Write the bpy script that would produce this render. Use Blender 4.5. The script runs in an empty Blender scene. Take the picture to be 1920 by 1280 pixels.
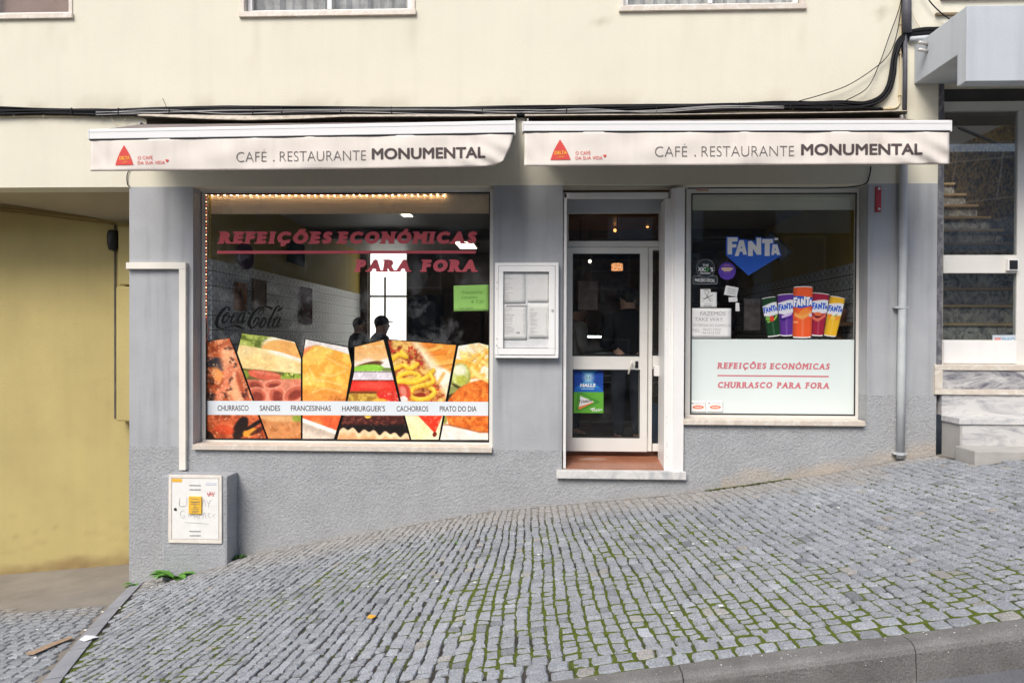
import bpy, bmesh, math, random
import numpy as np
from mathutils import Vector, Matrix

# ------------------------------------------------------------------ camera
scene = bpy.context.scene
COL = scene.collection
R = math.radians
F = 1280.0                                   # focal length in pixels of a 1920 wide frame
YAW, PITCH, ROLL = R(2.18), R(0.42), 0.0039
CAM = Vector((0.0, -6.8, 1.65))
_fwd = Vector((-math.sin(YAW) * math.cos(PITCH), math.cos(YAW) * math.cos(PITCH), -math.sin(PITCH)))
_rt0 = Vector((math.cos(YAW), math.sin(YAW), 0.0))
_up0 = _rt0.cross(_fwd)
_rt = _rt0 * math.cos(ROLL) + _up0 * math.sin(ROLL)
_up = _up0 * math.cos(ROLL) - _rt0 * math.sin(ROLL)
cam_data = bpy.data.cameras.new('camera')
cam = bpy.data.objects.new('camera', cam_data)
COL.objects.link(cam)
cam_data.sensor_width = 36.0
cam_data.lens = 36.0 * F / 1920.0
cam_data.clip_start = 0.05
cam_data.clip_end = 500
M4 = Matrix((_rt, _up, -_fwd)).transposed().to_4x4()
M4.translation = CAM
cam.matrix_world = M4
scene.camera = cam

# ------------------------------------------------------------------ light
SUN_EL, SUN_AZ = R(47), R(-26)               # azimuth measured from the street side, towards the left
sun_dir = Vector((math.sin(SUN_AZ) * math.cos(SUN_EL), -math.cos(SUN_AZ) * math.cos(SUN_EL), math.sin(SUN_EL)))
sl = bpy.data.lights.new('sun', 'SUN')
sl.energy = 1.5
sl.angle = R(30)
sl.color = (1.0, 0.965, 0.91)
so = bpy.data.objects.new('sun', sl)
COL.objects.link(so)
so.rotation_euler = (-sun_dir).to_track_quat('-Z', 'Y').to_euler()
so.location = sun_dir * 30
world = bpy.data.worlds.new('World')
scene.world = world
world.use_nodes = True
wn = world.node_tree.nodes
bg = wn['Background']
sky = wn.new('ShaderNodeTexSky')
sky.sky_type = 'NISHITA'
sky.sun_disc = False
sky.sun_elevation = SUN_EL
sky.sun_rotation = math.atan2(sun_dir.x, sun_dir.y)
sky.air_density = 1.0
sky.dust_density = 3.0
sky.ozone_density = 0.6
bg.inputs[1].default_value = 0.085
world.node_tree.links.new(sky.outputs[0], bg.inputs[0])
vs = scene.view_settings
vs.view_transform = 'Standard'
vs.look = 'None'
vs.gamma = 1.0
vs.use_curve_mapping = False
vs.exposure = 1.08
scene.render.engine = 'CYCLES'
cy = scene.cycles
cy.use_denoising = True
try:
    cy.denoiser = 'OPENIMAGEDENOISE'
except Exception:
    pass
cy.max_bounces = 8
cy.transparent_max_bounces = 16
cy.caustics_reflective = False
cy.caustics_refractive = False
cy.sample_clamp_indirect = 4.0

# ------------------------------------------------------------------ helpers
rnd = random.Random(7)
nrs = np.random.RandomState(11)


def P(px, py, Y=0.0):
    """photograph pixel -> point on the vertical plane y = Y"""
    d = _fwd + _rt * ((px - 960.0) / F) + _up * ((640.0 - py) / F)
    t = (Y - CAM.y) / d.y
    return CAM + d * t


def PXs(px, Y=0.0, py=500):
    return P(px, py, Y).x


def PZs(py, Y=0.0, px=960):
    return P(px, py, Y).z


def rect(px0, py0, px1, py1, Y):
    a, b, c, d = P(px0, py0, Y), P(px1, py0, Y), P(px0, py1, Y), P(px1, py1, Y)
    return (a.x + c.x) / 2, (b.x + d.x) / 2, (c.z + d.z) / 2, (a.z + b.z) / 2   # x0 x1 z0 z1


def lin(r, g, b):
    def f(c):
        c /= 255.0
        return c / 12.92 if c <= 0.04045 else ((c + 0.055) / 1.055) ** 2.4
    return (f(r), f(g), f(b), 1.0)


def interp(pts, x):
    if x <= pts[0][0]:
        (x0, y0), (x1, y1) = pts[0], pts[1]
    elif x >= pts[-1][0]:
        (x0, y0), (x1, y1) = pts[-2], pts[-1]
    else:
        for (x0, y0), (x1, y1) in zip(pts, pts[1:]):
            if x0 <= x <= x1:
                break
    return y0 + (y1 - y0) * (x - x0) / (x1 - x0)


def catmull(pts, n=8):
    pts = [Vector(p) for p in pts]
    q = [pts[0] * 2 - pts[1]] + pts + [pts[-1] * 2 - pts[-2]]
    out = []
    for i in range(1, len(q) - 2):
        p0, p1, p2, p3 = q[i - 1], q[i], q[i + 1], q[i + 2]
        for k in range(n):
            t = k / n
            out.append(0.5 * ((2 * p1) + (p2 - p0) * t + (2 * p0 - 5 * p1 + 4 * p2 - p3) * t * t + (3 * p1 - p0 - 3 * p2 + p3) * t ** 3))
    out.append(pts[-1])
    return out


class MB:
    """collects shapes into one mesh"""
    def __init__(self):
        self.v, self.f, self.m, self.c = [], [], [], None

    def add(self, vs_, fs, mi=0):
        o = len(self.v)
        self.v += [tuple(p) for p in vs_]
        self.f += [tuple(i + o for i in f) for f in fs]
        self.m += [mi] * len(fs)
        return o

    def box(self, x0, x1, y0, y1, z0, z1, mi=0):
        self.add([(x0, y0, z0), (x1, y0, z0), (x1, y1, z0), (x0, y1, z0), (x0, y0, z1), (x1, y0, z1), (x1, y1, z1), (x0, y1, z1)],
                 [(0, 3, 2, 1), (4, 5, 6, 7), (0, 1, 5, 4), (1, 2, 6, 5), (2, 3, 7, 6), (3, 0, 4, 7)], mi)
        return self

    def pbox(self, px0, py0, px1, py1, yf, yb, mi=0):
        x0, x1, z0, z1 = rect(px0, py0, px1, py1, yf)
        return self.box(x0, x1, yf, yb, z0, z1, mi)

    def frame(self, outer, inner, yf, yb, mi=0):
        """four bars between two pixel rectangles, butted end to end"""
        a, b, c, d = rect(*outer, yf)
        e, f, g, h = rect(*inner, yf)
        self.box(a, b, yf, yb, c, g, mi)
        self.box(a, b, yf, yb, h, d, mi)
        self.box(a, e, yf, yb, g, h, mi)
        self.box(f, b, yf, yb, g, h, mi)
        return self

    def poly(self, pts, mi=0):
        self.add(pts, [tuple(range(len(pts)))], mi)
        return self

    def prism(self, pts, off, mi=0):
        """planar polygon pts swept by the vector off"""
        n = len(pts)
        off = Vector(off)
        self.add([Vector(p) for p in pts] + [Vector(p) + off for p in pts],
                 [tuple(range(n))[::-1], tuple(range(n, 2 * n))] + [(i, (i + 1) % n, n + (i + 1) % n, n + i) for i in range(n)], mi)
        return self

    def tube(self, pts, r, seg=8, mi=0, cap=True):
        pts = [Vector(p) for p in pts]
        rs = r if isinstance(r, (list, tuple)) else [r] * len(pts)
        vs_, fs = [], []
        prev = None
        for i, p in enumerate(pts):
            t = (pts[min(i + 1, len(pts) - 1)] - pts[max(i - 1, 0)])
            t = t.normalized() if t.length > 1e-9 else Vector((0, 0, 1))
            if prev is None:
                a = t.orthogonal().normalized()
            else:
                a = (prev - t * prev.dot(t))
                a = a.normalized() if a.length > 1e-6 else t.orthogonal().normalized()
            prev = a
            b = t.cross(a)
            for k in range(seg):
                th = 2 * math.pi * k / seg
                vs_.append(p + (a * math.cos(th) + b * math.sin(th)) * rs[i])
        for i in range(len(pts) - 1):
            for k in range(seg):
                k2 = (k + 1) % seg
                fs.append((i * seg + k, i * seg + k2, (i + 1) * seg + k2, (i + 1) * seg + k))
        if cap:
            fs.append(tuple(range(seg))[::-1])
            fs.append(tuple((len(pts) - 1) * seg + k for k in range(seg)))
        self.add(vs_, fs, mi)
        return self

    def lathe(self, prof, cx, cy, z0, seg=20, mi=0):
        vs_, fs = [], []
        for r, z in prof:
            for k in range(seg):
                th = 2 * math.pi * k / seg
                vs_.append((cx + r * math.cos(th), cy + r * math.sin(th), z0 + z))
        for i in range(len(prof) - 1):
            for k in range(seg):
                k2 = (k + 1) % seg
                fs.append((i * seg + k, i * seg + k2, (i + 1) * seg + k2, (i + 1) * seg + k))
        fs.append(tuple(range(seg))[::-1])
        fs.append(tuple((len(prof) - 1) * seg + k for k in range(seg)))
        self.add(vs_, fs, mi)
        return self

    def sphere(self, c, rx, ry, rz, seg=12, rings=8, mi=0):
        vs_, fs = [], []
        for i in range(rings + 1):
            ph = math.pi * i / rings
            for k in range(seg):
                th = 2 * math.pi * k / seg
                vs_.append((c[0] + rx * math.sin(ph) * math.cos(th), c[1] + ry * math.sin(ph) * math.sin(th), c[2] + rz * math.cos(ph)))
        for i in range(rings):
            for k in range(seg):
                k2 = (k + 1) % seg
                fs.append((i * seg + k, (i + 1) * seg + k, (i + 1) * seg + k2, i * seg + k2))
        self.add(vs_, fs, mi)
        return self

    def build(self, name, mats, parent=None, smooth=False, bevel=0.0, colors=None, origin=None):
        me = bpy.data.meshes.new(name)
        me.from_pydata(self.v, [], self.f)
        for m in (mats if isinstance(mats, (list, tuple)) else [mats]):
            me.materials.append(m)
        if len(me.materials) > 1:
            me.polygons.foreach_set('material_index', self.m)
        if colors is not None:
            at = me.color_attributes.new(name='Col', type='FLOAT_COLOR', domain='POINT')
            at.data.foreach_set('color', np.asarray(colors, dtype=np.float32).ravel())
        if bevel > 0:
            bm = bmesh.new()
            bm.from_mesh(me)
            bmesh.ops.remove_doubles(bm, verts=bm.verts, dist=1e-5)
            es = [e for e in bm.edges if len(e.link_faces) == 2 and e.calc_face_angle(0) > R(35)]
            bmesh.ops.bevel(bm, geom=es, offset=bevel, segments=2, affect='EDGES', profile=0.6, clamp_overlap=True)
            bm.to_mesh(me)
            bm.free()
        if smooth:
            me.polygons.foreach_set('use_smooth', [True] * len(me.polygons))
        me.update()
        o = bpy.data.objects.new(name, me)
        COL.objects.link(o)
        if parent is not None:
            o.parent = parent
        return o


def tag(o, label, cat, group=None):
    o['label'] = label
    o['category'] = cat
    if group:
        o['group'] = group
    return o


def thing(name, label, cat, group=None):
    o = bpy.data.objects.new(name, None)
    COL.objects.link(o)
    o.empty_display_size = 0.1
    return tag(o, label, cat, group)


def kind(o, k='structure'):
    o['kind'] = k
    return o


# ---- materials
def mat(name, col, rough=0.6, var=0.08, vscale=8.0, bump=0.0, bscale=60.0, metal=0.0, spec=0.4, streak=0.0,
        spots=0.0, spot_col=(0.1, 0.08, 0.06), attr=None, emit=0.0, bdist=0.01, grain=0.0, grain_scale=250.0):
    m = bpy.data.materials.new(name)
    m.use_nodes = True
    nt = m.node_tree
    N, L = nt.nodes, nt.links
    b = N['Principled BSDF']
    b.inputs['Roughness'].default_value = rough
    b.inputs['Metallic'].default_value = metal
    b.inputs['Specular IOR Level'].default_value = spec
    geo = N.new('ShaderNodeNewGeometry')
    pos = geo.outputs['Position']

    def noise(scale, detail=4.0, vec=None, rgh=0.55):
        n = N.new('ShaderNodeTexNoise')
        n.inputs['Scale'].default_value = scale
        n.inputs['Detail'].default_value = detail
        n.inputs['Roughness'].default_value = rgh
        L.new(vec or pos, n.inputs['Vector'])
        return n.outputs['Fac']

    def mapr(x, a, c, lo, hi):
        r = N.new('ShaderNodeMapRange')
        r.inputs['From Min'].default_value = a
        r.inputs['From Max'].default_value = c
        r.inputs['To Min'].default_value = lo
        r.inputs['To Max'].default_value = hi
        L.new(x, r.inputs['Value'])
        return r.outputs['Result']

    def mult(c, f):
        x = N.new('ShaderNodeMix')
        x.data_type = 'RGBA'
        x.blend_type = 'MULTIPLY'
        x.inputs[0].default_value = 1.0
        L.new(c, x.inputs[6])
        L.new(f, x.inputs[7])
        return x.outputs[2]

    if attr:
        a = N.new('ShaderNodeAttribute')
        a.attribute_name = attr
        c = a.outputs['Color']
    else:
        rgb = N.new('ShaderNodeRGB')
        rgb.outputs[0].default_value = (*col[:3], 1.0)
        c = rgb.outputs[0]
    if var > 0:
        c = mult(c, mapr(noise(vscale), 0.3, 0.7, 1 - var, 1 + var))
    if grain > 0:
        c = mult(c, mapr(noise(grain_scale, 2.0), 0.3, 0.7, 1 - grain, 1 + grain))
    if streak > 0:
        mp = N.new('ShaderNodeMapping')
        mp.inputs['Scale'].default_value = (7.0, 7.0, 0.45)
        L.new(pos, mp.inputs['Vector'])
        c = mult(c, mapr(noise(1.0, 5.0, mp.outputs['Vector']), 0.5, 0.75, 1.0, 1 - streak))
    if spots > 0:
        x = N.new('ShaderNodeMix')
        x.data_type = 'RGBA'
        L.new(mapr(noise(2.3, 8.0, None, 0.7), 0.62, 0.72, 0.0, spots), x.inputs[0])
        L.new(c, x.inputs[6])
        x.inputs[7].default_value = (*spot_col, 1.0)
        c = x.outputs[2]
    L.new(c, b.inputs['Base Color'])
    if emit > 0:
        L.new(c, b.inputs['Emission Color'])
        b.inputs['Emission Strength'].default_value = emit
    if bump > 0:
        bn = N.new('ShaderNodeBump')
        bn.inputs['Strength'].default_value = bump
        bn.inputs['Distance'].default_value = bdist
        L.new(noise(bscale, 4.0, None, 0.6), bn.inputs['Height'])
        L.new(bn.outputs['Normal'], b.inputs['Normal'])
    return m


def glass_mat(name, tint=(0.975, 0.985, 0.98), dust=0.0, refl=0.045):
    m = bpy.data.materials.new(name)
    m.use_nodes = True
    nt = m.node_tree
    N, L = nt.nodes, nt.links
    N.clear()
    out = N.new('ShaderNodeOutputMaterial')
    tr = N.new('ShaderNodeBsdfTransparent')
    tr.inputs[0].default_value = (*tint, 1)
    gl = N.new('ShaderNodeBsdfGlossy')
    gl.inputs['Roughness'].default_value = 0.015
    lw = N.new('ShaderNodeLayerWeight')
    lw.inputs['Blend'].default_value = 0.5
    pw = N.new('ShaderNodeMath')
    pw.operation = 'POWER'
    L.new(lw.outputs['Facing'], pw.inputs[0])
    pw.inputs[1].default_value = 4.0
    ma = N.new('ShaderNodeMath')
    ma.operation = 'MULTIPLY_ADD'
    L.new(pw.outputs[0], ma.inputs[0])
    ma.inputs[1].default_value = 0.9
    ma.inputs[2].default_value = refl
    mx = N.new('ShaderNodeMixShader')
    L.new(ma.outputs[0], mx.inputs[0])
    L.new(tr.outputs[0], mx.inputs[1])
    L.new(gl.outputs[0], mx.inputs[2])
    res = mx.outputs[0]
    if dust > 0:
        geo = N.new('ShaderNodeNewGeometry')
        n1 = N.new('ShaderNodeTexNoise')
        n1.inputs['Scale'].default_value = 3.0
        n1.inputs['Detail'].default_value = 8
        n1.inputs['Roughness'].default_value = 0.75
        L.new(geo.outputs['Position'], n1.inputs['Vector'])
        mr = N.new('ShaderNodeMapRange')
        mr.inputs['From Min'].default_value = 0.5
        mr.inputs['From Max'].default_value = 0.75
        mr.inputs['To Max'].default_value = dust
        L.new(n1.outputs['Fac'], mr.inputs['Value'])
        df = N.new('ShaderNodeBsdfDiffuse')
        df.inputs[0].default_value = (0.7, 0.72, 0.75, 1)
        m2 = N.new('ShaderNodeMixShader')
        L.new(mr.outputs['Result'], m2.inputs[0])
        L.new(res, m2.inputs[1])
        L.new(df.outputs[0], m2.inputs[2])
        res = m2.outputs[0]
    L.new(res, out.inputs[0])
    return m


def veined_mat(name, c1, c2, scale=4.0, rough=0.35, squash=(1, 1, 1), th=(0.45, 0.62), distort=1.6):
    m = bpy.data.materials.new(name)
    m.use_nodes = True
    nt = m.node_tree
    N, L = nt.nodes, nt.links
    b = N['Principled BSDF']
    b.inputs['Roughness'].default_value = rough
    geo = N.new('ShaderNodeNewGeometry')
    mp = N.new('ShaderNodeMapping')
    mp.inputs['Scale'].default_value = squash
    mp.inputs['Rotation'].default_value = (0, R(35), 0)
    L.new(geo.outputs['Position'], mp.inputs['Vector'])
    n = N.new('ShaderNodeTexNoise')
    n.inputs['Scale'].default_value = scale
    n.inputs['Detail'].default_value = 10
    n.inputs['Roughness'].default_value = 0.68
    n.inputs['Distortion'].default_value = distort
    L.new(mp.outputs[0], n.inputs['Vector'])
    cr = N.new('ShaderNodeValToRGB')
    cr.color_ramp.elements[0].position = th[0]
    cr.color_ramp.elements[0].color = (*c1, 1)
    cr.color_ramp.elements[1].position = th[1]
    cr.color_ramp.elements[1].color = (*c2, 1)
    L.new(n.outputs['Fac'], cr.inputs[0])
    L.new(cr.outputs[0], b.inputs['Base Color'])
    return m


def tile_mat(name, c1, c2, cm, sx=0.11, rough=0.35):
    """small patterned wall tiles: a grid with a diamond figure in each tile"""
    m = bpy.data.materials.new(name)
    m.use_nodes = True
    nt = m.node_tree
    N, L = nt.nodes, nt.links
    b = N['Principled BSDF']
    b.inputs['Roughness'].default_value = rough
    geo = N.new('ShaderNodeNewGeometry')
    sep = N.new('ShaderNodeSeparateXYZ')
    L.new(geo.outputs['Position'], sep.inputs[0])

    def mth(op, a, bb=None):
        x = N.new('ShaderNodeMath')
        x.operation = op
        for i, q in enumerate((a, bb)):
            if q is None:
                continue
            if isinstance(q, (int, float)):
                x.inputs[i].default_value = q
            else:
                L.new(q, x.inputs[i])
        return x.outputs[0]
    h = mth('ADD', sep.outputs[0], sep.outputs[1])
    u = mth('ABSOLUTE', mth('SUBTRACT', mth('FRACT', mth('DIVIDE', h, sx)), 0.5))
    v = mth('ABSOLUTE', mth('SUBTRACT', mth('FRACT', mth('DIVIDE', sep.outputs[2], sx)), 0.5))
    grout = mth('GREATER_THAN', mth('MAXIMUM', u, v), 0.455)
    dia = mth('LESS_THAN', mth('ABSOLUTE', mth('SUBTRACT', mth('ADD', u, v), 0.36)), 0.09)
    m1 = N.new('ShaderNodeMix')
    m1.data_type = 'RGBA'
    L.new(dia, m1.inputs[0])
    m1.inputs[6].default_value = (*c1, 1)
    m1.inputs[7].default_value = (*c2, 1)
    m2 = N.new('ShaderNodeMix')
    m2.data_type = 'RGBA'
    L.new(grout, m2.inputs[0])
    L.new(m1.outputs[2], m2.inputs[6])
    m2.inputs[7].default_value = (*cm, 1)
    L.new(m2.outputs[2], b.inputs['Base Color'])
    return m


def emit_mat(name, col, strength):
    m = bpy.data.materials.new(name)
    m.use_nodes = True
    b = m.node_tree.nodes['Principled BSDF']
    b.inputs['Base Color'].default_value = (*col[:3], 1)
    b.inputs['Emission Color'].default_value = (*col[:3], 1)
    b.inputs['Emission Strength'].default_value = strength
    return m


MT = {}
MT['cream'] = mat('cream_render', (0.685, 0.648, 0.525), 0.85, 0.03, 1.1, 0.35, 70, spec=0.2, attr='Col', streak=0.03, spots=.08, spot_col=(.50, .45, .34), grain=0.03, grain_scale=120, bdist=0.008)
MT['yellow'] = mat('yellow_render', (0.46, 0.38, 0.165), 0.85, 0.08, 1.3, 0.4, 50, spec=0.2, streak=0.04, spots=0.25, spot_col=(0.33, 0.26, 0.11), bdist=0.008)
MT['yellow_dirty'] = mat('yellow_render_dirty', (0.46, 0.38, 0.165), 0.85, 0.08, 1.3, 0.4, 50, spec=0.2, streak=0.04, spots=0.25, spot_col=(0.33, 0.26, 0.11), bdist=0.008, attr='Col')
MT['soffit'] = mat('soffit_render', (0.46, 0.40, 0.27), 0.9, 0.06, 2.0, 0.15, 60, spec=0.2)
MT['grey'] = mat('grey_paint_smooth', (0.39, 0.403, 0.422), 0.75, 0.09, 2.2, 0.35, 45, spec=0.25, streak=0.24, grain=0.045, grain_scale=120, bdist=0.008, spots=0.5, spot_col=(0.29, 0.285, 0.275))
MT['grey_block'] = mat('grey_paint_stucco_block', (0.37, 0.382, 0.402), 0.85, 0.05, 3.0, 0.85, 48, spec=0.2, grain=0.11, grain_scale=60, bdist=0.014)
MT['stucco'] = mat('grey_stucco_rough', (0.38, 0.39, 0.42), 0.85, 0.07, 3.0, 0.9, 48, spec=0.2, attr='Col', grain=0.12, grain_scale=60, bdist=0.015)
MT['canopy'] = mat('canopy_paint', (0.49, 0.525, 0.56), 0.8, 0.04, 2.0, 0.25, 90, spec=0.2, streak=0.14)
MT['alu'] = mat('cream_lacquered_aluminium', (0.71, 0.695, 0.655), 0.38, 0.03, 6, spec=0.45)
MT['alu_white'] = mat('white_lacquered_aluminium', (0.80, 0.79, 0.775), 0.35, 0.025, 5, spec=0.45, streak=0.05)
MT['alu_grey'] = mat('grey_aluminium', (0.46, 0.475, 0.50), 0.42, 0.04, 6, spec=0.4)
MT['dark_marble'] = veined_mat('dark_grey_marble', (0.10, 0.10, 0.115), (0.26, 0.255, 0.26), 9, 0.4)
MT['marble_cream'] = veined_mat('cream_marble', (0.60, 0.53, 0.45), (0.70, 0.66, 0.59), 7, 0.45)
MT['marble_white'] = veined_mat('white_marble_grey_clouds', (0.42, 0.43, 0.45), (0.66, 0.65, 0.63), 4.5, 0.4, th=(0.36, 0.56))
MT['marble_veined'] = veined_mat('veined_marble', (0.13, 0.13, 0.16), (0.58, 0.565, 0.55), 3.2, 0.4, (0.8, 1.0, 2.6), (0.38, 0.60), 1.5)
MT['marble_pale'] = veined_mat('pale_veined_marble', (0.27, 0.275, 0.30), (0.58, 0.57, 0.555), 3.6, 0.45, (0.8, 1.0, 2.4), (0.34, 0.56), 1.4)
MT['marble_hall'] = veined_mat('hall_riser_marble', (0.12, 0.12, 0.13), (0.75, 0.70, 0.60), 6.0, 0.35, (1.3, 1.0, 1.0), (0.36, 0.60), 2.2)
MT['concrete_step'] = mat('step_concrete', (0.42, 0.405, 0.385), 0.9, 0.1, 5, 0.5, 60, spots=0.4, spot_col=(0.24, 0.22, 0.2))
MT['rusty_tile'] = mat('red_brown_floor_tile', (0.28, 0.115, 0.065), 0.22, 0.14, 5, spec=0.5)
MT['glass'] = glass_mat('shop_glass', dust=0.02, refl=0.03)
MT['glass_clear'] = glass_mat('case_glass', (0.97, 0.97, 0.97), 0.0, 0.02)
MT['glass_dusty'] = glass_mat('shop_glass_dusty', dust=0.11, refl=0.035)
MT['glass_blue'] = glass_mat('entrance_glass', (0.88, 0.91, 0.92), 0.02, 0.10)
MT['black'] = mat('black_plastic', (0.015, 0.015, 0.017), 0.45, 0.1, 10)
MT['black_vinyl'] = mat('black_vinyl', (0.010, 0.010, 0.010), 0.9, 0.0, spec=0.05)
MT['cable'] = mat('black_cable', (0.011, 0.011, 0.013), 0.6, 0.3, 4, spec=0.2)
MT['cable_grey'] = mat('grey_cable', (0.34, 0.34, 0.34), 0.5, 0.1, 6)
MT['cable_cream'] = mat('painted_cable', (0.62, 0.52, 0.34), 0.7, 0.12, 6)
MT['pipe_peel'] = mat('peeling_black_pipe', (0.085, 0.085, 0.10), 0.6, 0.2, 12, 0.3, 60, spots=0.9, spot_col=(0.55, 0.54, 0.53))
MT['pipe_grey'] = mat('grey_painted_pipe', (0.50, 0.525, 0.54), 0.55, 0.07, 6, spec=0.3, streak=0.1)
MT['white_plastic'] = mat('cream_white_plastic', (0.78, 0.745, 0.67), 0.5, 0.05, 3, streak=0.06)
MT['white_paint'] = mat('white_painted_metal', (0.83, 0.83, 0.82), 0.4, 0.02, 5)
MT['white_meter'] = mat('white_meter_door', (0.80, 0.795, 0.77), 0.5, 0.04, 12, spots=0.18, spot_col=(0.5, 0.42, 0.32))
MT['rusty_white'] = mat('rust_stained_white_frame', (0.76, 0.71, 0.64), 0.6, 0.08, 14, spots=0.75, spot_col=(0.55, 0.33, 0.17))
MT['hall_dark'] = mat('hall_dark_plaster', (0.06, 0.055, 0.05), .9, .1)  # darker copy of the hall plaster, shade painted onto the back wall
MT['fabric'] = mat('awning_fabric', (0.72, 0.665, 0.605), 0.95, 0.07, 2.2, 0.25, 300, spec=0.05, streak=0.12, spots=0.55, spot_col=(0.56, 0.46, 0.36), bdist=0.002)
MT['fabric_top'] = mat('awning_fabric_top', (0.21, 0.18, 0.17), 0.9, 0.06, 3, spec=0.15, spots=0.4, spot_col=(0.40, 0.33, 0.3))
MT['metal_bar'] = mat('awning_white_bar', (0.75, 0.75, 0.74), 0.35, 0.02, 3)
MT['bracket'] = mat('cast_bracket', (0.42, 0.41, 0.42), 0.5, 0.1, 20)
MT['soot'] = mat('sooty_board', (0.11, 0.098, 0.075), 0.9, 0.25, 9)  # dark tone standing in for shade under boards and in gaps
MT['ledge'] = mat('stained_ledge', (0.46, 0.41, 0.34), 0.85, 0.3, 14, spots=0.8, spot_col=(0.12, 0.095, 0.06))
MT['ink_dark'] = mat('dark_brown_print', (0.075, 0.055, 0.055), 0.8, 0.0)
MT['ink_grey'] = mat('grey_print', (0.14, 0.125, 0.12), 0.8, 0.0)
MT['ink_red'] = mat('red_print', (0.62, 0.065, 0.055), 0.75, 0.05, 5)
MT['ink_yellow'] = mat('yellow_print', (0.85, 0.45, 0.05), 0.75, 0.0)
MT['red_vinyl'] = mat('red_vinyl', (0.84, 0.15, 0.18), 0.6, 0.05, 2.5, spec=0.3)
MT['pink_vinyl'] = mat('sunfaded_red_vinyl', (0.60, 0.17, 0.20), 0.6, 0.06, 8)
MT['frost'] = mat('frosted_film', (0.70, 0.775, 0.755), 0.5, 0.02, 2)
MT['paper'] = mat('white_paper', (0.85, 0.85, 0.83), 0.8, 0.04, 5)
MT['paper_green'] = mat('green_paper', (0.34, 0.66, 0.16), 0.8, 0.05, 3)
MT['ink_pen'] = mat('pen_ink', (0.13, 0.12, 0.12), 0.8, 0.0)
MT['ink_pencil'] = mat('pencil_grey', (0.40, 0.40, 0.40), 0.8, 0.0)
MT['ink_green_pen'] = mat('faint_ink', (0.16, 0.38, 0.08), 0.8, 0.0)
MT['print'] = mat('printed_film', (1, 1, 1), 0.45, 0.0, attr='Col', spec=0.35)
MT['sett'] = mat('granite_sett', (1, 1, 1), 0.85, 0.07, 6.0, 0.8, 110, attr='Col', spec=0.2, grain=0.34, grain_scale=105, bdist=0.006)
MT['moss'] = mat('joint_moss', (1, 1, 1), 0.95, 0.3, 60, 0.8, 150, attr='Col', spec=0.1, bdist=0.006)
MT['kerb'] = mat('kerb_concrete', (0.165, 0.16, 0.155), 0.6, 0.22, 4.0, 0.5, 90, grain=0.28, grain_scale=140, spots=0.35, spot_col=(0.26, 0.255, 0.25), streak=0.1)
MT['flush_kerb'] = mat('flush_kerb_stone', (0.25, 0.26, 0.29), 0.8, 0.1, 4.0, 0.3, 120, grain=0.12, grain_scale=160)
MT['asphalt'] = mat('asphalt', (0.15, 0.155, 0.17), 0.85, 0.15, 2.0, 0.6, 160, grain=0.3, grain_scale=200)
MT['ramp'] = mat('ramp_concrete', (0.215, 0.195, 0.17), 0.85, 0.16, 2.5, 0.3, 60, spots=0.6, spot_col=(0.16, 0.12, 0.085))
MT['weed'] = mat('weed_leaf', (0.10, 0.26, 0.035), 0.6, 0.25, 30)
MT['weed_dark'] = mat('weed_leaf_dark', (0.05, 0.13, 0.03), 0.6, 0.25, 30)
MT['leaf_yellow'] = mat('dry_yellow_leaf', (0.70, 0.36, 0.04), 0.6, 0.2, 60)
MT['card'] = mat('brown_cardboard', (0.33, 0.235, 0.165), 0.8, 0.15, 20)
MT['scrap'] = mat('paper_scrap', (0.78, 0.79, 0.86), 0.8, 0.05, 20)
MT['yellow_sign'] = mat('yellow_sign', (0.78, 0.47, 0.055), 0.5, 0.07, 20)
MT['red_metal'] = mat('red_painted_metal', (0.42, 0.03, 0.04), 0.4, 0.1, 20)
MT['bolt'] = mat('galvanised_bolt', (0.6, 0.58, 0.55), 0.4, 0.1, 20, metal=0.4)
# inside
MT['in_yellow'] = mat('cafe_yellow_wall', (0.40, 0.285, 0.03), 0.7, 0.05, 2)
MT['in_brown'] = mat('cafe_wood_panel', (0.085, 0.055, 0.032), 0.5, 0.2, 6, streak=0.3)
MT['in_tile'] = tile_mat('cafe_pattern_tile', (0.74, 0.74, 0.72), (0.40, 0.42, 0.46), (0.20, 0.20, 0.20), 0.155)
MT['in_ceil'] = mat('cafe_ceiling_boards', (0.40, 0.38, 0.33), 0.5, 0.06, 3)
MT['in_floor'] = mat('cafe_floor', (0.12, 0.085, 0.06), 0.35, 0.12, 4)
MT['dark_cloth'] = mat('black_cloth', (0.014, 0.014, 0.017), 0.9, 0.15, 12)
MT['dark_blue_cloth'] = mat('navy_cloth', (0.022, 0.028, 0.042), 0.9, 0.15, 12)
MT['grey_cloth'] = mat('grey_cloth', (0.30, 0.28, 0.26), 0.9, 0.15, 12)
MT['jeans'] = mat('dark_denim', (0.028, 0.034, 0.05), 0.9, 0.15, 30)
MT['skin'] = mat('skin', (0.52, 0.31, 0.22), 0.55, 0.06, 30)
MT['hair'] = mat('dark_hair', (0.02, 0.016, 0.014), 0.6, 0.2, 60)
MT['steel'] = mat('brushed_steel', (0.42, 0.42, 0.42), 0.32, 0.06, 20, metal=0.7)
MT['wood'] = mat('brown_wood', (0.20, 0.115, 0.055), 0.45, 0.2, 14)
MT['tread'] = mat('oak_tread', (0.62, 0.43, 0.23), 0.4, 0.12, 20)
MT['pot'] = mat('terracotta', (0.36, 0.15, 0.08), 0.8, 0.1, 20)
MT['roof'] = mat('roof_tiles', (0.30, 0.13, 0.09), 0.8, 0.15, 8)
MT['house'] = mat('house_render', (0.16, 0.165, 0.175), 0.85, 0.05, 1.5)
MT['winblue'] = mat('window_blue_glass', (0.10, 0.16, 0.24), 0.1, 0.05, 2, spec=0.6)
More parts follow.
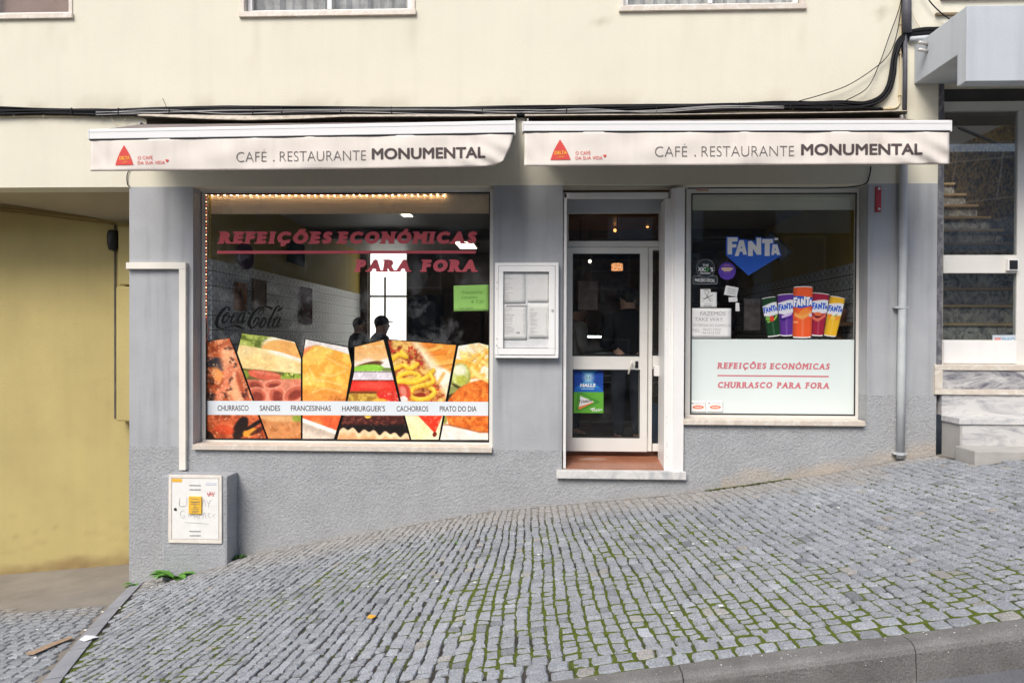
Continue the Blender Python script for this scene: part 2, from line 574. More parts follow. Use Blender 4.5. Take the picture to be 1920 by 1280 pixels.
MT['winpanel'] = mat('pale_blue_panel', (0.50, 0.62, 0.72), 0.6, 0.05)
MT['amber'] = emit_mat('amber_glow', (1.0, 0.42, 0.12), 1.1)
MT['lampwhite'] = emit_mat('lamp_white', (1.0, 0.90, 0.68), 2.2)
MT['striplight'] = emit_mat('strip_light', (0.88, 1.0, 0.96), 5.0)
MT['daylight'] = emit_mat('daylit_back_window', (1.0, 0.985, 0.95), 0.75)
MT['bulb'] = emit_mat('tiny_bulb', (1.0, 0.66, 0.36), 42.0)
MT['bulb_soft'] = emit_mat('tiny_bulb_soft', (1.0, 0.74, 0.42), 3.0)
MT['bulb_red'] = emit_mat('tiny_bulb_red', (1.0, 0.2, 0.09), 1.5)


# ---- lettering
_tc = {}


def text_polys(s, bold=0.0):
    k = (s, bold)
    if k in _tc:
        return _tc[k]
    cu = bpy.data.curves.new('lettering', 'FONT')
    cu.body = s
    cu.size = 1.0
    cu.offset = min(bold, 0.0)
    cu.resolution_u = 4
    cu.fill_mode = 'FRONT'
    ob = bpy.data.objects.new('lettering', cu)
    COL.objects.link(ob)
    dg = bpy.context.evaluated_depsgraph_get()
    me = bpy.data.meshes.new_from_object(ob.evaluated_get(dg))
    v = np.array([p.co[:2] for p in me.vertices]) if len(me.vertices) else np.zeros((0, 2))
    f = [tuple(p.vertices) for p in me.polygons]
    bpy.data.objects.remove(ob)
    bpy.data.curves.remove(cu)
    bpy.data.meshes.remove(me)
    if bold > 0 and len(v):                      # heavy weights: the outline shifted round a small ring
        n0 = len(v)
        vv, ff = [v], list(f)
        for i in range(8):
            th = 2 * math.pi * i / 8
            vv.append(v + np.array([math.cos(th), math.sin(th) * .8]) * bold)
            ff += [tuple(q + n0 * (i + 1) for q in p) for p in f]
        v, f = np.concatenate(vv), ff
    _tc[k] = (v, f)
    return v, f


def add_text(mb, s, px0, px1, base0, base1, cap, mp, bold=0.0, shear=0.0, mi=0, fine=0):
    """lettering between px0 and px1 on a baseline, cap height in pixels; mp maps a pixel to a point in the place"""
    v, f = text_polys(s, bold)
    if not len(v):
        return
    H = text_polys('H', bold)[0]
    ch = H[:, 1].max() - H[:, 1].min()
    lo = H[:, 1].min()
    x0, x1 = v[:, 0].min(), v[:, 0].max()
    out = []
    lay = len(v) // 9 if bold > 0 else len(v)
    if fine:                                      # more vertices, so that the print follows wrinkled cloth
        bm = bmesh.new()
        for x, y in v[:lay]:
            bm.verts.new((x, y, 0))
        bm.verts.ensure_lookup_table()
        n1 = len(f) // 9 if bold > 0 else len(f)
        for p in f[:n1]:
            try:
                bm.faces.new([bm.verts[q] for q in p])
            except ValueError:
                pass
        for _ in range(6):
            es = [e for e in bm.edges if e.calc_length() > .18]
            if not es:
                break
            bmesh.ops.subdivide_edges(bm, edges=es, cuts=1)
            bmesh.ops.triangulate(bm, faces=[q for q in bm.faces if len(q.verts) > 3])
        bm.verts.index_update()
        v1 = np.array([p.co[:2] for p in bm.verts])
        f1 = [tuple(q.index for q in p.verts) for p in bm.faces]
        bm.free()
        v, f, lay = v1, f1, len(v1)
        if bold > 0:
            vv, f = [v1], list(f1)
            for i in range(8):
                th = 2 * math.pi * i / 8
                vv.append(v1 + np.array([math.cos(th), math.sin(th) * .8]) * bold)
                f += [tuple(q + lay * (i + 1) for q in p) for p in f1]
            v = np.concatenate(vv)
    for i, (x, y) in enumerate(v):
        t = (x - x0) / (x1 - x0)
        h = (y - lo) / ch * cap
        px = px0 + (px1 - px0) * t + shear * h
        py = base0 + (base1 - base0) * t - h
        q = mp(px, py)
        q.y -= 0.00004 * (i // lay)
        out.append(q)
    mb.add(out, f, mi)


def plane(Y):
    return lambda px, py: P(px, py, Y)


def text_obj(name, s, px0, px1, base0, base1, cap, mp, m, parent=None, bold=0.0, shear=0.0, fine=0):
    mb = MB()
    add_text(mb, s, px0, px1, base0, base1, cap, mp, bold, shear, 0, fine)
    return mb.build(name, m, parent)


# slab-serif display lettering made from heavy sans shapes with rounded slabs at the stem ends
SERIF = {'R': [(.16, 0), (.16, 1), (.90, 0)], 'E': [(.16, 0), (.16, 1)], 'F': [(.2, 0), (.16, 1)], 'I': [(.5, 0), (.5, 1)],
         'N': [(.13, 0), (.13, 1), (.87, 1), (.80, 0)], 'M': [(.10, 0), (.12, 1), (.88, 1), (.90, 0)], 'A': [(.10, 0), (.90, 0)], 'P': [(.2, 0), (.16, 1)],
         'H': [(.14, 0), (.14, 1), (.86, 0), (.86, 1)], 'U': [(.14, 1), (.86, 1)]}
BASE = {'Ç': 'C', 'Õ': 'O', 'Ó': 'O'}


def add_slab(mb, word, px0, px1, base0, base1, cap, Y, bold=0.035, shear=0.16, ser=1.0, mi=0):
    adv = []
    for ch in word:
        v, f = text_polys(ch, bold)
        b = text_polys(BASE.get(ch, ch), bold)[0]
        wdt = b[:, 0].max() - b[:, 0].min()
        adv.append((ch, v, f, b[:, 0].min(), wdt))
    H = text_polys('H', bold)[0]
    lo, chh = H[:, 1].min(), H[:, 1].max() - H[:, 1].min()
    gap = 0.13
    total = sum(max(a[4], 0.36 if a[0] == 'I' else 0) for a in adv) + gap * (len(adv) - 1)
    k = (px1 - px0) / total
    x = 0.0
    layer = 0
    for ch, v, f, xm, wdt in adv:
        slot = max(wdt, 0.36 if ch == 'I' else 0)
        off = x + (slot - wdt) / 2

        def put(ux, uy, lay):
            h = uy * cap
            px = px0 + ux * k + shear * h
            t = (px - px0) / (px1 - px0)
            p = P(px, base0 + (base1 - base0) * t - h, Y)
            p.y -= 0.00025 * lay
            return p
        nl = len(v) // 9 if bold > 0 else len(v)
        mb.add([put(off + q[0] - xm, (q[1] - lo) / chh, .12 * (i_ // nl) + (layer % 2) * 1.2) for i_, q in enumerate(v)], f, mi)
        for sx, top in SERIF.get(BASE.get(ch, ch), []):
            cx = off + sx * wdt
            hw, hh = 0.185 * ser, 0.135
            cyy = (1 - hh / 2) if top else hh / 2
            ring = []
            for a in range(12):
                th = 2 * math.pi * a / 12
                ca, sa = math.cos(th), math.sin(th)
                ring.append(put(cx + hw * math.copysign(abs(ca) ** 0.55, ca), cyy + hh / 2 * math.copysign(abs(sa) ** 0.6, sa), 2.6 + (layer % 2) * .3 + .05 * len(ring) * 0))
            mb.add(ring, [tuple(range(12))], mi)
        x += slot + gap
        layer += 1


# stroke with a changing width (script lettering, handwriting)
def add_stroke(mb, pts, mp, n=6, lay=0, mi=0, w=None):
    """pts: (px, py, width px)"""
    q = catmull([(a[0], a[1], a[2] if w is None else w) for a in pts], n) if len(pts) > 2 else [Vector((a[0], a[1], a[2] if w is None else w)) for a in pts]
    L_, R_ = [], []
    for i, p in enumerate(q):
        t = (q[min(i + 1, len(q) - 1)] - q[max(i - 1, 0)])
        t.z = 0
        t = t.normalized() if t.length > 1e-6 else Vector((1, 0, 0))
        nn = Vector((-t.y, t.x, 0)) * max(p.z, 0.15) / 2
        for lst, s in ((L_, 1), (R_, -1)):
            r = mp(p.x + nn.x * s, p.y + nn.y * s)
            r.y -= 0.00025 * lay
            lst.append(r)
    m_ = len(q)
    mb.add(L_ + R_, [(i, i + 1, m_ + i + 1, m_ + i) for i in range(m_ - 1)], mi)


# ---- numpy noise for printed pictures and scattered stones
_lat = nrs.rand(64, 64)


def vnoise(x, y):
    xi, yi = np.floor(x).astype(int), np.floor(y).astype(int)
    fx, fy = x - xi, y - yi
    fx, fy = fx * fx * (3 - 2 * fx), fy * fy * (3 - 2 * fy)
    a, b = _lat[yi % 64, xi % 64], _lat[yi % 64, (xi + 1) % 64]
    c, d = _lat[(yi + 1) % 64, xi % 64], _lat[(yi + 1) % 64, (xi + 1) % 64]
    return (a * (1 - fx) + b * fx) * (1 - fy) + (c * (1 - fx) + d * fx) * fy


def fbm(x, y, s, o=4, seed=0.0):
    t, a, n = 0, 0.5, 0
    x, y = x / s + seed * 7.3, y / s + seed * 3.1
    for _ in range(o):
        t = t + a * vnoise(x, y)
        n += a
        a *= 0.5
        x, y = x * 2.03 + 5.2, y * 2.03 + 1.3
    return t / n


def sstep(a, b, x):
    t = np.clip((x - a) / (b - a), 0, 1)
    return t * t * (3 - 2 * t)

# ------------------------------------------------------------------ ground levels
_wall_px = [(245, 1097), (450, 1042), (600, 1015), (750, 986), (915, 957), (1090, 941), (1270, 925), (1390, 910), (1560, 885), (1685, 860), (1800, 846)]
WALLG = [(P(a, b, 0).x, P(a, b, 0).z) for a, b in _wall_px]
YK = -3.47                                     # back edge of the kerb
_k0, _k1 = P(1000, 1281, YK), P(1920, 1158.5, YK)
KSL = (_k1.z - _k0.z) / (_k1.x - _k0.x)


def zk(x):
    return _k0.z + KSL * (x - _k0.x)


def zw(x):
    return interp(WALLG, x)


def zp(x, y):
    """pavement level"""
    t = min(max(-y / -YK, -0.3), 1.0)
    return zw(x) * (1 - t) + zk(x) * t


XC = P(242.5, 700, 0).x                        # left corner of the cafe front
XR = P(1757, 500, 0).x                         # right corner
_e0, _e1 = P(246, 1098, 0), None
# pavement's left edge, from the corner towards the kerb
EDGE0 = (XC + 0.02, 0.0)
_d = P(90, 1280, -2.5)
EDGE1 = (_d.x, -2.5)


def xedge(y):
    return EDGE0[0] + (EDGE1[0] - EDGE0[0]) * (y / -2.5)


def zd(x, y):
    """driveway level, flush with the pavement's edge, sinking towards the left"""
    xe = xedge(min(y, 0.0))
    ye = min(y, 0.0)
    base = zp(xe, ye)
    return base + 0.10 * (x - xe) - 0.045 * max(y, 0.0)


ZL = P(1000, 347.3, 0).z                       # underside of the cream beam

# ------------------------------------------------------------------ building
BLD = thing('apartment_building', 'cream rendered building with a grey painted ground floor holding the cafe', 'building')


def cells(mb, xs, zs, y0, th, solid, sub=9.0, mi=0):
    xs, zs = sorted(set(xs)), sorted(set(zs))

    def split(a):
        out = []
        for p, q in zip(a, a[1:]):
            n = max(1, int(math.ceil((q - p) / sub)))
            out += [p + (q - p) * i / n for i in range(n)]
        return out + [a[-1]]
    xs, zs = split(xs), split(zs)
    S = [[solid((xs[i] + xs[i + 1]) / 2, (zs[j] + zs[j + 1]) / 2) for j in range(len(zs) - 1)] for i in range(len(xs) - 1)]
    ids = {}

    def vid(i, j, b):
        k = (i, j, b)
        if k not in ids:
            ids[k] = len(mb.v)
            mb.v.append((xs[i], y0 + (th if b else 0), zs[j]))
        return ids[k]
    ni, nj = len(xs) - 1, len(zs) - 1
    for i in range(ni):
        for j in range(nj):
            if not S[i][j]:
                continue
            mb.f.append((vid(i, j, 0), vid(i + 1, j, 0), vid(i + 1, j + 1, 0), vid(i, j + 1, 0)))
            mb.f.append((vid(i, j, 1), vid(i, j + 1, 1), vid(i + 1, j + 1, 1), vid(i + 1, j, 1)))
            mb.m += [mi, mi]
            if i == 0 or not S[i - 1][j]:
                mb.f.append((vid(i, j, 0), vid(i, j + 1, 0), vid(i, j + 1, 1), vid(i, j, 1))); mb.m.append(mi)
            if i == ni - 1 or not S[i + 1][j]:
                mb.f.append((vid(i + 1, j, 0), vid(i + 1, j, 1), vid(i + 1, j + 1, 1), vid(i + 1, j + 1, 0))); mb.m.append(mi)
            if j == 0 or not S[i][j - 1]:
                mb.f.append((vid(i, j, 0), vid(i, j, 1), vid(i + 1, j, 1), vid(i + 1, j, 0))); mb.m.append(mi)
            if j == nj - 1 or not S[i][j + 1]:
                mb.f.append((vid(i, j + 1, 0), vid(i + 1, j + 1, 0), vid(i + 1, j + 1, 1), vid(i, j + 1, 1))); mb.m.append(mi)


XL, XRR = -11.0, 11.5
ZTOP = 7.6
# upper windows: outer rectangle of the stone surround in pixels (left, right, bottom)
UPW = [(-190, 137, 35), (451, 779, 28.5), (1162, 1509, 17.5)]
holes = []
for l, r, b in UPW:
    x0, x1, z0, _ = rect(l + 5, b - 60, r - 5, b - 5, 0)
    holes.append((x0, x1, z0, z0 + 1.35))
holes.append((PXs(1772, 0, 5), PXs(2120, 0, 5), PZs(-6, 0, 1850), PZs(-6, 0, 1850) + 1.3))
xs = [XL, XRR] + [h[0] for h in holes] + [h[1] for h in holes]
zs = [ZL, ZTOP] + [h[2] for h in holes] + [h[3] for h in holes]
ZCAN = P(1714, 158, 0).z
xs.append(XR)
zs.append(ZCAN)
mb = MB()
cells(mb, xs, zs, 0.0, 0.24, lambda x, z: not any(h[0] < x < h[1] and h[2] < z < h[3] for h in holes) and not (x > XR and z < ZCAN), sub=.07)
VX = np.array([q[0] for q in mb.v])
VZ = np.array([q[2] for q in mb.v])
dirt = np.zeros(len(VX))
for h in holes:                                   # rain streaks running down from the sills
    below = h[2] - .04 - VZ
    ln = .25 + 1.1 * fbm(VX, VX * 0 + h[0], .09, 3, 2) ** 2
    inx = sstep(h[0] - .10, h[0] - .02, VX) * sstep(h[1] + .10, h[1] + .02, VX)
    edge_ = np.exp(-np.minimum(np.abs(VX - h[0]), np.abs(VX - h[1])) / .12)
    dirt = np.maximum(dirt, inx * (below > 0) * sstep(ln, 0, below) * sstep(.48, .72, fbm(VX, VZ * .1, .05, 2, 4)) * (.10 + .26 * edge_))
zc_w = np.array([interp([(P(a, 0, 0).x, P(a, b, 0).z) for a, b in ((0, 208), (500, 207), (960, 206), (1350, 200), (1600, 196))], x) for x in VX])
near = np.abs(VZ - zc_w)
dirt = np.maximum(dirt, sstep(.20, .03, near) * sstep(.45, .7, fbm(VX, VZ, .22, 4, 8)) * .35)
for px_, py_, r_ in ((1131, 46, .05), (1118, 42, .02), (1653, 24, .06), (1710, 200, .05), (680, 328, .025), (582, 40, .02)):
    q_ = P(px_, py_, 0)
    dirt = np.maximum(dirt, sstep(r_ * 1.6, r_ * .4, np.hypot(VX - q_.x, VZ - q_.z)) * sstep(.35, .6, fbm(VX, VZ, .05, 2, 3)) * .6)
b0, b1 = np.array([.70, .668, .548]), np.array([.40, .35, .25])
cols = b0 * (1 - dirt[:, None]) + b1 * dirt[:, None]
wall_up = mb.build('upper_wall', MT['cream'], BLD, colors=np.concatenate([cols, np.ones((len(cols), 1))], 1))

curtain_m = [mat('brown_blind', (0.21, 0.13, 0.10), 0.8, 0.1, 6), mat('grey_curtain', (0.30, 0.30, 0.31), 0.9, 0.3, 9), mat('pale_curtain', (0.42, 0.41, 0.40), 0.9, 0.25, 9), mat('dark_room', (0.05, 0.05, 0.055), 0.9, 0.1)]
for k, ((l, r, b), h) in enumerate(zip(UPW, holes)):
    x0, x1, z0, z1 = h
    mb = MB()
    w = 0.055
    mb.box(x0 - w + 0.02, x1 + w - 0.02, -0.03, 0.05, z0 - 0.045, z0 + 0.008)              # sill
    mb.box(x0 - w + 0.03, x0 + 0.012, -0.012, 0.06, z0 + 0.009, z1)
    mb.box(x1 - 0.012, x1 + w - 0.03, -0.012, 0.06, z0 + 0.009, z1)
    mb.box(x0 - w + 0.03, x1 + w - 0.03, -0.014, 0.06, z1 + 0.001, z1 + 0.05)
    win = mb.build('window', MT['marble_cream'], BLD, bevel=0.004)
    mb = MB()
    fw = 0.05
    a0, a1 = x0 + 0.014, x1 - 0.014
    mb.box(a0, a1, 0.065, 0.11, z0 + 0.009, z0 + 0.009 + fw)
    mb.box(a0, a1, 0.065, 0.11, z1 - fw, z1 - 0.001)
    mb.box(a0, a0 + fw, 0.065, 0.11, z0 + 0.01 + fw, z1 - fw - 0.001)
    mb.box(a1 - fw, a1, 0.065, 0.11, z0 + 0.01 + fw, z1 - fw - 0.001)
    xm = (a0 + a1) / 2 + 0.0
    mb.box(xm - 0.022, xm + 0.022, 0.06, 0.112, z0 + 0.011 + fw, z1 - fw - 0.002)
    mb.build('window_frame', MT['alu_white'], win, bevel=0.003)
    mb = MB().box(a0 + fw + .001, xm - .023, 0.085, 0.091, z0 + .062, z1 - fw - .003)
    mb.box(xm + .023, a1 - fw - .001, 0.085, 0.091, z0 + .062, z1 - fw - .003)
    mb.build('pane', MT['glass'], win)
    # gathered curtain behind the pane
    mb = MB()
    n = 70
    vs_, fs = [], []
    for i in range(n + 1):
        x = x0 + (x1 - x0) * i / n
        y = 0.17 + (0.018 * math.sin(i * 1.35) + 0.008 * math.sin(i * 0.7 + 2) if k else 0)
        vs_ += [(x, y, z0 - 0.02), (x, y, z1 + 0.02)]
        if i:
            fs.append((2 * i - 2, 2 * i, 2 * i + 1, 2 * i - 1))
    mb.add(vs_, fs)
    mb.build('curtain', curtain_m[k], win)
x0, x1, z0, z1 = holes[3]
mb = MB().box(x0 - 0.05, x1 + 0.05, -0.04, 0.05, z0 - 0.03, z0 + 0.01)
mb.box(x0 - 0.02, x0 + 0.03, -0.01, 0.1, z0 + 0.011, z1)
win = mb.build('window', mat('red_brown_sill', (0.25, 0.10, 0.075), 0.6, 0.1, 9), BLD, bevel=0.004)
MB().box(x0, x1, 0.12, 0.128, z0 + 0.012, z1).build('pane', MT['winblue'], win)
MB().box(-20, XR + .1, 0.25, 9, ZTOP - 0.3, ZTOP).box(XRR, XRR + .2, 0.0, 9, -3, ZTOP).box(XL - .2, XL, 0.0, 9, -3, ZTOP).build('roof_slab', MT['soffit'], BLD)
MB().box(XL, XR, 0.24, 9.0, 4.05, 4.12).build('floor_slab', MT['soffit'], BLD)

# grey ground floor and its stucco plinth
Z838 = P(300, 836, 0).z
Z838b = P(960, 842, 0).z
Z740 = P(1690, 741, 0).z
GW = [(PXs(362, 0), PXs(924.5, 0)), (PXs(1055, 0), PXs(1284, 0)), (PXs(1284, 0), PXs(1627, 0))]
ZS1 = P(640, 842, 0).z
ZSD = P(1165, 886, 0).z
ZS2 = P(1455, 792, 0).z


def in_open(x, z):
    return (GW[0][0] < x < GW[0][1] and z > ZS1) or (GW[1][0] < x < GW[1][1] and z > ZSD) or (GW[2][0] < x < GW[2][1] and z > ZS2)


def is_plinth(x, z):
    return z < (Z838 if x < GW[1][0] else Z740)


gx = [XC, XR] + [v for g in GW for v in g]
gz = [ZL, Z838, Z740, ZS1, ZSD, ZS2]
for pa_, pb_ in ((XC, GW[0][0]), (GW[0][1], GW[1][0]), (GW[2][1], XR)):
    mb = MB()
    cells(mb, [pa_, pb_], [ZL, Z838 if pa_ < GW[1][0] else Z740], 0.0, 0.20, lambda x, z: True)
    mb.build('pillar', MT['grey'], BLD)
mb = MB()
cells(mb, [GW[0][0], GW[0][1]], [Z838, ZS1], 0.0, 0.20, lambda x, z: True)
if abs(Z838 - ZS1) > .005:
    mb.build('sill_course', MT['grey'], BLD)
mb = MB()
cells(mb, gx, gz + [-1.7], -0.006, 0.206, lambda x, z: not in_open(x, z) and is_plinth(x, z), sub=0.05)
cols = []
for x, y, z in mb.v:
    h = z - zw(x)
    d = 0.0
    if h < 0.30:
        n = float(fbm(np.array([x * 1.0]), np.array([z * 2.0]), 0.35, 4)[0])
        amp = 0.14 if x > 1.8 else 0.03
        d = max(0.0, min(1.0, (amp * (0.35 + 1.3 * n) - h) / 0.10)) * .62 * (0.2 + 0.75 * min(1, max(0, (n - 0.3) * 3)))
    base = np.array([0.365, 0.376, 0.390])
    tan = np.array([0.47, 0.39, 0.30])
    cols.append((*(base * (1 - d) + tan * d), 1))
plinth = mb.build('plinth', MT['stucco'], BLD, colors=cols)
# inner faces / return wall at the left corner
MB().box(XC, XC + 0.3, 0.2, 1.3, -2.0, ZL).build('return_wall', MT['grey'], BLD)

# ---------------- driveway recess on the left
YREC = 0.92
mb = MB()
cells(mb, [XL, XC - 0.002], [-2.2, ZL + .02], YREC, 0.2, lambda x, z: True, sub=0.06)
cols = []
for x, y, z in mb.v:
    h = z - zd(x, YREC)
    n = float(fbm(np.array([x]), np.array([z * 1.5]), .5, 4, 3)[0])
    n2 = float(fbm(np.array([x]), np.array([z * 3]), .12, 3, 6)[0])
    d = max(0, min(1, (.30 * n - .03 - h) / .10)) * min(1, .35 + n2)
    d = .75 * max(d, .30 * max(0, min(1, (n2 - .62) * 8)) * max(0, 1 - abs(h - .45) / .4))
    b0, b1 = np.array([.46, .38, .165]), np.array([.20, .125, .06])
    cols.append((*(b0 * (1 - d) + b1 * d), 1))
rec = mb.build('recess_wall', MT['yellow_dirty'], BLD, colors=cols)
zl, zr = P(0, 381, YREC).z, P(222, 415, YREC).z
xl_, xr_ = P(0, 381, YREC).x, P(222, 415, YREC).x
mb = MB()
vs_, fs = [], []
nx = 40
for i in range(nx + 1):
    x = XL + (XC - XL) * i / nx
    zb = zl + (zr - zl) * (x - xl_) / (xr_ - xl_)
    zb = max(min(zb, ZL + 0.012), zr - 0.05)
    for j in range(7):
        t = j / 6
        y = 0.242 + (YREC - 0.242) * t
        tt = max(0, (t - 0.12) / 0.88) ** 1.1
        vs_.append((x, y, ZL + 0.012 + (zb - ZL - 0.012) * tt))
for i in range(nx):
    for j in range(6):
        a = i * 7 + j
        fs.append((a, a + 1, a + 8, a + 7))
mb.add(vs_, fs)
mb.build('recess_ceiling', MT['soffit'], BLD, smooth=True)
mb = MB()
x0, x1, z0, z1 = rect(217, 537, 300, 790, YREC - 0.15)
mb.box(x0, x1, YREC - 0.15, YREC - 0.001, z0, z1)
x0, x1, z0, z1 = rect(221, 424, 300, 534, YREC - 0.12)
mb.box(x0, x1, YREC - 0.12, YREC - 0.001, z0, z1)
bdc = mb.build('boxed_duct', MT['yellow'], BLD, bevel=0.02)
xg = P(215.5, 600, YREC - .02).x
MB().box(xg - .016, xg + .004, YREC - .012, YREC - .001, PZs(790, YREC), PZs(420, YREC)).build('duct_gap', MT['soot'], bdc)  # dark strip painting the shadow line beside the duct
for i, (pts) in enumerate([[(-40, 376), (60, 392), (150, 406), (216, 419)], [(-40, 386), (70, 398), (150, 408), (216, 420)], [(-40, 392), (60, 402), (130, 411), (216, 421)]]):
    mb = MB().tube(catmull([P(a, b, YREC - 0.012) for a, b in pts], 6), 0.007, 6)
    tag(mb.build('wall_cable', mat('ochre_painted_cable', (0.36, 0.25, 0.09), 0.7, 0.1) if i == 0 else bpy.data.materials['ochre_painted_cable'], None, smooth=True),
        'thin ochre painted cable running under the recess ceiling, ' + ['topmost', 'middle', 'lowest'][i] + ' of three', 'cable', 'cables under the driveway ceiling')
mb = MB()
c = P(212, 450, YREC - 0.05)
prof = [(0.0, -0.125), (0.045, -0.115), (0.062, -0.05), (0.064, 0.06), (0.05, 0.11), (0.0, 0.118)]
mb.lathe(prof, c.x, c.y, c.z, 16)
lampw = thing('wall_lamp', 'small black oval bulkhead lamp high on the ochre recess wall', 'lamp')
mb.build('housing', MT['black'], lampw, smooth=True)
MB().box(c.x - .045, c.x + .045, c.y + 0.03, YREC - .001, c.z - 0.08, c.z + 0.08).build('back_plate', MT['black'], lampw, bevel=.006)

# ---------------- cafe room
CZ0, CZ1 = 1.65 - 1.25, 1.65 + 1.60
CXL, CXR, CYB = -3.42, 3.36, 6.2
ZT = P(400, 487, 0.3).z
MB().box(CXL - .2, CXL, 0.21, CYB, ZT, CZ1).build('interior_upper_wall', MT['in_yellow'], BLD)
MB().box(CXR, CXR + .2, 0.21, CYB, ZT, CZ1).build('interior_upper_wall', MT['in_yellow'], BLD)
MB().box(CXL - .2, CXL + .012, 0.21, CYB, CZ0, ZT - .001).build('interior_tiled_wall', MT['in_tile'], BLD)
MB().box(CXR - .012, CXR + .2, 0.21, CYB, CZ0, ZT - .001).build('interior_tiled_wall', MT['in_tile'], BLD)
mb = MB()
bx0, bx1, bz0, bz1 = rect(689, 470, 763, 760, CYB)
cells(mb, [CXL, CXR, bx0, bx1], [CZ0, CZ1, bz1, CZ0 + 0.02], CYB, 0.2, lambda x, z: not (bx0 < x < bx1 and z < bz1))
mb.build('interior_back_wall', MT['in_brown'], BLD)
MB().box(CXL - .2, CXR + .2, 0.21, CYB + .2, CZ1, CZ1 + .1).build('interior_ceiling', MT['in_ceil'], BLD)
MB().box(CXL - .2, CXR + .2, 0.65, CYB + .2, CZ0 - .1, CZ0).build('interior_floor', MT['in_floor'], BLD)
mb = MB().box(bx0 + .03, bx1 - .03, CYB + 0.12, CYB + 0.13, CZ0, bz1)
bd = mb.build('back_window', MT['daylight'], BLD)
mb = MB().box(bx0, bx0 + .03, CYB + .08, CYB + .14, CZ0, bz1).box(bx1 - .03, bx1, CYB + .08, CYB + .14, CZ0, bz1)
xm = P(720, 560, CYB).x
mb.box(xm - .02, xm + .02, CYB + .08, CYB + .118, CZ0, bz1 - .5).box(bx0 + .03, bx1 - .03, CYB + .08, CYB + .118, P(720, 555, CYB).z - .02, P(720, 555, CYB).z + .02)
mb.build('back_window_frame', MT['alu'], bd)
# inside partition and jambs so that no light leaks
MB().box(CXL - .2, CXR + .2, 0.201, 0.209, ZL + .0, CZ1 + .1).build('interior_lintel', MT['in_ceil'], BLD)

# ---------------- left shop window
YF = 0.16
mb = MB()
mb.frame((378, 357, 925, 838), (386.5, 363, 917.5, 825), YF, YF + .05)
mb.pbox(362, 347.5, 925, 356.5, YF - 0.03, YF + 0.03)
sw = mb.build('shop_window', MT['alu'], BLD, bevel=0.003)
x0, x1, z0, z1 = rect(386.5, 363, 917.5, 825, YF + .02)
MB().box(x0 - .004, x1 + .004, YF + .018, YF + .026, z0 - .004, z1 + .004).build('pane', MT['glass_dusty'], sw)
mb = MB()
mb.frame((385.5, 361.5, 918.5, 826.5), (388, 364, 916, 824), YF - 0.002, YF + .0)
mb.build('gasket', MT['black'], sw)
x0, x1, z0, z1 = rect(360.5, 836, 922.5, 845.5, -0.045)
MB().box(x0, x1, -0.045, YF + .01, z0, z1).build('sill', MT['marble_cream'], sw, bevel=0.004)
x0, x1, z0, z1 = rect(380, 352, 925, 397.5, YF + .04)
blind_m = mat('tan_roller_shutter', (0.84, 0.67, 0.49), 0.6, 0.04, 2)
mb = MB()
for i in range(6):
    a, b = z0 + (z1 - z0) * i / 6, z0 + (z1 - z0) * (i + 1) / 6
    mb.box(x0, x1, YF + .058, YF + .070, a + .0007, b - .0007)
mb.box(x0, x1, YF + .061, YF + .066, z0, z1)
mb.box(x0, x1, YF + .050, YF + .078, z0 - .015, z0 - .001)
mb.build('roller_shutter', blind_m, sw, bevel=0.002)
# grey reveal sides are part of the wall mesh; side trim strip of the right jamb
mb = MB()
x0, x1, z0, z1 = rect(918, 356, 926, 838, 0.03)
mb.box(x0, x1, 0.03, YF - .031, z0, z1)
mb.build('jamb_trim', MT['alu'], sw, bevel=.003)

# ---------------- door
YD = 0.39
door = None
mb = MB()
# outer lining at the opening, with the hollow guide on the right
mb.pbox(1056.5, 361, 1062, 882, 0.02, 0.09)
mb.pbox(1056.5, 361, 1253, 371, 0.02, 0.085)
mb.pbox(1246, 372, 1256.5, 882, 0.02, 0.36)
mb.pbox(1257, 353, 1263, 886, 0.0, 0.12)
mb.pbox(1263.5, 352, 1283, 887, -0.035, 0.16)
door = mb.build('door_frame', MT['alu_white'], BLD, bevel=0.004)
mb = MB()
mb.pbox(1040, 360, 1262, 399, YD - .14, YD - .07)
mb.build('shutter_box', MT['alu_grey'], door, bevel=.004)
mb = MB()
mb.frame((1050, 385, 1242, 463.5), (1066, 399, 1236, 452), YD - .02, YD + .04)
mb.pbox(1214.5, 464, 1223, 846, YD - .02, YD + .04)
mb.pbox(1223.5, 464, 1242, 469, YD - .015, YD + .035)
mb.pbox(1223.5, 667, 1242, 692, YD - .015, YD + .035)
mb.pbox(1223.5, 832, 1242, 846, YD - .015, YD + .035)
mb.build('transom_frame', MT['alu'], door, bevel=.004)
mb = MB()
mb.frame((1050, 463.8, 1214, 846), (1074, 476, 1199, 820), YD - .035, YD + .03)
a = rect(1074, 667, 1199, 693, YD - .035)
mb.box(a[0] + .001, a[1] - .001, YD - .034, YD + .029, a[2], a[3])
leaf = mb.build('door_leaf', MT['alu'], door, bevel=.004)
for q in ((1066, 399, 1236, 452), (1074, 476, 1199, 667), (1074, 693, 1199, 820), (1223, 469, 1242, 667), (1223, 692, 1242, 832)):
    x0, x1, z0, z1 = rect(*q, YD)
    MB().box(x0, x1, YD + .002, YD + .009, z0, z1).build('pane', MT['glass'], door)
mb = MB()
mb.frame((1073.5, 475.5, 1199.5, 667.5), (1075.5, 477.5, 1197.5, 665.5), YD - .037, YD - .0352)
mb.frame((1073.5, 692.5, 1199.5, 820.5), (1075.5, 694.5, 1197.5, 818.5), YD - .037, YD - .0352)
mb.build('gasket', MT['black'], door)
mb = MB()
h0, h1 = P(1184, 679, YD - .09), P(1178, 701, YD - .09)
mb.tube([P(1184, 681, YD - .034), h0], 0.009, 10).tube([h0 + (h0 - h1) * .15, h0, h1], [.011, .013, .010], 10)
mb.build('handle', MT['white_plastic'], door, smooth=True)
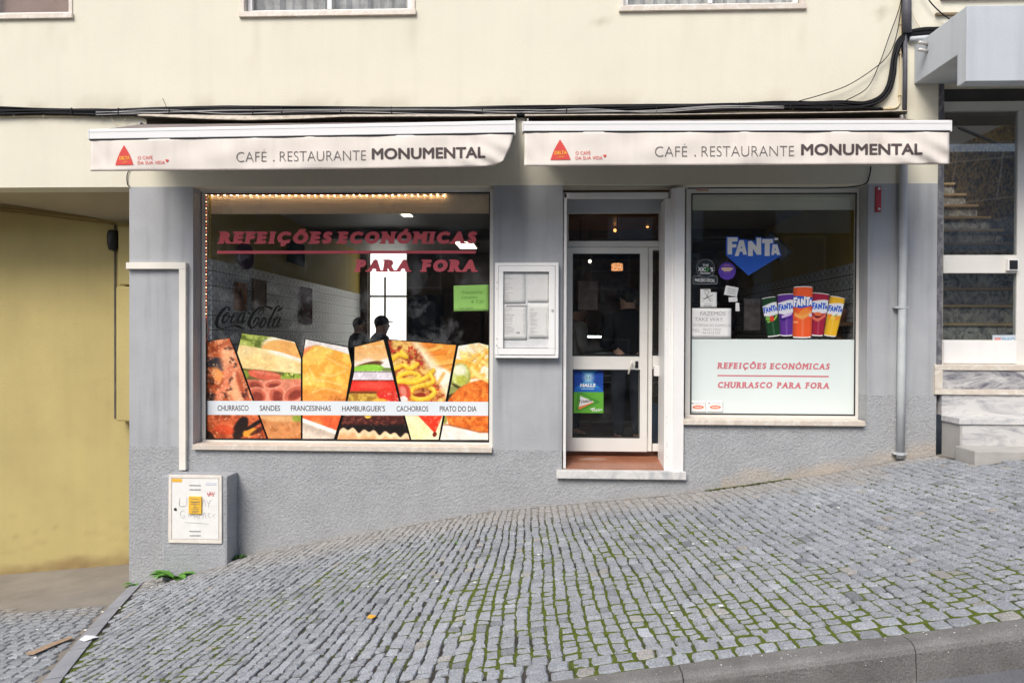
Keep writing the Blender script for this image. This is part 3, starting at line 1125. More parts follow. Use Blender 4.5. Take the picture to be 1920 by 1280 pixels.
mb = MB()
x0, x1, z0, z1 = rect(1191, 677, 1197, 690, YD - .042)
mb.box(x0, x1, YD - .042, YD - .034, z0, z1)
mb.build('lock', MT['black'], door, bevel=.006)
mb = MB()
mb.pbox(1227, 686, 1236, 705, YD - .08, YD - .02)
mb.build('latch_box', MT['alu_white'], door, bevel=.006)
# holes in the guide
for py in (405, 618, 781, 792, 831, 837, 856):
    c = P(1250.5, py, 0.019)
    MB().tube([c, c + Vector((0, 0.003, 0))], 0.006, 8).build('guide_bolt', MT['bolt'], door)
# sloping tiled threshold and marble step
xa, xb = GW[1][0] + .002, PXs(1246, .05)
zA, zB = P(1150, 878.5, 0.02).z, P(1150, 847.5, YD - .02).z
mb = MB()
mb.prism([(xa, 0.02, zA), (xa, YD + .3, zB + .0), (xa, YD + .3, zB - .3), (xa, 0.02, zB - .3)], (xb - xa, 0, 0))
mb.build('threshold', MT['rusty_tile'], door)
x0, x1, z0, z1 = rect(1043.5, 890, 1287, 898, -0.055)
MB().box(x0, x1, -0.055, 0.10, z0, P(1165, 881, 0.0).z).build('door_step', MT['marble_white'], door, bevel=.005)
MB().box(PXs(1041, 0.6), PXs(1290, .6), YD + .06, YD + .3, CZ0 - .3, zB - .002).build('inner_threshold', MT['rusty_tile'], door)

# ---------------- right shop window
YG = 0.17
mb = MB()
mb.frame((1286, 354, 1610.5, 788), (1296, 363, 1604, 777), YG, YG + .05)
sw2 = mb.build('shop_window', MT['alu'], BLD, bevel=.003)
MB().pbox(1286, 347.6, 1627, 353.6, YG - .03, YG + .03).build('head_trim', MT['alu_grey'], sw2)
x0, x1, z0, z1 = rect(1296, 363, 1604, 777, YG + .02)
MB().box(x0 - .004, x1 + .004, YG + .018, YG + .026, z0 - .004, z1 + .004).build('pane', MT['glass'], sw2)
mb = MB()
mb.frame((1295, 362, 1605, 778), (1297.5, 364.5, 1602.5, 775.5), YG - .002, YG)
mb.build('gasket', MT['black'], sw2)
x0, x1, z0, z1 = rect(1281.5, 788, 1623, 797.5, -0.05)
MB().box(x0, x1, -0.05, YG + .01, z0, z1).build('sill', MT['marble_cream'], sw2, bevel=.005)
x0, x1, z0, z1 = rect(1290, 352, 1612, 391, YG + .04)
mb = MB()
for i in range(5):
    a, b = z0 + (z1 - z0) * i / 5, z0 + (z1 - z0) * (i + 1) / 5
    mb.box(x0, x1, YG + .04, YG + .052, a + .0007, b - .0007)
mb.box(x0, x1, YG + .043, YG + .048, z0, z1).box(x0, x1, YG + .032, YG + .06, z0 - .015, z0 - .001)
mb.build('roller_shutter', mat('pale_green_shutter', (0.72, 0.71, 0.60), 0.6, 0.04, 2), sw2, bevel=.002)
mb = MB()
x0, x1, z0, z1 = rect(1294.5, 636, 1601.5, 776.5, YG + .012)
mb.box(x0, x1, YG + .013, YG + .017, z0, z1)
mb.build('frosted_film', MT['frost'], sw2)
MB().pbox(1306, 354.5, 1329, 358, YG - .003, YG - .0005).build('frame_label', mat('orange_label', (0.6, 0.26, 0.12), 0.6), sw2)

# ---------------- entrance on the right
YE = 0.13
ent = None
mb = MB()
x0, x1, z0, z1 = rect(1757.2, 158, 1768, 684, 0.0)
mb.box(XR + .001, x1, -0.004, YE + .06, P(1760, 684, 0).z, ZCAN)
ent = mb.build('door_surround', MT['dark_marble'], BLD)
mb = MB()
EX1 = 2150
mb.frame((1764, 190, 1938, 683), (1769, 208, 1907.5, 637), YE, YE + .05)
mb.pbox(1769.3, 478, 1907.3, 512, YE - .012, YE + .045)
mb.build('entrance_frame', MT['alu'], ent, bevel=.004)
mb = MB()
mb.frame((1938.5, 190, EX1, 683), (1952, 208, EX1 - 14, 637), YE, YE + .05)
mb.build('side_light_frame', MT['alu'], ent, bevel=.004)
x0, x1, z0, z1 = rect(1952, 208, EX1 - 14, 637, YE)
MB().box(x0, x1, YE + .02, YE + .027, z0, z1).build('pane', MT['glass_blue'], ent)
MB().box(PXs(EX1, 0) + .001, XRR, -.003, .3, -2, ZCAN).build('ground_floor_wall', MT['grey'], BLD)
mb = MB()
mb.pbox(1769.3, 640, 1906, 681, YE - .008, YE - .001)
mb.build('kick_panel', MT['alu_white'], ent, bevel=.002)
mb = MB()
x0, x1, z0, z1 = rect(1769, 208, 1907.5, 637, YE)
zc = rect(1769, 478, 1907, 512, YE)
mb.box(x0, x1, YE + .02, YE + .027, z0, zc[2] - .001).box(x0, x1, YE + .02, YE + .027, zc[3] + .001, z1)
mb.build('pane', MT['glass_blue'], ent)
mb = MB()
mb.pbox(1890, 485.5, 1911, 507, YE - .05, YE - .013)
kn = mb.build('push_plate', MT['alu_white'], ent, bevel=.003)
MB().pbox(1893.5, 488, 1908.5, 504.5, YE - .056, YE - .051).build('push_plate_inset', MT['black'], ent)
MB().pbox(1764, 159, EX1, 189.6, YE + .02, YE + .1).build('door_head', mat('dark_lintel', (0.07, 0.068, 0.068), .8, .15, 4), ent)
# hall behind the glass
HX0, HX1 = PXs(1766, 0.22) + .31, 6.42
HZ0 = P(1840, 683, YE).z
mb = MB().box(HX0 - .6, HX0 - .31, YE + .06, 6.0, HZ0 - .2, 4.0)
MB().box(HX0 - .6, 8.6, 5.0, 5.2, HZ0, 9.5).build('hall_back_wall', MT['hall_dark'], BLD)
mb.box(HX0 - .6, 8.6, YE + .11, .9, 3.98, 4.04)
mb.box(XR - .1, XR + .1, .25, 5.2, 4.06, ZTOP)
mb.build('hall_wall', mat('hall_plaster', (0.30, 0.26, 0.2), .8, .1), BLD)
MB().box(HX0 - .6, 8.6, YE + .06, 1.2, HZ0 - .2, HZ0 - .004).build('hall_floor', MT['marble_hall'], BLD)
m = bpy.data.materials.new('hall_mosaic')
m.use_nodes = True
nt = m.node_tree
b = nt.nodes['Principled BSDF']
b.inputs['Roughness'].default_value = .5
vo = nt.nodes.new('ShaderNodeTexVoronoi')
vo.inputs['Scale'].default_value = 26
geo = nt.nodes.new('ShaderNodeNewGeometry')
nt.links.new(geo.outputs['Position'], vo.inputs['Vector'])
cr = nt.nodes.new('ShaderNodeValToRGB')
cr.color_ramp.elements[0].color = (0.03, 0.028, 0.03, 1)
cr.color_ramp.elements[1].color = (0.24, 0.165, 0.065, 1)
sp = nt.nodes.new('ShaderNodeSeparateColor')
nt.links.new(vo.outputs['Color'], sp.inputs[0])
nt.links.new(sp.outputs[0], cr.inputs[0])
nt.links.new(cr.outputs[0], b.inputs['Base Color'])
MB().box(HX1, HX1 + .2, YE + .3, 5.0, HZ0, 4.6).build('mosaic_wall', m, BLD)
stair = MB()
tre = MB()
zr0 = P(1830, 605, 1.2).z
for i in range(11):
    y0 = 1.2 + .28 * i
    z = zr0 + .222 * i
    stair.box(HX0 - .29, HX1 - .002, y0 + .02, 4.98, z - .222 if i else HZ0 - .1, z - .035)
    tre.box(HX0 - .29, HX1 - .002, y0 - .01, y0 + .31, z - .034, z)
st = stair.build('stair_flight', MT['marble_hall'], BLD)
tre.build('stair_treads', MT['tread'], st)
a, b = P(1790, 232, 3.6), P(1908, 372, 1.3)
MB().tube([Vector((HX1 - .07, 3.8, a.z)), Vector((HX1 - .07, 1.0, b.z))], 0.025, 8).build('stair_rail', MT['black'], st)
# stepped stone base and steps
x0, x1, z0, z1 = rect(1752.5, 684.5, EX1, 740.5, -0.02)
mb = MB()
mb.box(x0, x1, -0.03, YE + .02, z1 - .052, z1)
mb.box(x0, x1, -0.03, 0.1, z0, z0 + .052)
mb.box(x0, x0 + .072, -0.03, 0.1, z0 + .0525, z1 - .0525)
base = mb.build('entrance_plinth', MT['marble_cream'], BLD, bevel=.004)
MB().box(x0 + .0725, x1, -0.015, 0.09, z0 + .0525, z1 - .0525).build('marble_panel', MT['marble_veined'], base)
xs2 = PXs(1764, 0, 790)
zt2 = P(1850, 778, 0).z
x1 = PXs(EX1, 0)
MB().box(xs2, x1, -0.012, 0.1, zt2 + .0, z0 - .001).build('riser', MT['marble_pale'], base)
mb = MB().box(xs2 - .005, x1, -0.30, -0.0125, zt2 - .055, zt2 + .0005)
step = mb.build('step_slab', MT['marble_white'], base, bevel=.005)
zt1 = P(1850, 845, -0.58).z
MB().box(xs2 + .01, xs2 + .03, -0.285, -0.0, zw(xs2) - .3, zt2 - .056).build('step_cheek', MT['concrete_step'], base)
MB().box(xs2 + .0305, x1, -0.285, -0.0, zt1 - .02, zt2 - .056).build('step_riser', MT['marble_pale'], base)
x4 = PXs(1791, -0.29, 850)
MB().box(x4, x1, -0.58, -0.286, zt1 - .6, zt1).build('bottom_step', MT['concrete_step'], base, bevel=.012)

# ---------------- canopy
yb, yfb, yff = -0.001, -0.685, -0.815
x0 = P(1714, 120, 0).x
zbot = P(1714, 158, 0).z
ztop = P(1812, 11, yff).z
zdr = P(1812, 152.5, yff).z
mb = MB()
prof = [(yb, zbot), (yfb, zbot), (yfb, zdr), (yff, zdr), (yff, ztop), (yb, ztop)]
mb.prism([(x0, y, z) for y, z in prof], (6.0, 0, 0))
can = mb.build('canopy', MT['canopy'], BLD, bevel=.006)
for dz in (0.0, -0.04):
    pass
c = P(1752, 86, -0.22)
for dz in (0.012, -0.055):
    MB().tube([Vector((x0 + .01, c.y, c.z + dz)), Vector((x0 - .10, c.y - .05, c.z + dz + .0))], 0.016, 8).build('overflow_spout', MT['bolt'], can, smooth=True)
# rusty bar stub on the cream wall
c0, c1 = P(1755, 27, -.02), P(1800, 27, -.02)
tag(MB().box(c0.x, c1.x, -.03, 0.0, c0.z - .012, c0.z + .012).build('wall_bar', mat('rusty_bar', (0.20, 0.15, 0.09), .8, .2, 20), None, bevel=.003),
    'short rusty bar set in the cream wall above the canopy', 'bar')

# ------------------------------------------------------------------ ground
BX0, BX1 = P(303, 1000, -0.245).x, P(426, 1000, -0.245).x      # meter block footprint
X4 = x4


def blocked(x, y):
    return (BX0 - .03 < x < BX1 + .03 and y > -0.27) or (x > X4 - .03 and y > -0.61) or (x > xs2 - .02 and y > -.31)


class Setts:
    def __init__(self):
        self.V, self.Fc, self.C = [], [], []

    def stone(self, quad, zf, col, inset=0.013, lift=0.0):
        """quad: four ground corners in order"""
        pts = []
        for i in range(4):
            a, b = quad[i], quad[(i + 1) % 4]
            dx, dy = b[0] - a[0], b[1] - a[1]
            pts.append((a[0] + rnd.uniform(-.005, .005), a[1] + rnd.uniform(-.004, .004)))
            o = rnd.uniform(-.05, .05)
            t = rnd.uniform(.35, .65)
            pts.append((a[0] + dx * t - dy * o, a[1] + dy * t + dx * o))
        cx = sum(p[0] for p in pts) / 8
        cy_ = sum(p[1] for p in pts) / 8
        tx, ty = rnd.uniform(-.05, .05), rnd.uniform(-.05, .05)
        # round the corners a little
        for i in (0, 2, 4, 6):
            k = rnd.uniform(.03, .11)
            pts[i] = (pts[i][0] + (cx - pts[i][0]) * k, pts[i][1] + (cy_ - pts[i][1]) * k)
        o = len(self.V)
        for ring, (ins, dz) in enumerate(((0.0, -.03), (0.0, -.009), (inset, 0.0))):
            for p in pts:
                dx, dy = cx - p[0], cy_ - p[1]
                l = math.hypot(dx, dy) or 1
                k = min(ins / l, .45)
                x, y = p[0] + dx * k, p[1] + dy * k
                self.V.append((x, y, zf(x, y) + lift + dz + (x - cx) * tx + (y - cy_) * ty + (rnd.uniform(-.0015, .0015) if ring == 2 else 0)))
                self.C.append(col)
        self.V.append((cx, cy_, zf(cx, cy_) + lift + rnd.uniform(-.001, .003)))
        self.C.append(col)
        for r_ in range(2):
            for i in range(8):
                j = (i + 1) % 8
                self.Fc.append((o + r_ * 8 + i, o + r_ * 8 + j, o + r_ * 8 + 8 + j, o + r_ * 8 + 8 + i))
        for i in range(8):
            self.Fc.append((o + 16 + i, o + 16 + (i + 1) % 8, o + 24))

    def build(self, name):
        mb = MB()
        mb.v, mb.f, mb.m = self.V, self.Fc, [0] * len(self.Fc)
        return mb.build(name, MT['sett'], None, smooth=False, colors=[(*c, 1) for c in self.C])


def s_of(u):
    t = min(max((u + 1.9) / 2.8, 0), 1)
    t = t * t * (3 - 2 * t)
    return 0.165 + (-0.065 - 0.165) * t


def fx(u, y):
    return u + s_of(u) * (y + 2.0) + 0.010 * math.sin(y * 3.1 + u * 1.7) + 0.004 * math.sin(y * 9.3 + u * 25.1)


def nz(x, y, s, seed=0):
    return float(fbm(np.array([x]), np.array([y]), s, 3, seed)[0])


def stone_col(x, y, dirty=0.0):
    g = 0.295 * (1 + rnd.gauss(0, .055))
    c = np.array([g * 0.94, g, g * 1.085])
    r = rnd.random()
    if r < .04:
        c *= rnd.uniform(.65, .8)
    elif r < .10:
        c *= rnd.uniform(1.1, 1.25)
    elif r < .115:
        c = c * np.array([1.1, 1.0, .88])
    c = c * (0.86 + 0.28 * nz(x, y, 0.9, 2))
    d = max(0.0, 1.0 - (-y) / (0.42 + 0.5 * nz(x, 0.3, 0.8, 4))) if x < 3.2 else max(0, 1 - (-y) / .3)
    d = min(1.0, d * 1.5 + dirty)
    tan = np.array([0.315, 0.30, 0.28]) * rnd.uniform(.9, 1.1)
    return tuple(c * (1 - .75 * d) + tan * .75 * d)


st_ = Setts()
YM = -3.26
u = -5.2
row = 0
while u < 8.0:
    w = rnd.uniform(.070, .083)
    y = -0.012 - rnd.uniform(0, .05)
    while y > YM:
        r = rnd.random()
        l = rnd.uniform(.066, .098) if r < .84 else (rnd.uniform(.105, .15) if r < .96 else rnd.uniform(.05, .062))
        y2 = max(y - l, YM - .02)
        ym = (y + y2) / 2
        xm = fx(u + w / 2, ym)
        g = rnd.uniform(.0028, .0066)
        gc = rnd.uniform(.0050, .0100)
        if xm < xedge(ym) + .165 or xm > 7.0 or blocked(xm, ym) or y - y2 < .035:
            y = y2
            continue
        sh_ = rnd.uniform(-.0085, .0085) if xm < -.4 else rnd.uniform(-.004, .004)
        sk_ = rnd.uniform(-.006, .006)
        q = [(fx(u, y2) + g + sh_, y2 + gc - sk_), (fx(u + w, y2) - g + sh_, y2 + gc + sk_), (fx(u + w, y) - g + sh_, y - gc + sk_), (fx(u, y) + g + sh_, y - gc - sk_)]
        st_.stone(q, zp, stone_col(xm, ym), rnd.uniform(.0035, .0075), rnd.uniform(-.004, .003))
        y = y2
    u += w
for r_ in range(2):
    x = -2.75
    ya = YM - .005 - r_ * .1
    yb_ = ya - .098
    while x < 7.0:
        l = rnd.uniform(.085, .13)
        if x > xedge(ya) + .1:
            q = [(x + .006, yb_ + .006), (x + l - .006, yb_ + .006), (x + l - .006, ya - .006), (x + .006, ya - .006)]
            st_.stone(q, zp, stone_col(x, ya), .009, rnd.uniform(-.004, .004))
        x += l
kind(st_.build('pavement'))

# joints: soil, moss and dust between the setts
nx, ny = 560, 175
X0, X1, Y0, Y1 = -4.4, 7.0, 0.02, YK
gx_ = np.linspace(0, 1, nx)
gy_ = np.linspace(Y0, Y1, ny)
V, C, Fc = [], [], []
GX = np.zeros((ny, nx)); GY = np.zeros((ny, nx))
for j, y in enumerate(gy_):
    xl = xedge(y) + .11
    GX[j] = xl + (X1 - xl) * gx_
    GY[j] = y
big = fbm(GX, GY, 1.1, 3, 1)
mid = fbm(GX, GY, 0.16, 3, 5)
fine = fbm(GX, GY, 0.035, 2, 9)
band = sstep(0.25, 1.0, -GY) * (0.55 + 0.45 * np.exp(-((GX - 0.2) / 3.2) ** 2))
moss = np.clip(sstep(0.44, 0.60, 0.5 * big + 0.5 * mid) * band * 1.15, 0, 1)
dust = np.where(GX < 3.4, sstep(0.75, 0.1, -GY + 0.5 * (big - .5)), sstep(.3, .0, -GY))
soil = np.array([0.055, 0.05, 0.045])
mg = np.stack([0.055 + 0.06 * fine, 0.085 + 0.055 * fine, 0.014 + 0.012 * fine], -1)
du = np.array([0.215, 0.20, 0.18]) * (0.85 + 0.3 * mid[..., None])
cc = soil * (0.7 + .6 * fine[..., None])
cc = cc * (1 - dust[..., None]) + du * dust[..., None]
cc = cc * (1 - moss[..., None]) + mg * moss[..., None]
hz = -0.0135 + 0.0075 * moss * (0.4 + fine) + 0.006 * dust + .003 * (fine - .5)
for j in range(ny):
    for i in range(nx):
        V.append((GX[j, i], GY[j, i], zp(GX[j, i], GY[j, i]) + min(hz[j, i], -.0015)))
for j in range(ny - 1):
    for i in range(nx - 1):
        a = j * nx + i
        Fc.append((a, a + nx, a + nx + 1, a + 1))
mb = MB()
mb.v, mb.f, mb.m = V, Fc, [0] * len(Fc)
kind(mb.build('pavement_bed', MT['moss'], None, smooth=True, colors=np.concatenate([cc, np.ones((ny, nx, 1))], -1).reshape(-1, 4)))

# flush edge stones between pavement and driveway
mb = MB()
N = 26
y = 0.03
while y > YK - .1:
    y2 = y - 0.52
    pts = []
    sub = 8
    for s_ in range(sub):
        ya, yb2 = y + (y2 + .006 - y) * s_ / sub, y + (y2 + .006 - y) * (s_ + 1) / sub
        q = []
        for yy in (ya, yb2):
            xe = xedge(min(yy, 0))
            q.append((xe - .005, yy, zd(xe, yy) + .004))
            q.append((xe + .125, yy, zp(xe + .125, yy) + .004))
        mb.add(q + [(p[0], p[1], p[2] - .12) for p in q], [(0, 2, 3, 1), (4, 5, 7, 6), (0, 4, 6, 2), (1, 3, 7, 5)])
    y = y2
kind(mb.build('edge_stones', MT['flush_kerb'], None))

# kerb
mb = MB()
PK = [(0.0, -.20), (0.0, 0.0), (-.085, .003), (-.105, -.003), (-.118, -.014), (-.126, -.032), (-.134, -.17), (-.134, -.22)]
xj = P(1690, 1196, YK).x
x = xj - 5 * 1.06
while x < 9:
    xa_, xb_ = max(x + .0025, -2.72), x + 1.0575
    if xb_ > -2.7:
        n = 6
        vs_, fs = [], []
        for i in range(n + 1):
            xx = xa_ + (xb_ - xa_) * i / n
            for (dy, dz) in PK:
                vs_.append((xx, YK + dy, zk(xx) + dz))
        m_ = len(PK)
        for i in range(n):
            for k in range(m_ - 1):
                fs.append((i * m_ + k, i * m_ + k + 1, (i + 1) * m_ + k + 1, (i + 1) * m_ + k))
        fs.append(tuple(range(m_)))
        fs.append(tuple(n * m_ + k for k in range(m_))[::-1])
        mb.add(vs_, fs)
    x += 1.06
ke = mb.build('kerb', MT['kerb'], None)
kind(ke)
# road
mb = MB()
vs_, fs = [], []
ys = [YK - .10, -4.2, -5.5, -7.0, -8.5, -9.9]
xsn = [-60, -20, -8, -4, -2, 0, 2, 4, 8, 20, 60]
for yy in ys:
    for xx in xsn:
        crown = 0.05 * (1 - abs((yy + 6.75) / 3.2) ** 2)
        vs_.append((xx, yy, zk(xx) - .163 + max(crown, 0)))
nxs = len(xsn)
for j in range(len(ys) - 1):
    for i in range(nxs - 1):
        a = j * nxs + i
        fs.append((a, a + nxs, a + nxs + 1, a + 1))
mb.add(vs_, fs)
kind(mb.build('road', MT['asphalt'], None))
# opposite pavement and a house across the street
mb = MB()
mb.add([(-60, -9.9, zk(-60) - .02), (60, -9.9, zk(60) - .02), (60, -12.2, zk(60)), (-60, -12.2, zk(-60))], [(0, 3, 2, 1)])
mb.add([(-60, -9.9, zk(-60) - .02), (60, -9.9, zk(60) - .02), (60, -9.9, zk(60) - .2), (-60, -9.9, zk(-60) - .2)], [(0, 1, 2, 3)])
kind(mb.build('far_pavement', MT['kerb'], None))
# base sheet of the terrain
mb = MB()
mb.add([(-150, -150, zk(-150) - .9), (150, -150, zk(150) - .9), (150, 150, zk(150) - .9), (-150, 150, zk(-150) - .9)], [(0, 1, 2, 3)])
kind(mb.build('ground', MT['ramp'], None))

# glazed building beyond the house, mirrored in the entrance pane: its bars stand at y = -12.2
gb = thing('glazed_building', 'blue grey building with white glazing bars, mirrored in the entrance door pane', 'building')
MB().box(10.0, 17.0, -20, -12.45, -3.0, 6.85).build('facade', mat('blue_grey_cladding', (.20, .285, .36), .5, .2, 1.2), gb)
YV_ = 12.46
def mir(px, py):
    q = P(px, py, YV_)
    return (q.x, -12.2, q.z)
for pa, pb in (((1735, 309), (1960, 287)), ((1735, 388), (1960, 361)), ((1735, 449), (1960, 436)), ((1797, 283), (1781, 384)), ((1884, 283), (1871, 372))):
    MB().tube([mir(*pa), mir(*pb)], .022, 6).build('glazing_bar', MT['alu_white'], gb)
mb = MB()
mb.prism([(mir(1738, 478)[0], -12.35, mir(1738, 420)[2]), (mir(1960, 478)[0], -12.35, mir(1960, 398)[2]), (mir(1960, 478)[0], -12.35, mir(1960, 470)[2]), (mir(1738, 478)[0], -12.35, mir(1738, 470)[2])], (0, -.05, 0))
mb.build('parapet', MT['winpanel'], gb)
hs = thing('town_house', 'plain grey rendered town house with blue tinted windows, mirrored faintly in the shop glass', 'building')
hw = [-13.0, 9.6, -12.2, -20.0, -4.0, 6.0]
wins = []
for zi, zz in enumerate((-.6, 2.3)):
    for k in range(8):
        xx = -12 + k * 2.7
        wins.append((xx, xx + 1.15, zz + .7, zz + 2.2))
mb = MB()
xs_ = [hw[0], hw[1]] + [w[0] for w in wins] + [w[1] for w in wins]
zs_ = [hw[4], hw[5]] + [w[2] for w in wins] + [w[3] for w in wins]
cells(mb, xs_, zs_, -12.45, .25, lambda x, z: not any(w[0] < x < w[1] and w[2] < z < w[3] for w in wins))
mb.box(hw[0], hw[1], -20, -12.451, hw[4], hw[5] - .1)
mb.build('wall', MT['house'], hs)
for w in wins:
    o = MB().box(w[0] + .06, w[1] - .06, -12.31, -12.3, w[2] + .06, w[3] - .06).build('window', MT['winblue'], hs)
    mb = MB()
    mb.box(w[0], w[1], -12.33, -12.27, w[2], w[2] + .06).box(w[0], w[1], -12.33, -12.27, w[3] - .06, w[3])
    mb.box(w[0], w[0] + .06, -12.33, -12.27, w[2] + .06, w[3] - .06).box(w[1] - .06, w[1], -12.33, -12.27, w[2] + .06, w[3] - .06)
    mb.build('window_frame', MT['alu_white'], o)
for bx0_, bx1_, bz0_, bz1_ in ((6.6, 8.9, 4.55, 5.5), (2.0, 4.6, 4.3, 5.3), (6.0, 6.5, 2.6, 4.3), (9.0, 9.5, 2.4, 4.6), (4.0, 4.5, 1.6, 4.0)):
    MB().box(bx0_, bx1_, -12.2, -12.1, bz0_, bz1_).build('balcony_panel', MT['winpanel'], hs)
mb = MB()
mb.prism([(hw[0] - .2, -11.9, hw[5]), (hw[0] - .2, -20.2, hw[5]), (hw[0] - .2, -16, hw[5] + 1.4)], (hw[1] - hw[0] + .4, 0, 0))
mb.build('roof', MT['roof'], hs)

# driveway: concrete apron near the recess, worn setts nearer the street
mb = MB()
vs_, fs = [], []
nxx, nyy = 40, 24
for j in range(nyy + 1):
    yy = 1.0 + (-3.6 - 1.0) * j / nyy
    xe = xedge(min(yy, 0)) + .02
    for i in range(nxx + 1):
        xx = -12 + (xe + 12) * i / nxx
        vs_.append((xx, yy, zd(xx, yy) - (.016 if yy < -.35 else 0.0)))
for j in range(nyy):
    for i in range(nxx):
        a = j * (nxx + 1) + i
        fs.append((a, a + nxx + 1, a + nxx + 2, a + 1))
mb.add(vs_, fs)
kind(mb.build('driveway', MT['ramp'], None, smooth=True))
sd = Setts()
yrow = -0.30
while yrow > -3.55:
    w = rnd.uniform(.085, .10)
    x = xedge(yrow) - .02 + rnd.uniform(-.05, 0)
    while x > -8.0:
        l = rnd.uniform(.085, .14)
        sk = 0.35
        ym = yrow - w / 2
        if x < xedge(ym) - .02 and not (ym > -.75 and nz(x, ym, .5, 3) > .45):
            q = [(x - l + .004, yrow - w + .006 - 0), (x - .004, yrow - w + .006), (x - .004, yrow - .006), (x - l + .004, yrow - .006)]
            c = np.array(stone_col(x, -2.0)) * 0.93
            t = max(0, min(1, (ym + 1.3) / 1.0))
            c = c * (1 - t * .7) + np.array([.27, .24, .205]) * t * .7
            sd.stone(q, zd, tuple(c), .008, -.004 - .009 * t)
        x -= l
    yrow -= w
kind(sd.build('driveway_setts'))

# ------------------------------------------------------------------ small things on the ground


def leaf_blade(mb, base, direction, length, width, up=0.5, lobes=0):
    d = Vector(direction).normalized()
    side = d.cross(Vector((0, 0, 1)))
    side = side.normalized() if side.length > .01 else Vector((1, 0, 0))
    n = 7
    L_, R_, M_ = [], [], []
    for i in range(n + 1):
        t = i / n
        p = Vector(base) + d * length * t + Vector((0, 0, up * length * (t - t * t * .75)))
        w = width * (math.sin(math.pi * min(1, t * .93 + .07)) ** .8) * (1 + (0.35 if lobes and i % 2 else 0)) * .5
        L_.append(p + side * w + Vector((0, 0, w * .3)))
        R_.append(p - side * w + Vector((0, 0, w * .3)))
        M_.append(p)
    a = mb.add(L_ + M_ + R_, [])
    for i in range(n):
        mb.f += [(a + i, a + n + 1 + i, a + n + 2 + i, a + i + 1), (a + n + 1 + i, a + 2 * n + 2 + i, a + 2 * n + 3 + i, a + n + 2 + i)]
        mb.m += [0, 0]


def weed(name, px, py, Y, n, L_, label, m, group=None, seed=1):
    rr = random.Random(seed)
    x = P(px, py, Y).x
    z = zp(x, Y)
    mb = MB()
    for i in range(n):
        a = rr.uniform(math.pi * .95, math.pi * 2.05) if Y > -.5 else rr.uniform(0, 6.28)
        leaf_blade(mb, (x + rr.uniform(-.012, .012), Y - .01, z), (math.cos(a), math.sin(a) * .6, 0), L_ * rr.uniform(.6, 1.1), L_ * rr.uniform(.17, .3), rr.uniform(.1, 1.1), 1)
    o = mb.build(name, m, None)
    return tag(o, label, 'weed', group)


weed('weed', 327, 1085, -0.29, 18, .23, 'bright green leafy weed at the foot of the meter block', MT['weed'], 'weeds along the wall foot', 3)
weed('weed', 352, 1079, -0.27, 9, .08, 'tiny pale weed tuft just right of the bright leafy weed', MT['weed'], 'weeds along the wall foot', 4)
weed('weed', 252, 1098, -0.04, 14, .13, 'low green weed at the left corner of the grey wall', MT['weed'], 'weeds along the wall foot', 6)
weed('weed', 446, 1046, -0.05, 30, .12, 'dark green weed in the corner right of the meter block', MT['weed_dark'], 'weeds along the wall foot', 5)
# moss strip along the wall foot right of the door
mb = MB()
for i in range(420):
    px = 1322 + 160 * rnd.random() ** .9
    x = P(px, 905, 0).x
    y = -0.012 - .03 * rnd.random()
    a = rnd.uniform(0, 6.28)
    leaf_blade(mb, (x, y, zp(x, y) - .002), (math.cos(a), math.sin(a), 0), .02, .012, rnd.uniform(.3, 1.2))
kind(mb.build('moss', mat('wall_foot_moss', (0.105, 0.125, 0.028), .95, .3, 40), None), 'stuff')
# grass tufts in the joints
mb = MB()
for (px, py) in ((1418, 1030), (1690, 1048), (1335, 1108), (860, 1015), (640, 1132), (1110, 985), (1485, 1090), (1600, 905)):
    d = _fwd + _rt * ((px - 960) / F) + _up * ((640 - py) / F)
    t = 3.0
    for _ in range(200):
        p = CAM + d * t
        if p.z < zp(p.x, p.y):
            break
        t += .02
    for i in range(26):
        a = rnd.uniform(0, 6.28)
        leaf_blade(mb, (p.x + rnd.uniform(-.02, .02), p.y + rnd.uniform(-.06, .06), p.z - .012), (math.cos(a), math.sin(a), 0), rnd.uniform(.015, .04), .006, rnd.uniform(.4, 1.2))
kind(mb.build('grass', MT['weed'], None), 'stuff')


def ground_pt(px, py, zf=zp):
    d = _fwd + _rt * ((px - 960) / F) + _up * ((640 - py) / F)
    t = 2.5
    while t < 14:
        p = CAM + d * t
        if p.z < zf(p.x, p.y):
            return p
        t += .01
    return p


def zany(x, y):
    return zp(x, y) if x > xedge(min(y, 0)) else zd(x, y)


# flat litter: outline in photo pixels dropped on the ground
def litter(name, outline, label, cat, m, lift=.006, th=.003, curl=.0):
    top = [ground_pt(a, b, zany) + Vector((0, 0, lift + curl * math.sin(i * 1.9))) for i, (a, b) in enumerate(outline)]
    mb = MB().prism(top, (0, 0, -th))
    return tag(mb.build(name, m, None), label, cat)


litter('dry_leaf', [(688, 1160), (693, 1156), (702, 1155), (707, 1156), (703, 1160), (697, 1162)], 'small yellow dead leaf lying on the grey setts', 'leaf', MT['leaf_yellow'], .012, .002, .006)
litter('cardboard_strip', [(48, 1226), (62, 1222), (95, 1208), (132, 1195), (137, 1198), (110, 1209), (64, 1229), (52, 1230)], 'long brown cardboard strip lying on the driveway setts', 'litter', MT['card'], .014, .004)
litter('paper_scrap', [(149, 1202), (160, 1196), (176, 1194), (186, 1196), (172, 1202), (158, 1205)], 'white paper scrap lying on the driveway edge stones', 'litter', MT['scrap'], .016, .003, .008)
specks = [(1106, 1008), (1300, 1020), (1238, 1000), (690, 1100), (1352, 1136), (66, 1233), (192, 1147), (160, 1181), (70, 1180), (1325, 1015), (890, 1092), (820, 1090), (1260, 1150), (660, 1235), (465, 1195), (225, 1140), (1572, 952), (1668, 1026), (1010, 1040), (300, 1098), (285, 1101)]
mb = MB()
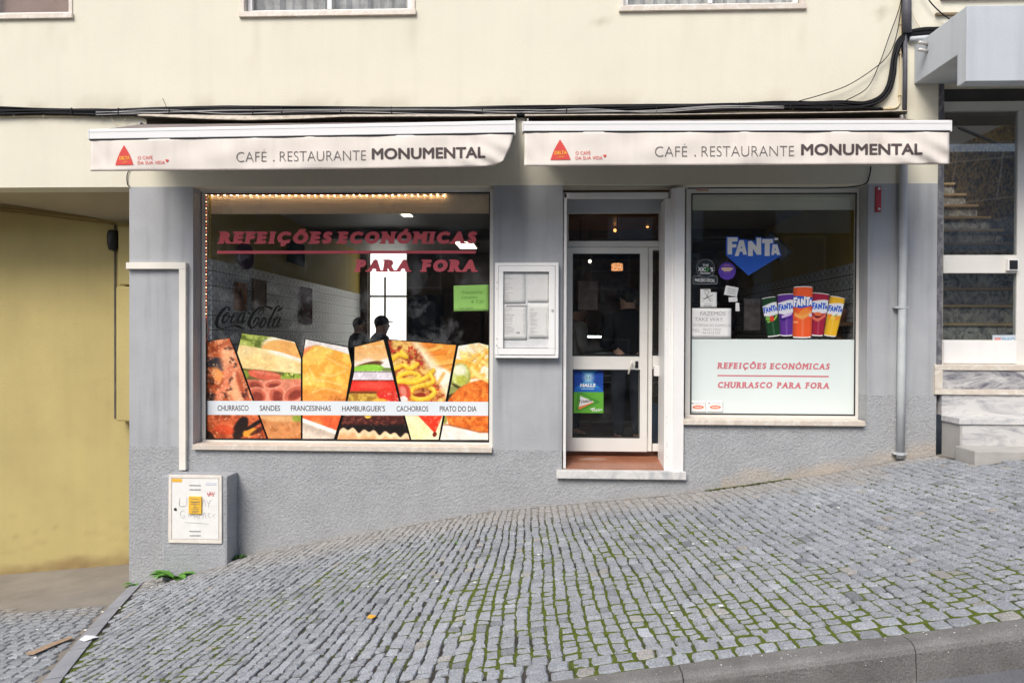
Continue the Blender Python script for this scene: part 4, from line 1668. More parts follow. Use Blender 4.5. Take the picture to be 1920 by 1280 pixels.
for (px, py) in specks:
    p = ground_pt(px, py, zany)
    r = rnd.uniform(.006, .014)
    mb.sphere((p.x, p.y, p.z + .004), r * 1.3, r, .004, 7, 4)
for i in range(60):                              # pale chips on the kerb
    x = rnd.uniform(-.2, 2.6)
    if rnd.random() < .7:
        dy, dz = -rnd.uniform(.005, .10), .002
    else:
        dy, dz = -.131, -rnd.uniform(.03, .15)
    r = rnd.uniform(.0013, .0032)
    mb.sphere((x, YK + dy, zk(x) + dz + .001), r * 1.4, r, r * .6, 6, 4)
sp_ = mb.build('litter', mat('pale_litter', (.75, .74, .70), .8), None)
kind(sp_, 'stuff')

# ------------------------------------------------------------------ awnings
def awning(bar, valb, shift_end, label, logo, txt, sag, arms, topmark=None):
    """bar: pixels of the front bar (left top, right top, height left, height right); valb: valance bottom left/right py"""
    (xl, yl), (xr, yr), hl, hr = bar
    YB = -0.86
    aw = thing('awning', label, 'awning', 'folding arm awnings over the cafe front')
    A, B = P(xl, yl, YB), P(xr, yr, YB)
    A2, B2 = P(xl, yl + hl, YB), P(xr, yr + hr, YB)
    hA, hB = A.z - A2.z, B.z - B2.z
    # front bar: extruded rounded profile
    prof = [(0.0, 0.0), (0.0, -.92), (.01, -1.0), (.075, -1.0), (.085, -.8), (.085, -.25), (.05, .0), (.035, .10), (.012, .10)]
    vs_, fs = [], []
    n = len(prof)
    for (p, h) in ((A, hA), (B, hB)):
        for (dy, dz) in prof:
            vs_.append((p.x, YB + dy, p.z + dz * h))
    fs = [(i, n + i, n + (i + 1) % n, (i + 1) % n) for i in range(n)] + [tuple(range(n)), tuple(range(n, 2 * n))[::-1]]
    mb = MB()
    mb.add(vs_, fs)
    fb = mb.build('front_bar', MT['metal_bar'], aw, bevel=.004)
    mb = MB()
    # joint line along the bar and end caps
    for t0, k in ((A, -1), (B, 1)):
        h = hA if k < 0 else hB
        mb = MB()
        mb.box(min(t0.x, t0.x + k * .008), max(t0.x, t0.x + k * .008), YB - .004, YB + .088, t0.z - h * 1.02, t0.z + .004)
        mb.build('end_cap', MT['alu_white'], fb, bevel=.002)
    mb = MB()
    mb.add([(A.x, YB - .0015, A.z - hA * .24), (B.x, YB - .0015, B.z - hB * .24), (B.x, YB - .0015, B.z - hB * .27), (A.x, YB - .0015, A.z - hA * .27)], [(0, 3, 2, 1)])
    mb.build('bar_groove', MT['cable_grey'], fb)
    mb = MB()
    mb.prism([(A.x + .01, YB - .006, A2.z + .001), (B.x - .01, YB - .006, B2.z + .001), (B.x - .01, YB - .006, B2.z - .010), (A.x + .01, YB - .006, A2.z - .010)], (0, .03, 0))
    mb.build('keder_slot', MT['cable'], fb)  # black strip standing in for the shaded gap under the bar
    # valance
    nx, ny = 150, 16

    def wr(s, t):
        e = math.exp(-((1 - s) / .09) ** 2)
        el = math.exp(-(s / .05) ** 2)
        w = .006 * math.sin(s * 31 + t * 2.5) + .004 * math.sin(s * 57 - t * 4 + 1) + .003 * math.sin(s * 19 + t * 7 + 2)
        w += e * (.016 * math.sin((1 - s) * 150 * (0.35 + t * .3) + t * 9.0)) * (.3 + t)
        w += el * .008 * math.sin(s * 160 - t * 8)
        return w * (.25 + .75 * t) - .012 * math.sin(t * 2.2) * .5

    def vpix(s, t):
        l = (xl + 3, yl + hl + .5)
        r = (xr - 3, yr + hr + .5)
        bl, br = (xl + 2, valb[0]), (xr - 3 - shift_end, valb[1])
        px = (l[0] + (r[0] - l[0]) * s) * (1 - t) + (bl[0] + (br[0] - bl[0]) * s) * t
        if shift_end:
            full = l[0] + (r[0] - l[0]) * s
            px = full - shift_end * t ** 1.6 * max(0, (s - .80) / .20) ** 2
        py = (l[1] + (r[1] - l[1]) * s) * (1 - t) + (bl[1] + (br[1] - bl[1]) * s) * t
        if shift_end:
            py -= 9 * t * max(0, (s - .93) / .07) ** 3
            py += 2.0 * t * math.sin(s * 3.1)
        return px, py

    def ypl(px, py):
        s = (px - xl) / (xr - xl)
        top = yl + hl + (yr + hr - yl - hl) * s
        bot = valb[0] + (valb[1] - valb[0]) * s
        t = (py - top) / (bot - top)
        return YB - .004 + wr(min(max(s, 0), 1), min(max(t, 0), 1.05))
    mb = MB()
    vs_, fs = [], []
    for j in range(ny + 1):
        for i in range(nx + 1):
            px, py = vpix(i / nx, j / ny)
            vs_.append(P(px, py, ypl(px, py)))
    for j in range(ny):
        for i in range(nx):
            a = j * (nx + 1) + i
            fs.append((a, a + nx + 1, a + nx + 2, a + 1))
    mb.add(vs_, fs)
    val = mb.build('valance', MT['fabric'], aw, smooth=True)
    sm = val.modifiers.new('thickness', 'SOLIDIFY')
    sm.thickness = .0025
    sm.offset = -1
    mb = MB()
    mb.tube([P(*vpix(i / 60, 1.0), ypl(*vpix(i / 60, 1.0))) for i in range(61)], .0045, 6)
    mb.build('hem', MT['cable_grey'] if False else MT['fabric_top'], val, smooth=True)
    # top cloth up to the roller at the wall
    zb = P(600, 230.2, -.10).z
    mb = MB()
    vs_, fs = [], []
    n1, n2 = 90, 8
    for j in range(n2 + 1):
        t = j / n2
        for i in range(n1 + 1):
            s = i / n1
            x = A.x + .012 + (B.x - A.x - .024) * s
            zf = A.z + (B.z - A.z) * s
            z = (zf + .006) * (1 - t) + zb * t - .006 * math.sin(t * math.pi) + .006 * math.sin(s * 46 + t * 3) * math.sin(t * 3.14)
            vs_.append((x, YB + .05 + (-.10 - YB - .05) * t, z))
    for j in range(n2):
        for i in range(n1):
            a = j * (n1 + 1) + i
            fs.append((a, a + 1, a + n1 + 2, a + n1 + 1))
    mb.add(vs_, fs)
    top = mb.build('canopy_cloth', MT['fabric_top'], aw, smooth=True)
    sm = top.modifiers.new('thickness', 'SOLIDIFY')
    sm.thickness = .003
    if topmark:
        px0, px1, pyt = topmark
        q = []
        for px in np.linspace(px0, px1, 9):
            f = 1 - abs((px - (px0 + px1) / 2) / ((px1 - px0) / 2))
            q.append((px, f))
        pts = []

        def oncloth(px, t):
            x = P(px, 238, YB + .12).x
            s = (x - A.x) / (B.x - A.x)
            zf = A.z + (B.z - A.z) * s
            return Vector((x, YB + .05 + (-.10 - YB - .05) * t, (zf + .006) * (1 - t) + zb * t - .006 * math.sin(t * math.pi) + .010))
        mb = MB()
        top_ = [oncloth(px, .04 + .30 * f) for px, f in q]
        bot_ = [oncloth(px, .03) for px, f in q]
        mb.add(top_ + bot_, [(i, i + 1, len(q) + i + 1, len(q) + i) for i in range(len(q) - 1)])
        mb.build('cloth_emblem', MT['ink_red'], top)
    # roller tube with brackets
    mb = MB().tube([(A.x + .03, -.09, zb - .055), (B.x - .03, -.09, zb - .055)], .042, 12)
    mb.build('roller', MT['alu_grey'], aw, smooth=True)
    for x in (A.x + .02, B.x - .035):
        MB().box(x, x + .016, -.14, -.001, zb - .12, zb + .012).build('wall_bracket', MT['bracket'], aw, bevel=.004)
    # folding arms
    for k, fr in enumerate(arms):
        mb = MB()
        sh = Vector((A.x + (B.x - A.x) * fr[0], -.05, zb - .15))
        el = Vector((A.x + (B.x - A.x) * fr[1], -.45, zb - .26))
        s = fr[2]
        en = Vector((A.x + (B.x - A.x) * s, YB + .09, A.z + (B.z - A.z) * s - .05))
        mb.tube([sh, el], [.026, .022], 8).tube([el, en], [.022, .018], 8)
        mb.sphere(el, .032, .032, .036)
        mb.box(sh.x - .03, sh.x + .03, -.07, -.001, sh.z - .06, sh.z + .06)
        mb.build('folding_arm', MT['alu_grey'], aw, smooth=False)
    # rain board above the cloth
    front = [(P(a, b, -.155)) for a, b in sag]
    mb = MB()
    n = len(front)
    vs_ = []
    for p in front:
        zwl = P(p.x * 188 + 1009, 214, 0).z
        vs_ += [(p.x, -.155, p.z), (p.x, -.155, p.z + .008), (p.x, -.002, max(p.z + .02, zwl)), (p.x, -.002, p.z + .004)]
    fs = []
    for i in range(n - 1):
        a, b = i * 4, i * 4 + 4
        fs += [(a, b, b + 1, a + 1), (a + 1, b + 1, b + 2, a + 2), (a + 2, b + 2, b + 3, a + 3)]
    fs += [(0, 1, 2, 3), tuple((n - 1) * 4 + k for k in (3, 2, 1, 0))]
    mb.add(vs_, fs)
    o0 = 0
    mb.f += [(o0 + i * 4 + 3, o0 + i * 4 + 7, o0 + i * 4 + 4, o0 + i * 4) for i in range(n - 1)]
    mb.m += [1] * (n - 1)  # underside faces coloured dark to paint in their shade
    mb.build('rain_board', [MT['ledge'], MT['soot']], aw)
    mb = MB().box(front[0].x + .02, front[-1].x - .02, -.036, -.0015, zb - .09, zb + .075)
    mb.build('mounting_board', MT['soot'], aw)  # dark board paints the shadow gap between rain board and cloth
    # print on the valance
    mp = lambda px, py: P(px, py, ypl(px, py) - .0045)
    (ax, ay), (lx, ly), (rx, ry) = logo
    mb = MB()
    ptsL = [(ax + (lx - ax) * t - 1.8 * math.sin(math.pi * t), ay + (ly - ay) * t) for t in np.linspace(0, 1, 9)]
    ptsR = [(ax + (rx - ax) * t + 1.8 * math.sin(math.pi * t), ay + (ry - ay) * t) for t in np.linspace(0, 1, 9)]
    vs_ = [mp(*p) for p in ptsL] + [mp(*p) for p in ptsR]
    mb.add(vs_, [(i, i + 1, 9 + i + 1, 9 + i) for i in range(8)])
    lg = mb.build('emblem', MT['ink_red'], val)
    mp2 = lambda px, py: P(px, py, ypl(px, py) - .0065)
    text_obj('emblem_lettering', 'DELTA', lx + 8, rx - 7, ly - 10, ry - 10, 6.5, mp2, MT['ink_yellow'], val, .03)
    text_obj('emblem_lettering', 'CAFÉS', lx + 13, rx - 12, ly - 4.5, ry - 4.5, 2.2, mp2, MT['ink_yellow'], val, .01)
    tx, ty, sl = txt['slogan']
    text_obj('slogan', 'O CAFÉ', tx, tx + 28, ty, ty + 28 * sl, 6.2, mp, MT['ink_red'], val, 0, 0, 1)
    text_obj('slogan', 'DA SUA VIDA', tx, tx + 51, ty + 9.2, ty + 9.2 + 51 * sl, 6.2, mp, MT['ink_red'], val, 0, 0, 1)
    mb = MB()
    hx, hy = tx + 55, ty + 2.2
    hp = []
    for a in np.linspace(0, 2 * math.pi, 24, endpoint=False):
        hp.append((hx + 3.1 * math.sin(a) ** 3, hy - 3.1 * (13 * math.cos(a) - 5 * math.cos(2 * a) - 2 * math.cos(3 * a) - math.cos(4 * a)) / 16))
    mb.poly([mp(*p) for p in hp])
    mb.build('heart', MT['ink_red'], val)
    a0, a1, b0, cap = txt['thin']
    s2 = txt['slope']
    for w_, f0, f1 in (('CAFÉ', 0, .232), ('.', .284, .294), ('RESTAURANTE', .335, 1)):
        xa, xb = a0 + (a1 - a0) * f0, a0 + (a1 - a0) * f1
        text_obj('shop_lettering', w_, xa, xb, b0 + (xa - a0) * s2, b0 + (xb - a0) * s2, cap, mp, MT['ink_grey'], val, -.018 if w_ != '.' else 0, 0, 1)
    c0, c1, d0, cap2 = txt['bold']
    text_obj('shop_lettering', 'MONUMENTAL', c0, c1, d0, d0 + (c1 - c0) * s2, cap2, mp, MT['ink_dark'], val, .03, 0, 1)
    return aw


awning(((167, 243.5), (965, 227.5), 18.5, 22.5), (320, 311), 19,
       'beige awning on the left with a lower tilted bar and a curling right end',
       ((232.5, 272), (216, 310), (250, 309)),
       dict(slogan=(258, 299, -.012), thin=(443, 686, 303.5, 18), bold=(697, 910, 298.8, 20.5), slope=-.014),
       [(258, 217), (300, 219), (380, 223), (460, 225.5), (560, 223), (640, 219), (760, 218.5), (880, 218.5), (968, 217.5)],
       [(.10, .42, .16), (.975, .62, .93)], (582, 640, 236))
awning(((981, 229), (1783, 226.5), 18, 19.5), (311, 307.5), 0,
       'beige awning on the right with a level bar and flat valance over the door',
       ((1050, 261.5), (1032, 300), (1070, 299.5)),
       dict(slogan=(1079, 290, -.003), thin=(1228, 1489, 293.5, 18.5), bold=(1502, 1730, 290.8, 20.5), slope=-.005),
       [(984, 217.5), (1120, 216), (1280, 215), (1420, 213), (1560, 211.5), (1703, 208.5)],
       [(.02, .38, .10), (.95, .60, .90)])

# ------------------------------------------------------------------ cables and pipes
def wire(name, pts, r, m, label, cat='cable', group=None, Y=-.02, n=8, seg=6):
    mb = MB().tube(catmull([P(a[0], a[1], a[2] if len(a) > 2 else Y) for a in pts], n), r, seg)
    return tag(mb.build(name, m, None, smooth=True), label, cat, group)


cb = thing('cable_bundle', 'thick bundle of black cables sagging along the wall above both awnings', 'cables')
base = [(-900, 215), (-480, 212), (-60, 210), (60, 210), (180, 211), (300, 211), (430, 210), (560, 209), (700, 208), (830, 210), (960, 210), (1090, 207), (1220, 206), (1350, 202), (1470, 199), (1570, 199)]
turn = [(1622, 197), (1650, 187), (1666, 168), (1674, 140), (1678, 110), (1686, 82), (1702, 66), (1728, 60), (1760, 58), (1800, 57)]
for k in range(17):
    rr = random.Random(100 + k)
    off = (k % 6 - 2.5) * 2.9
    lay = -.012 - .016 * (k // 6)
    pts = []
    for i, (a, b) in enumerate(base):
        tgt = off * (.9 + .25 * math.sin(i * 1.3)) + rr.uniform(-3.0, 3.0)
        pts.append((a + rr.uniform(-15, 15), b + tgt, lay + rr.uniform(-.006, .006)))
    if k % 3 == 2:
        pts.append((1620, 203 + off * .4, lay))
        pts.append((1655, 204 + off * .3, lay))
    else:
        oo = off * .75
        for j, (a, b) in enumerate(turn):
            nxv = turn[min(j + 1, len(turn) - 1)]
            pv = turn[max(j - 1, 0)]
            dx, dy = nxv[0] - pv[0], nxv[1] - pv[1]
            l = math.hypot(dx, dy)
            pts.append((a - dy / l * oo + rr.uniform(-.8, .8), b + dx / l * oo + rr.uniform(-.8, .8), lay))
    mb = MB().tube(catmull([P(*p) for p in pts], 7), rr.uniform(.007, .0125), 6)
    mb.build('cable', MT['cable'], cb, smooth=True)
for k in range(3):
    rr = random.Random(300 + k)
    pts = [(a, b + rr.uniform(-5, 5), -.05 - rr.uniform(0, .012)) for a, b in base if a > 150 and a < 1500]
    MB().tube(catmull([P(*p) for p in pts], 7), .0042, 6).build('cable', MT['cable_grey'], cb, smooth=True)
for px in (137, 225, 320, 476, 530, 640, 735, 905, 1062, 1230, 1385, 1480, 1560):
    p = P(px, interp(base, px), -.03)
    MB().box(p.x - .005, p.x + .005, -.062, -.001, p.z - .035, p.z + .035).build('cable_tie', MT['cable'], cb)
for k, pts in enumerate(([(1497, 190), (1540, 178), (1590, 160), (1640, 128), (1668, 100), (1682, 62), (1690, 10), (1692, -20)], [(1582, 191), (1625, 166), (1648, 122), (1666, 72), (1686, 16), (1692, -20)])):
    wire('loose_cable', pts, .0045, MT['cable'], ['longer loose black wire swooping from the bundle up to the corner pipe', 'shorter loose black wire rising steeply to the corner pipe'][k], 'cable', 'loose wires by the corner pipe', -.05, 10)
wire('loose_cable', [(1728, -20), (1745, 5), (1765, 25), (1786, 40)], .006, MT['cable'], 'short black wire running down to the canopy from the top edge', 'cable', 'loose wires by the corner pipe', -.06)
wire('loose_cable', [(1703, -10), (1708, 18), (1717, 40), (1727, 55)], .003, MT['cable_cream'], 'thin pale wire hanging beside the black corner pipe', 'cable', 'loose wires by the corner pipe', -.03)
wire('wire_stub', [(305, 185), (309, 193), (313, 204)], .003, MT['cable'], 'stiff black wire end sticking up from the cable bundle', 'cable', None, -.05)
wire('loose_cable', [(207, 217), (212, 228), (220, 233), (230, 231), (238, 218)], .003, MT['cable_cream'], 'thin cream wire loop drooping under the bundle left of the awning', 'cable', None, -.03)
wire('loose_cable', [(242, 318), (238, 330), (239, 346), (243, 349)], .0045, MT['cable'], 'thin dark wire running down the beam to the grey corner', 'cable', None, -.012)
cc_ = thing('surface_conduit', 'thin cream painted conduit clipped below the black cable bundle on the left', 'conduit', 'painted conduits on the wall')
MB().tube(catmull([P(a, b, -.012) for a, b in [(-900, 223), (-60, 219), (50, 218), (140, 218), (200, 216), (262, 217)]], 8), .009, 8).build('tube', MT['cable_cream'], cc_, smooth=True)
for px in (27, 83, 138, 193, 248):
    p = P(px, 217.5, -.012)
    MB().box(p.x - .012, p.x + .012, -.026, -.001, p.z - .014, p.z + .014).build('clip', MT['cable_cream'], cc_, bevel=.004)
cc_ = thing('surface_conduit', 'thin cream painted conduit turning up beside the corner pipe on the right', 'conduit', 'painted conduits on the wall')
MB().tube(catmull([P(a, b, -.012) for a, b in [(1290, 206), (1400, 206), (1540, 205), (1650, 204), (1676, 203), (1685, 196), (1687, 180), (1688, 120), (1689, 60), (1690, -20)]], 8), .008, 8).build('tube', MT['cable_cream'], cc_, smooth=True)
for a, b in ((1486, 204), (1545, 204), (1668, 203), (1687, 178), (1688, 100), (1689, 45)):
    p = P(a, b, -.012)
    MB().box(p.x - .012, p.x + .012, -.026, -.001, p.z - .012, p.z + .012).build('clip', MT['cable_cream'], cc_, bevel=.004)
dp = thing('corner_pipe', 'peeling black cable pipe fixed upright at the building corner', 'pipe')
MB().tube([P(1700, -30, -.05), P(1700, 62, -.05)], .042, 14).build('tube', MT['pipe_peel'], dp, smooth=True)
MB().tube([P(1697, 62, -.035), P(1697, 130, -.035), P(1696, 214, -.035)], .02, 10).build('thin_tube', MT['pipe_peel'], dp, smooth=True)
MB().tube([P(1692, -30, -.03), P(1692, 100, -.03)], .008, 6).build('thin_tube', MT['cable'], dp, smooth=True)
MB().tube([P(1705, 74, -.03), P(1760, 70, -.03)], .026, 10).build('side_tube', MT['pipe_grey'], dp, smooth=True)
dp = thing('drainpipe', 'grey painted drainpipe running down the right pillar to the setts', 'pipe')
MB().tube([P(1694, 300, -.055), P(1693, 500, -.055), P(1690, 700, -.055), P(1688, 859, -.055)], .037, 16).build('tube', MT['pipe_grey'], dp, smooth=True)
for py in (576, 850):
    p = P(1690.5 if py < 700 else 1688, py, -.055)
    mb = MB().tube([p + Vector((0, 0, -.012)), p + Vector((0, 0, .012))], .042, 16)
    mb.box(p.x - .062, p.x - .03, -.06, -.001, p.z - .009, p.z + .009)
    mb.box(p.x + .03, p.x + .062, -.06, -.001, p.z - .009, p.z + .009)
    mb.build('pipe_clamp', MT['pipe_grey'], dp)
# thin black cable under the beam by the right window
wire('loose_cable', [(1633, 312), (1630, 330), (1622, 345), (1590, 351), (1560, 352), (1530, 353), (1400, 352), (1290, 353)], .006, MT['cable'], 'thin black cable hanging from the right awning along the window head', 'cable', None, -.02)

# L-shaped trunking on the left pillar
tk = thing('cable_trunking', 'cream plastic L-shaped cable trunking on the left grey pillar', 'trunking')
x0, x1, z0, z1 = rect(236, 492, 348, 504, -.045)
xv0 = PXs(335.5, -.045, 700)
zb_ = PZs(881, -.045, 340)
MB().box(x0, x1, -.045, -.0005, z0, z1).build('horizontal_run', MT['white_plastic'], tk, bevel=.003)
MB().box(xv0, x1, -.045, -.0005, zb_, z0 - .001).build('vertical_run', MT['white_plastic'], tk, bevel=.003)

# meter block
mbk = thing('meter_cabinet', 'grey stuccoed meter block with a white metal door standing on the pavement', 'meter cabinet')
YMB = -.245
zt = P(370, 892, YMB).z
mb = MB()
n = 10
x0, x1 = BX0, BX1
prof = [(x0, 0), (x1 - .02, 0), (x1, .02), (x1, 1)]
mb.box(x0, x1, YMB, -.002, zw(x0) - .5, zt)
hous = mb.build('housing', MT['grey_block'], mbk, bevel=.022)
mb = MB()
mb.frame((316, 890.5, 415.5, 1018), (321.5, 896, 410.5, 1011), YMB - .014, YMB + .001)
fr = mb.build('door_frame', MT['rusty_white'], mbk, bevel=.004)
x0, x1, z0, z1 = rect(321.9, 896.5, 410.1, 1010.6, YMB - .012)
MB().box(x0 + .002, x1 - .002, YMB - .011, YMB - .001, z0 + .002, z1 - .002).build('door', MT['white_meter'], mbk, bevel=.003)
mb = MB()
for a, b in ((909, 0), (917, 0), (995, 0), (1003, 0)):
    p0, p1 = P(355, a, YMB - .013), P(376, a, YMB - .013)
    MB().box(p0.x, p1.x, YMB - .0165, YMB - .0112, p0.z - .004, p0.z + .004).build('vent_slot', MT['cable_grey'], mbk, bevel=.002)
p = P(329, 954, YMB - .012)
MB().tube([p, p + Vector((0, -.006, 0))], .013, 14).build('lock', MT['black'], mbk)
mb = MB()
mp = plane(YMB - .0135)
g1 = [[(337, 933, 1), (337, 948, 1.2), (349, 948, 1)], [(350, 932, .8), (350, 947, .8)], [(378, 950, .6), (382, 936, .7), (386, 949, .6)], [(387, 938, .6), (391, 943, .7), (396, 936, .7)], [(391, 943, .7), (391, 951, .6)],
      [(347, 959, .6), (341, 957, .7), (338, 964, .7), (343, 971, .7), (347, 967, .6), (343, 966, .6)], [(354, 970, .6), (354, 962, .6), (360, 962, .6), (360, 966, .5), (354, 966, .5)], [(364, 961, .6), (364, 970, .6), (369, 966, .6), (372, 972, .6), (376, 962, .5)], [(380, 972, .6), (383, 960, .6), (387, 972, .5)], [(396, 962, .5), (391, 962, .6), (391, 968, .6), (396, 969, .5)], [(404, 963, .5), (399, 966, .6), (403, 971, .5)], [(346, 979, .5), (370, 980, .8), (392, 982, .5)]]
for s_ in g1:
    add_stroke(mb, s_, mp)
mb.build('graffiti', MT['ink_pencil'], mbk)
mb = MB()
for s_ in ([(388, 922, .8), (391, 930, .9), (393, 922, .7)], [(394, 929, .8), (395, 922, .8), (399, 924, .7), (396, 926, .7), (400, 930, .7)], [(388, 926, .7), (395, 926, .8), (402, 925, .7)], [(402, 921, .6), (400, 930, .7)]):
    add_stroke(mb, s_, mp)
mb.build('graffiti', MT['ink_red'], mbk)
mb = MB()
mb.pbox(322.5, 897, 341, 903, YMB - .0135, YMB - .0112)
mb.build('sticker', MT['ink_yellow'], mbk)
mb = MB()
mb.pbox(385, 904, 405, 909, YMB - .0135, YMB - .0112)
mb.build('sticker', mat('pale_sticker', (.66, .68, .74), .6), mbk)
x0, x1, z0, z1 = rect(354, 930, 378, 963, YMB - .02)
sg = MB().box(x0, x1, YMB - .026, YMB - .0125, z0, z1).build('plate', MT['yellow_sign'], mbk, bevel=.004)
mb = MB()
mp = plane(YMB - .027)
for (a, b, c) in ((359, 372, 935), (357, 375, 940), (358, 374, 941.5), (357, 375, 945), (362, 371, 951), (361, 372, 954), (360, 373, 957.5), (360, 372, 960)):
    add_stroke(mb, [(a, c, .8), ((a + b) / 2, c + .2, .8), (b, c, .7)], mp)
add_stroke(mb, [(365.5, 943, 1), (365.5, 951, 1)], mp)
mb.build('plate_print', MT['ink_pen'], sg)

# red bracket on the right pillar
rb = thing('fixing_plate', 'upright red metal plate with two bolts on the right pillar', 'bracket')
MB().pbox(1642, 350, 1652.5, 397, -.014, -.0005).build('plate', MT['red_metal'], rb, bevel=.003)
for py in (354, 392):
    p = P(1648, py, -.0145)
    MB().tube([p, p + Vector((0, -.008, 0))], .013, 12).build('bolt', MT['bolt'], rb)

# menu case on the middle pillar
mc = thing('menu_case', 'white wall case with glazed door showing menus between window and door', 'menu case')
YMC = -.085
mb = MB()
mb.frame((928, 492.5, 1047, 671), (934, 498, 1041, 665.5), YMC + .008, -.02)
x0, x1, z0, z1 = rect(928, 492.5, 1047, 671, YMC + .008)
mb.box(x0, x1, -.019, -.0005, z0, z1)
mb.build('case', MT['white_paint'], mc, bevel=.004)
mb = MB()
mb.frame((934.6, 498.5, 1040.4, 665), (943.5, 509, 1029, 653), YMC, -.055)
dr = mb.build('case_door', MT['white_paint'], mc, bevel=.004)
x0, x1, z0, z1 = rect(943.5, 509, 1029, 653, YMC)
MB().box(x0 - .003, x1 + .003, YMC + .014, YMC + .018, z0 - .003, z1 + .003).build('pane', MT['glass_clear'], dr)
mb = MB()
for a, b in ((529, 541), (634, 647)):
    for c in (a, b):
        p = P(931.5, c, YMC + .005)
        MB().tube([p, p + Vector((0, -.006, 0))], .006, 8).build('hinge_pin', MT['bolt'], dr)
p = P(1036, 581.5, YMC)
MB().tube([p, p + Vector((0, -.008, 0))], .012, 12).build('lock', MT['bolt'], dr)
MB().box(x0 - .02, x1 + .02, -.0495, -.0480, z0 - .02, z1 + .02).build('backing', mat('case_backing', (.78, .79, .80), .8), mc)


def sheet(name, quad, Y, label, cat, m, group=None, lines=(), ink=None, curl=0.0, th=.0008):
    """paper sheet: quad of pixel corners (tl, tr, br, bl), ruled with print lines (x0, x1, y, width) in unit coordinates"""
    def bil(u, v):
        a = (quad[0][0] + (quad[1][0] - quad[0][0]) * u, quad[0][1] + (quad[1][1] - quad[0][1]) * u)
        b = (quad[3][0] + (quad[2][0] - quad[3][0]) * u, quad[3][1] + (quad[2][1] - quad[3][1]) * u)
        return a[0] + (b[0] - a[0]) * v, a[1] + (b[1] - a[1]) * v
    mb = MB()
    n = 8
    vs_ = []
    for j in range(n + 1):
        for i in range(n + 1):
            q = P(*bil(i / n, j / n), Y)
            q.y -= curl * ((i / n - .5) ** 2 * 4 * .5 + (j / n - .5) ** 2 * 2)
            vs_.append(q)
    mb.add(vs_, [(j * (n + 1) + i, (j + 1) * (n + 1) + i, (j + 1) * (n + 1) + i + 1, j * (n + 1) + i + 1) for j in range(n) for i in range(n)])
    o = mb.build(name, m, None, smooth=True)
    sm = o.modifiers.new('thickness', 'SOLIDIFY')
    sm.thickness = th
    sm.offset = -1
    tag(o, label, cat, group)
    if lines:
        mb = MB()
        for (u0, u1, v, w) in lines:
            a0, a1, b1, b0 = bil(u0, v - w / 2), bil(u1, v - w / 2), bil(u1, v + w / 2), bil(u0, v + w / 2)
            mb.add([P(*q, Y - .0014 - curl) for q in (a0, a1, b1, b0)], [(0, 3, 2, 1)])
        mb.build('print', ink or MT['ink_pencil'], o)
    return o, bil


def menu_lines(n, v0, v1, seed, price=True):
    rr = random.Random(seed)
    out = []
    for i in range(n):
        v = v0 + (v1 - v0) * i / n
        if rr.random() < .1:
            continue
        out.append((.05, .05 + rr.uniform(.18, .42), v, .009))
        if price:
            out.append((.84, .92, v, .009))
    return out


G = 'menu sheets in the wall case'
sheet('menu_sheet', [(944, 510), (985, 510), (985, 569), (944, 569)], -.053, 'printed menu sheet at top left inside the wall case, with a long price column', 'menu', MT['paper'], G, menu_lines(18, .08, .95, 1), MT['ink_pencil'])
sheet('menu_sheet', [(989, 510), (1029, 510), (1029, 567), (989, 567)], -.053, 'blank white sheet at top right inside the wall case', 'menu', MT['paper'], G)
sheet('menu_sheet', [(944, 571), (988, 571), (988, 637), (944, 637)], -.055, 'printed menu sheet at bottom left inside the wall case, with a grey stamp', 'menu', MT['paper'], G, menu_lines(20, .10, .86, 3) + [(.55, .7, .80, .05), (.1, 1, .04, .05)], MT['ink_pencil'])
sheet('menu_sheet', [(991, 569), (1029, 569), (1029, 634), (991, 634)], -.055, 'printed menu sheet at bottom right inside the wall case, with a yellowish band', 'menu', MT['paper'], G, menu_lines(19, .16, .9, 4), MT['ink_pencil'])

# ------------------------------------------------------------------ graphics on the left pane
YV = YF + .0165                                 # just in front of the left pane
lt = thing('window_lettering', 'large red slab lettering in two lines with a rule on the left shop pane', 'lettering')
for word, a, b, base0 in (('REFEIÇÕES', 410, 621, 457), ('ECONÓMICAS', 633, 892, 457), ('PARA', 666, 768, 509.5), ('FORA', 790, 892, 509.5)):
    mb = MB()
    add_slab(mb, word, a, b, base0, base0, 23.0, YV, .092, .16, 1.15)
    mb.build('lettering_line', MT['red_vinyl'], lt)
MB().pbox(407, 470, 892, 475.5, YV - .0006, YV).build('rule', MT['red_vinyl'], lt)

sc = thing('script_lettering', 'black flowing script lettering on the left pane above the food pictures', 'lettering')
K = 12.8


def zc_(pts):
    return [(395 + a / K, 560 + b / K, w / K) for a, b, w in pts]


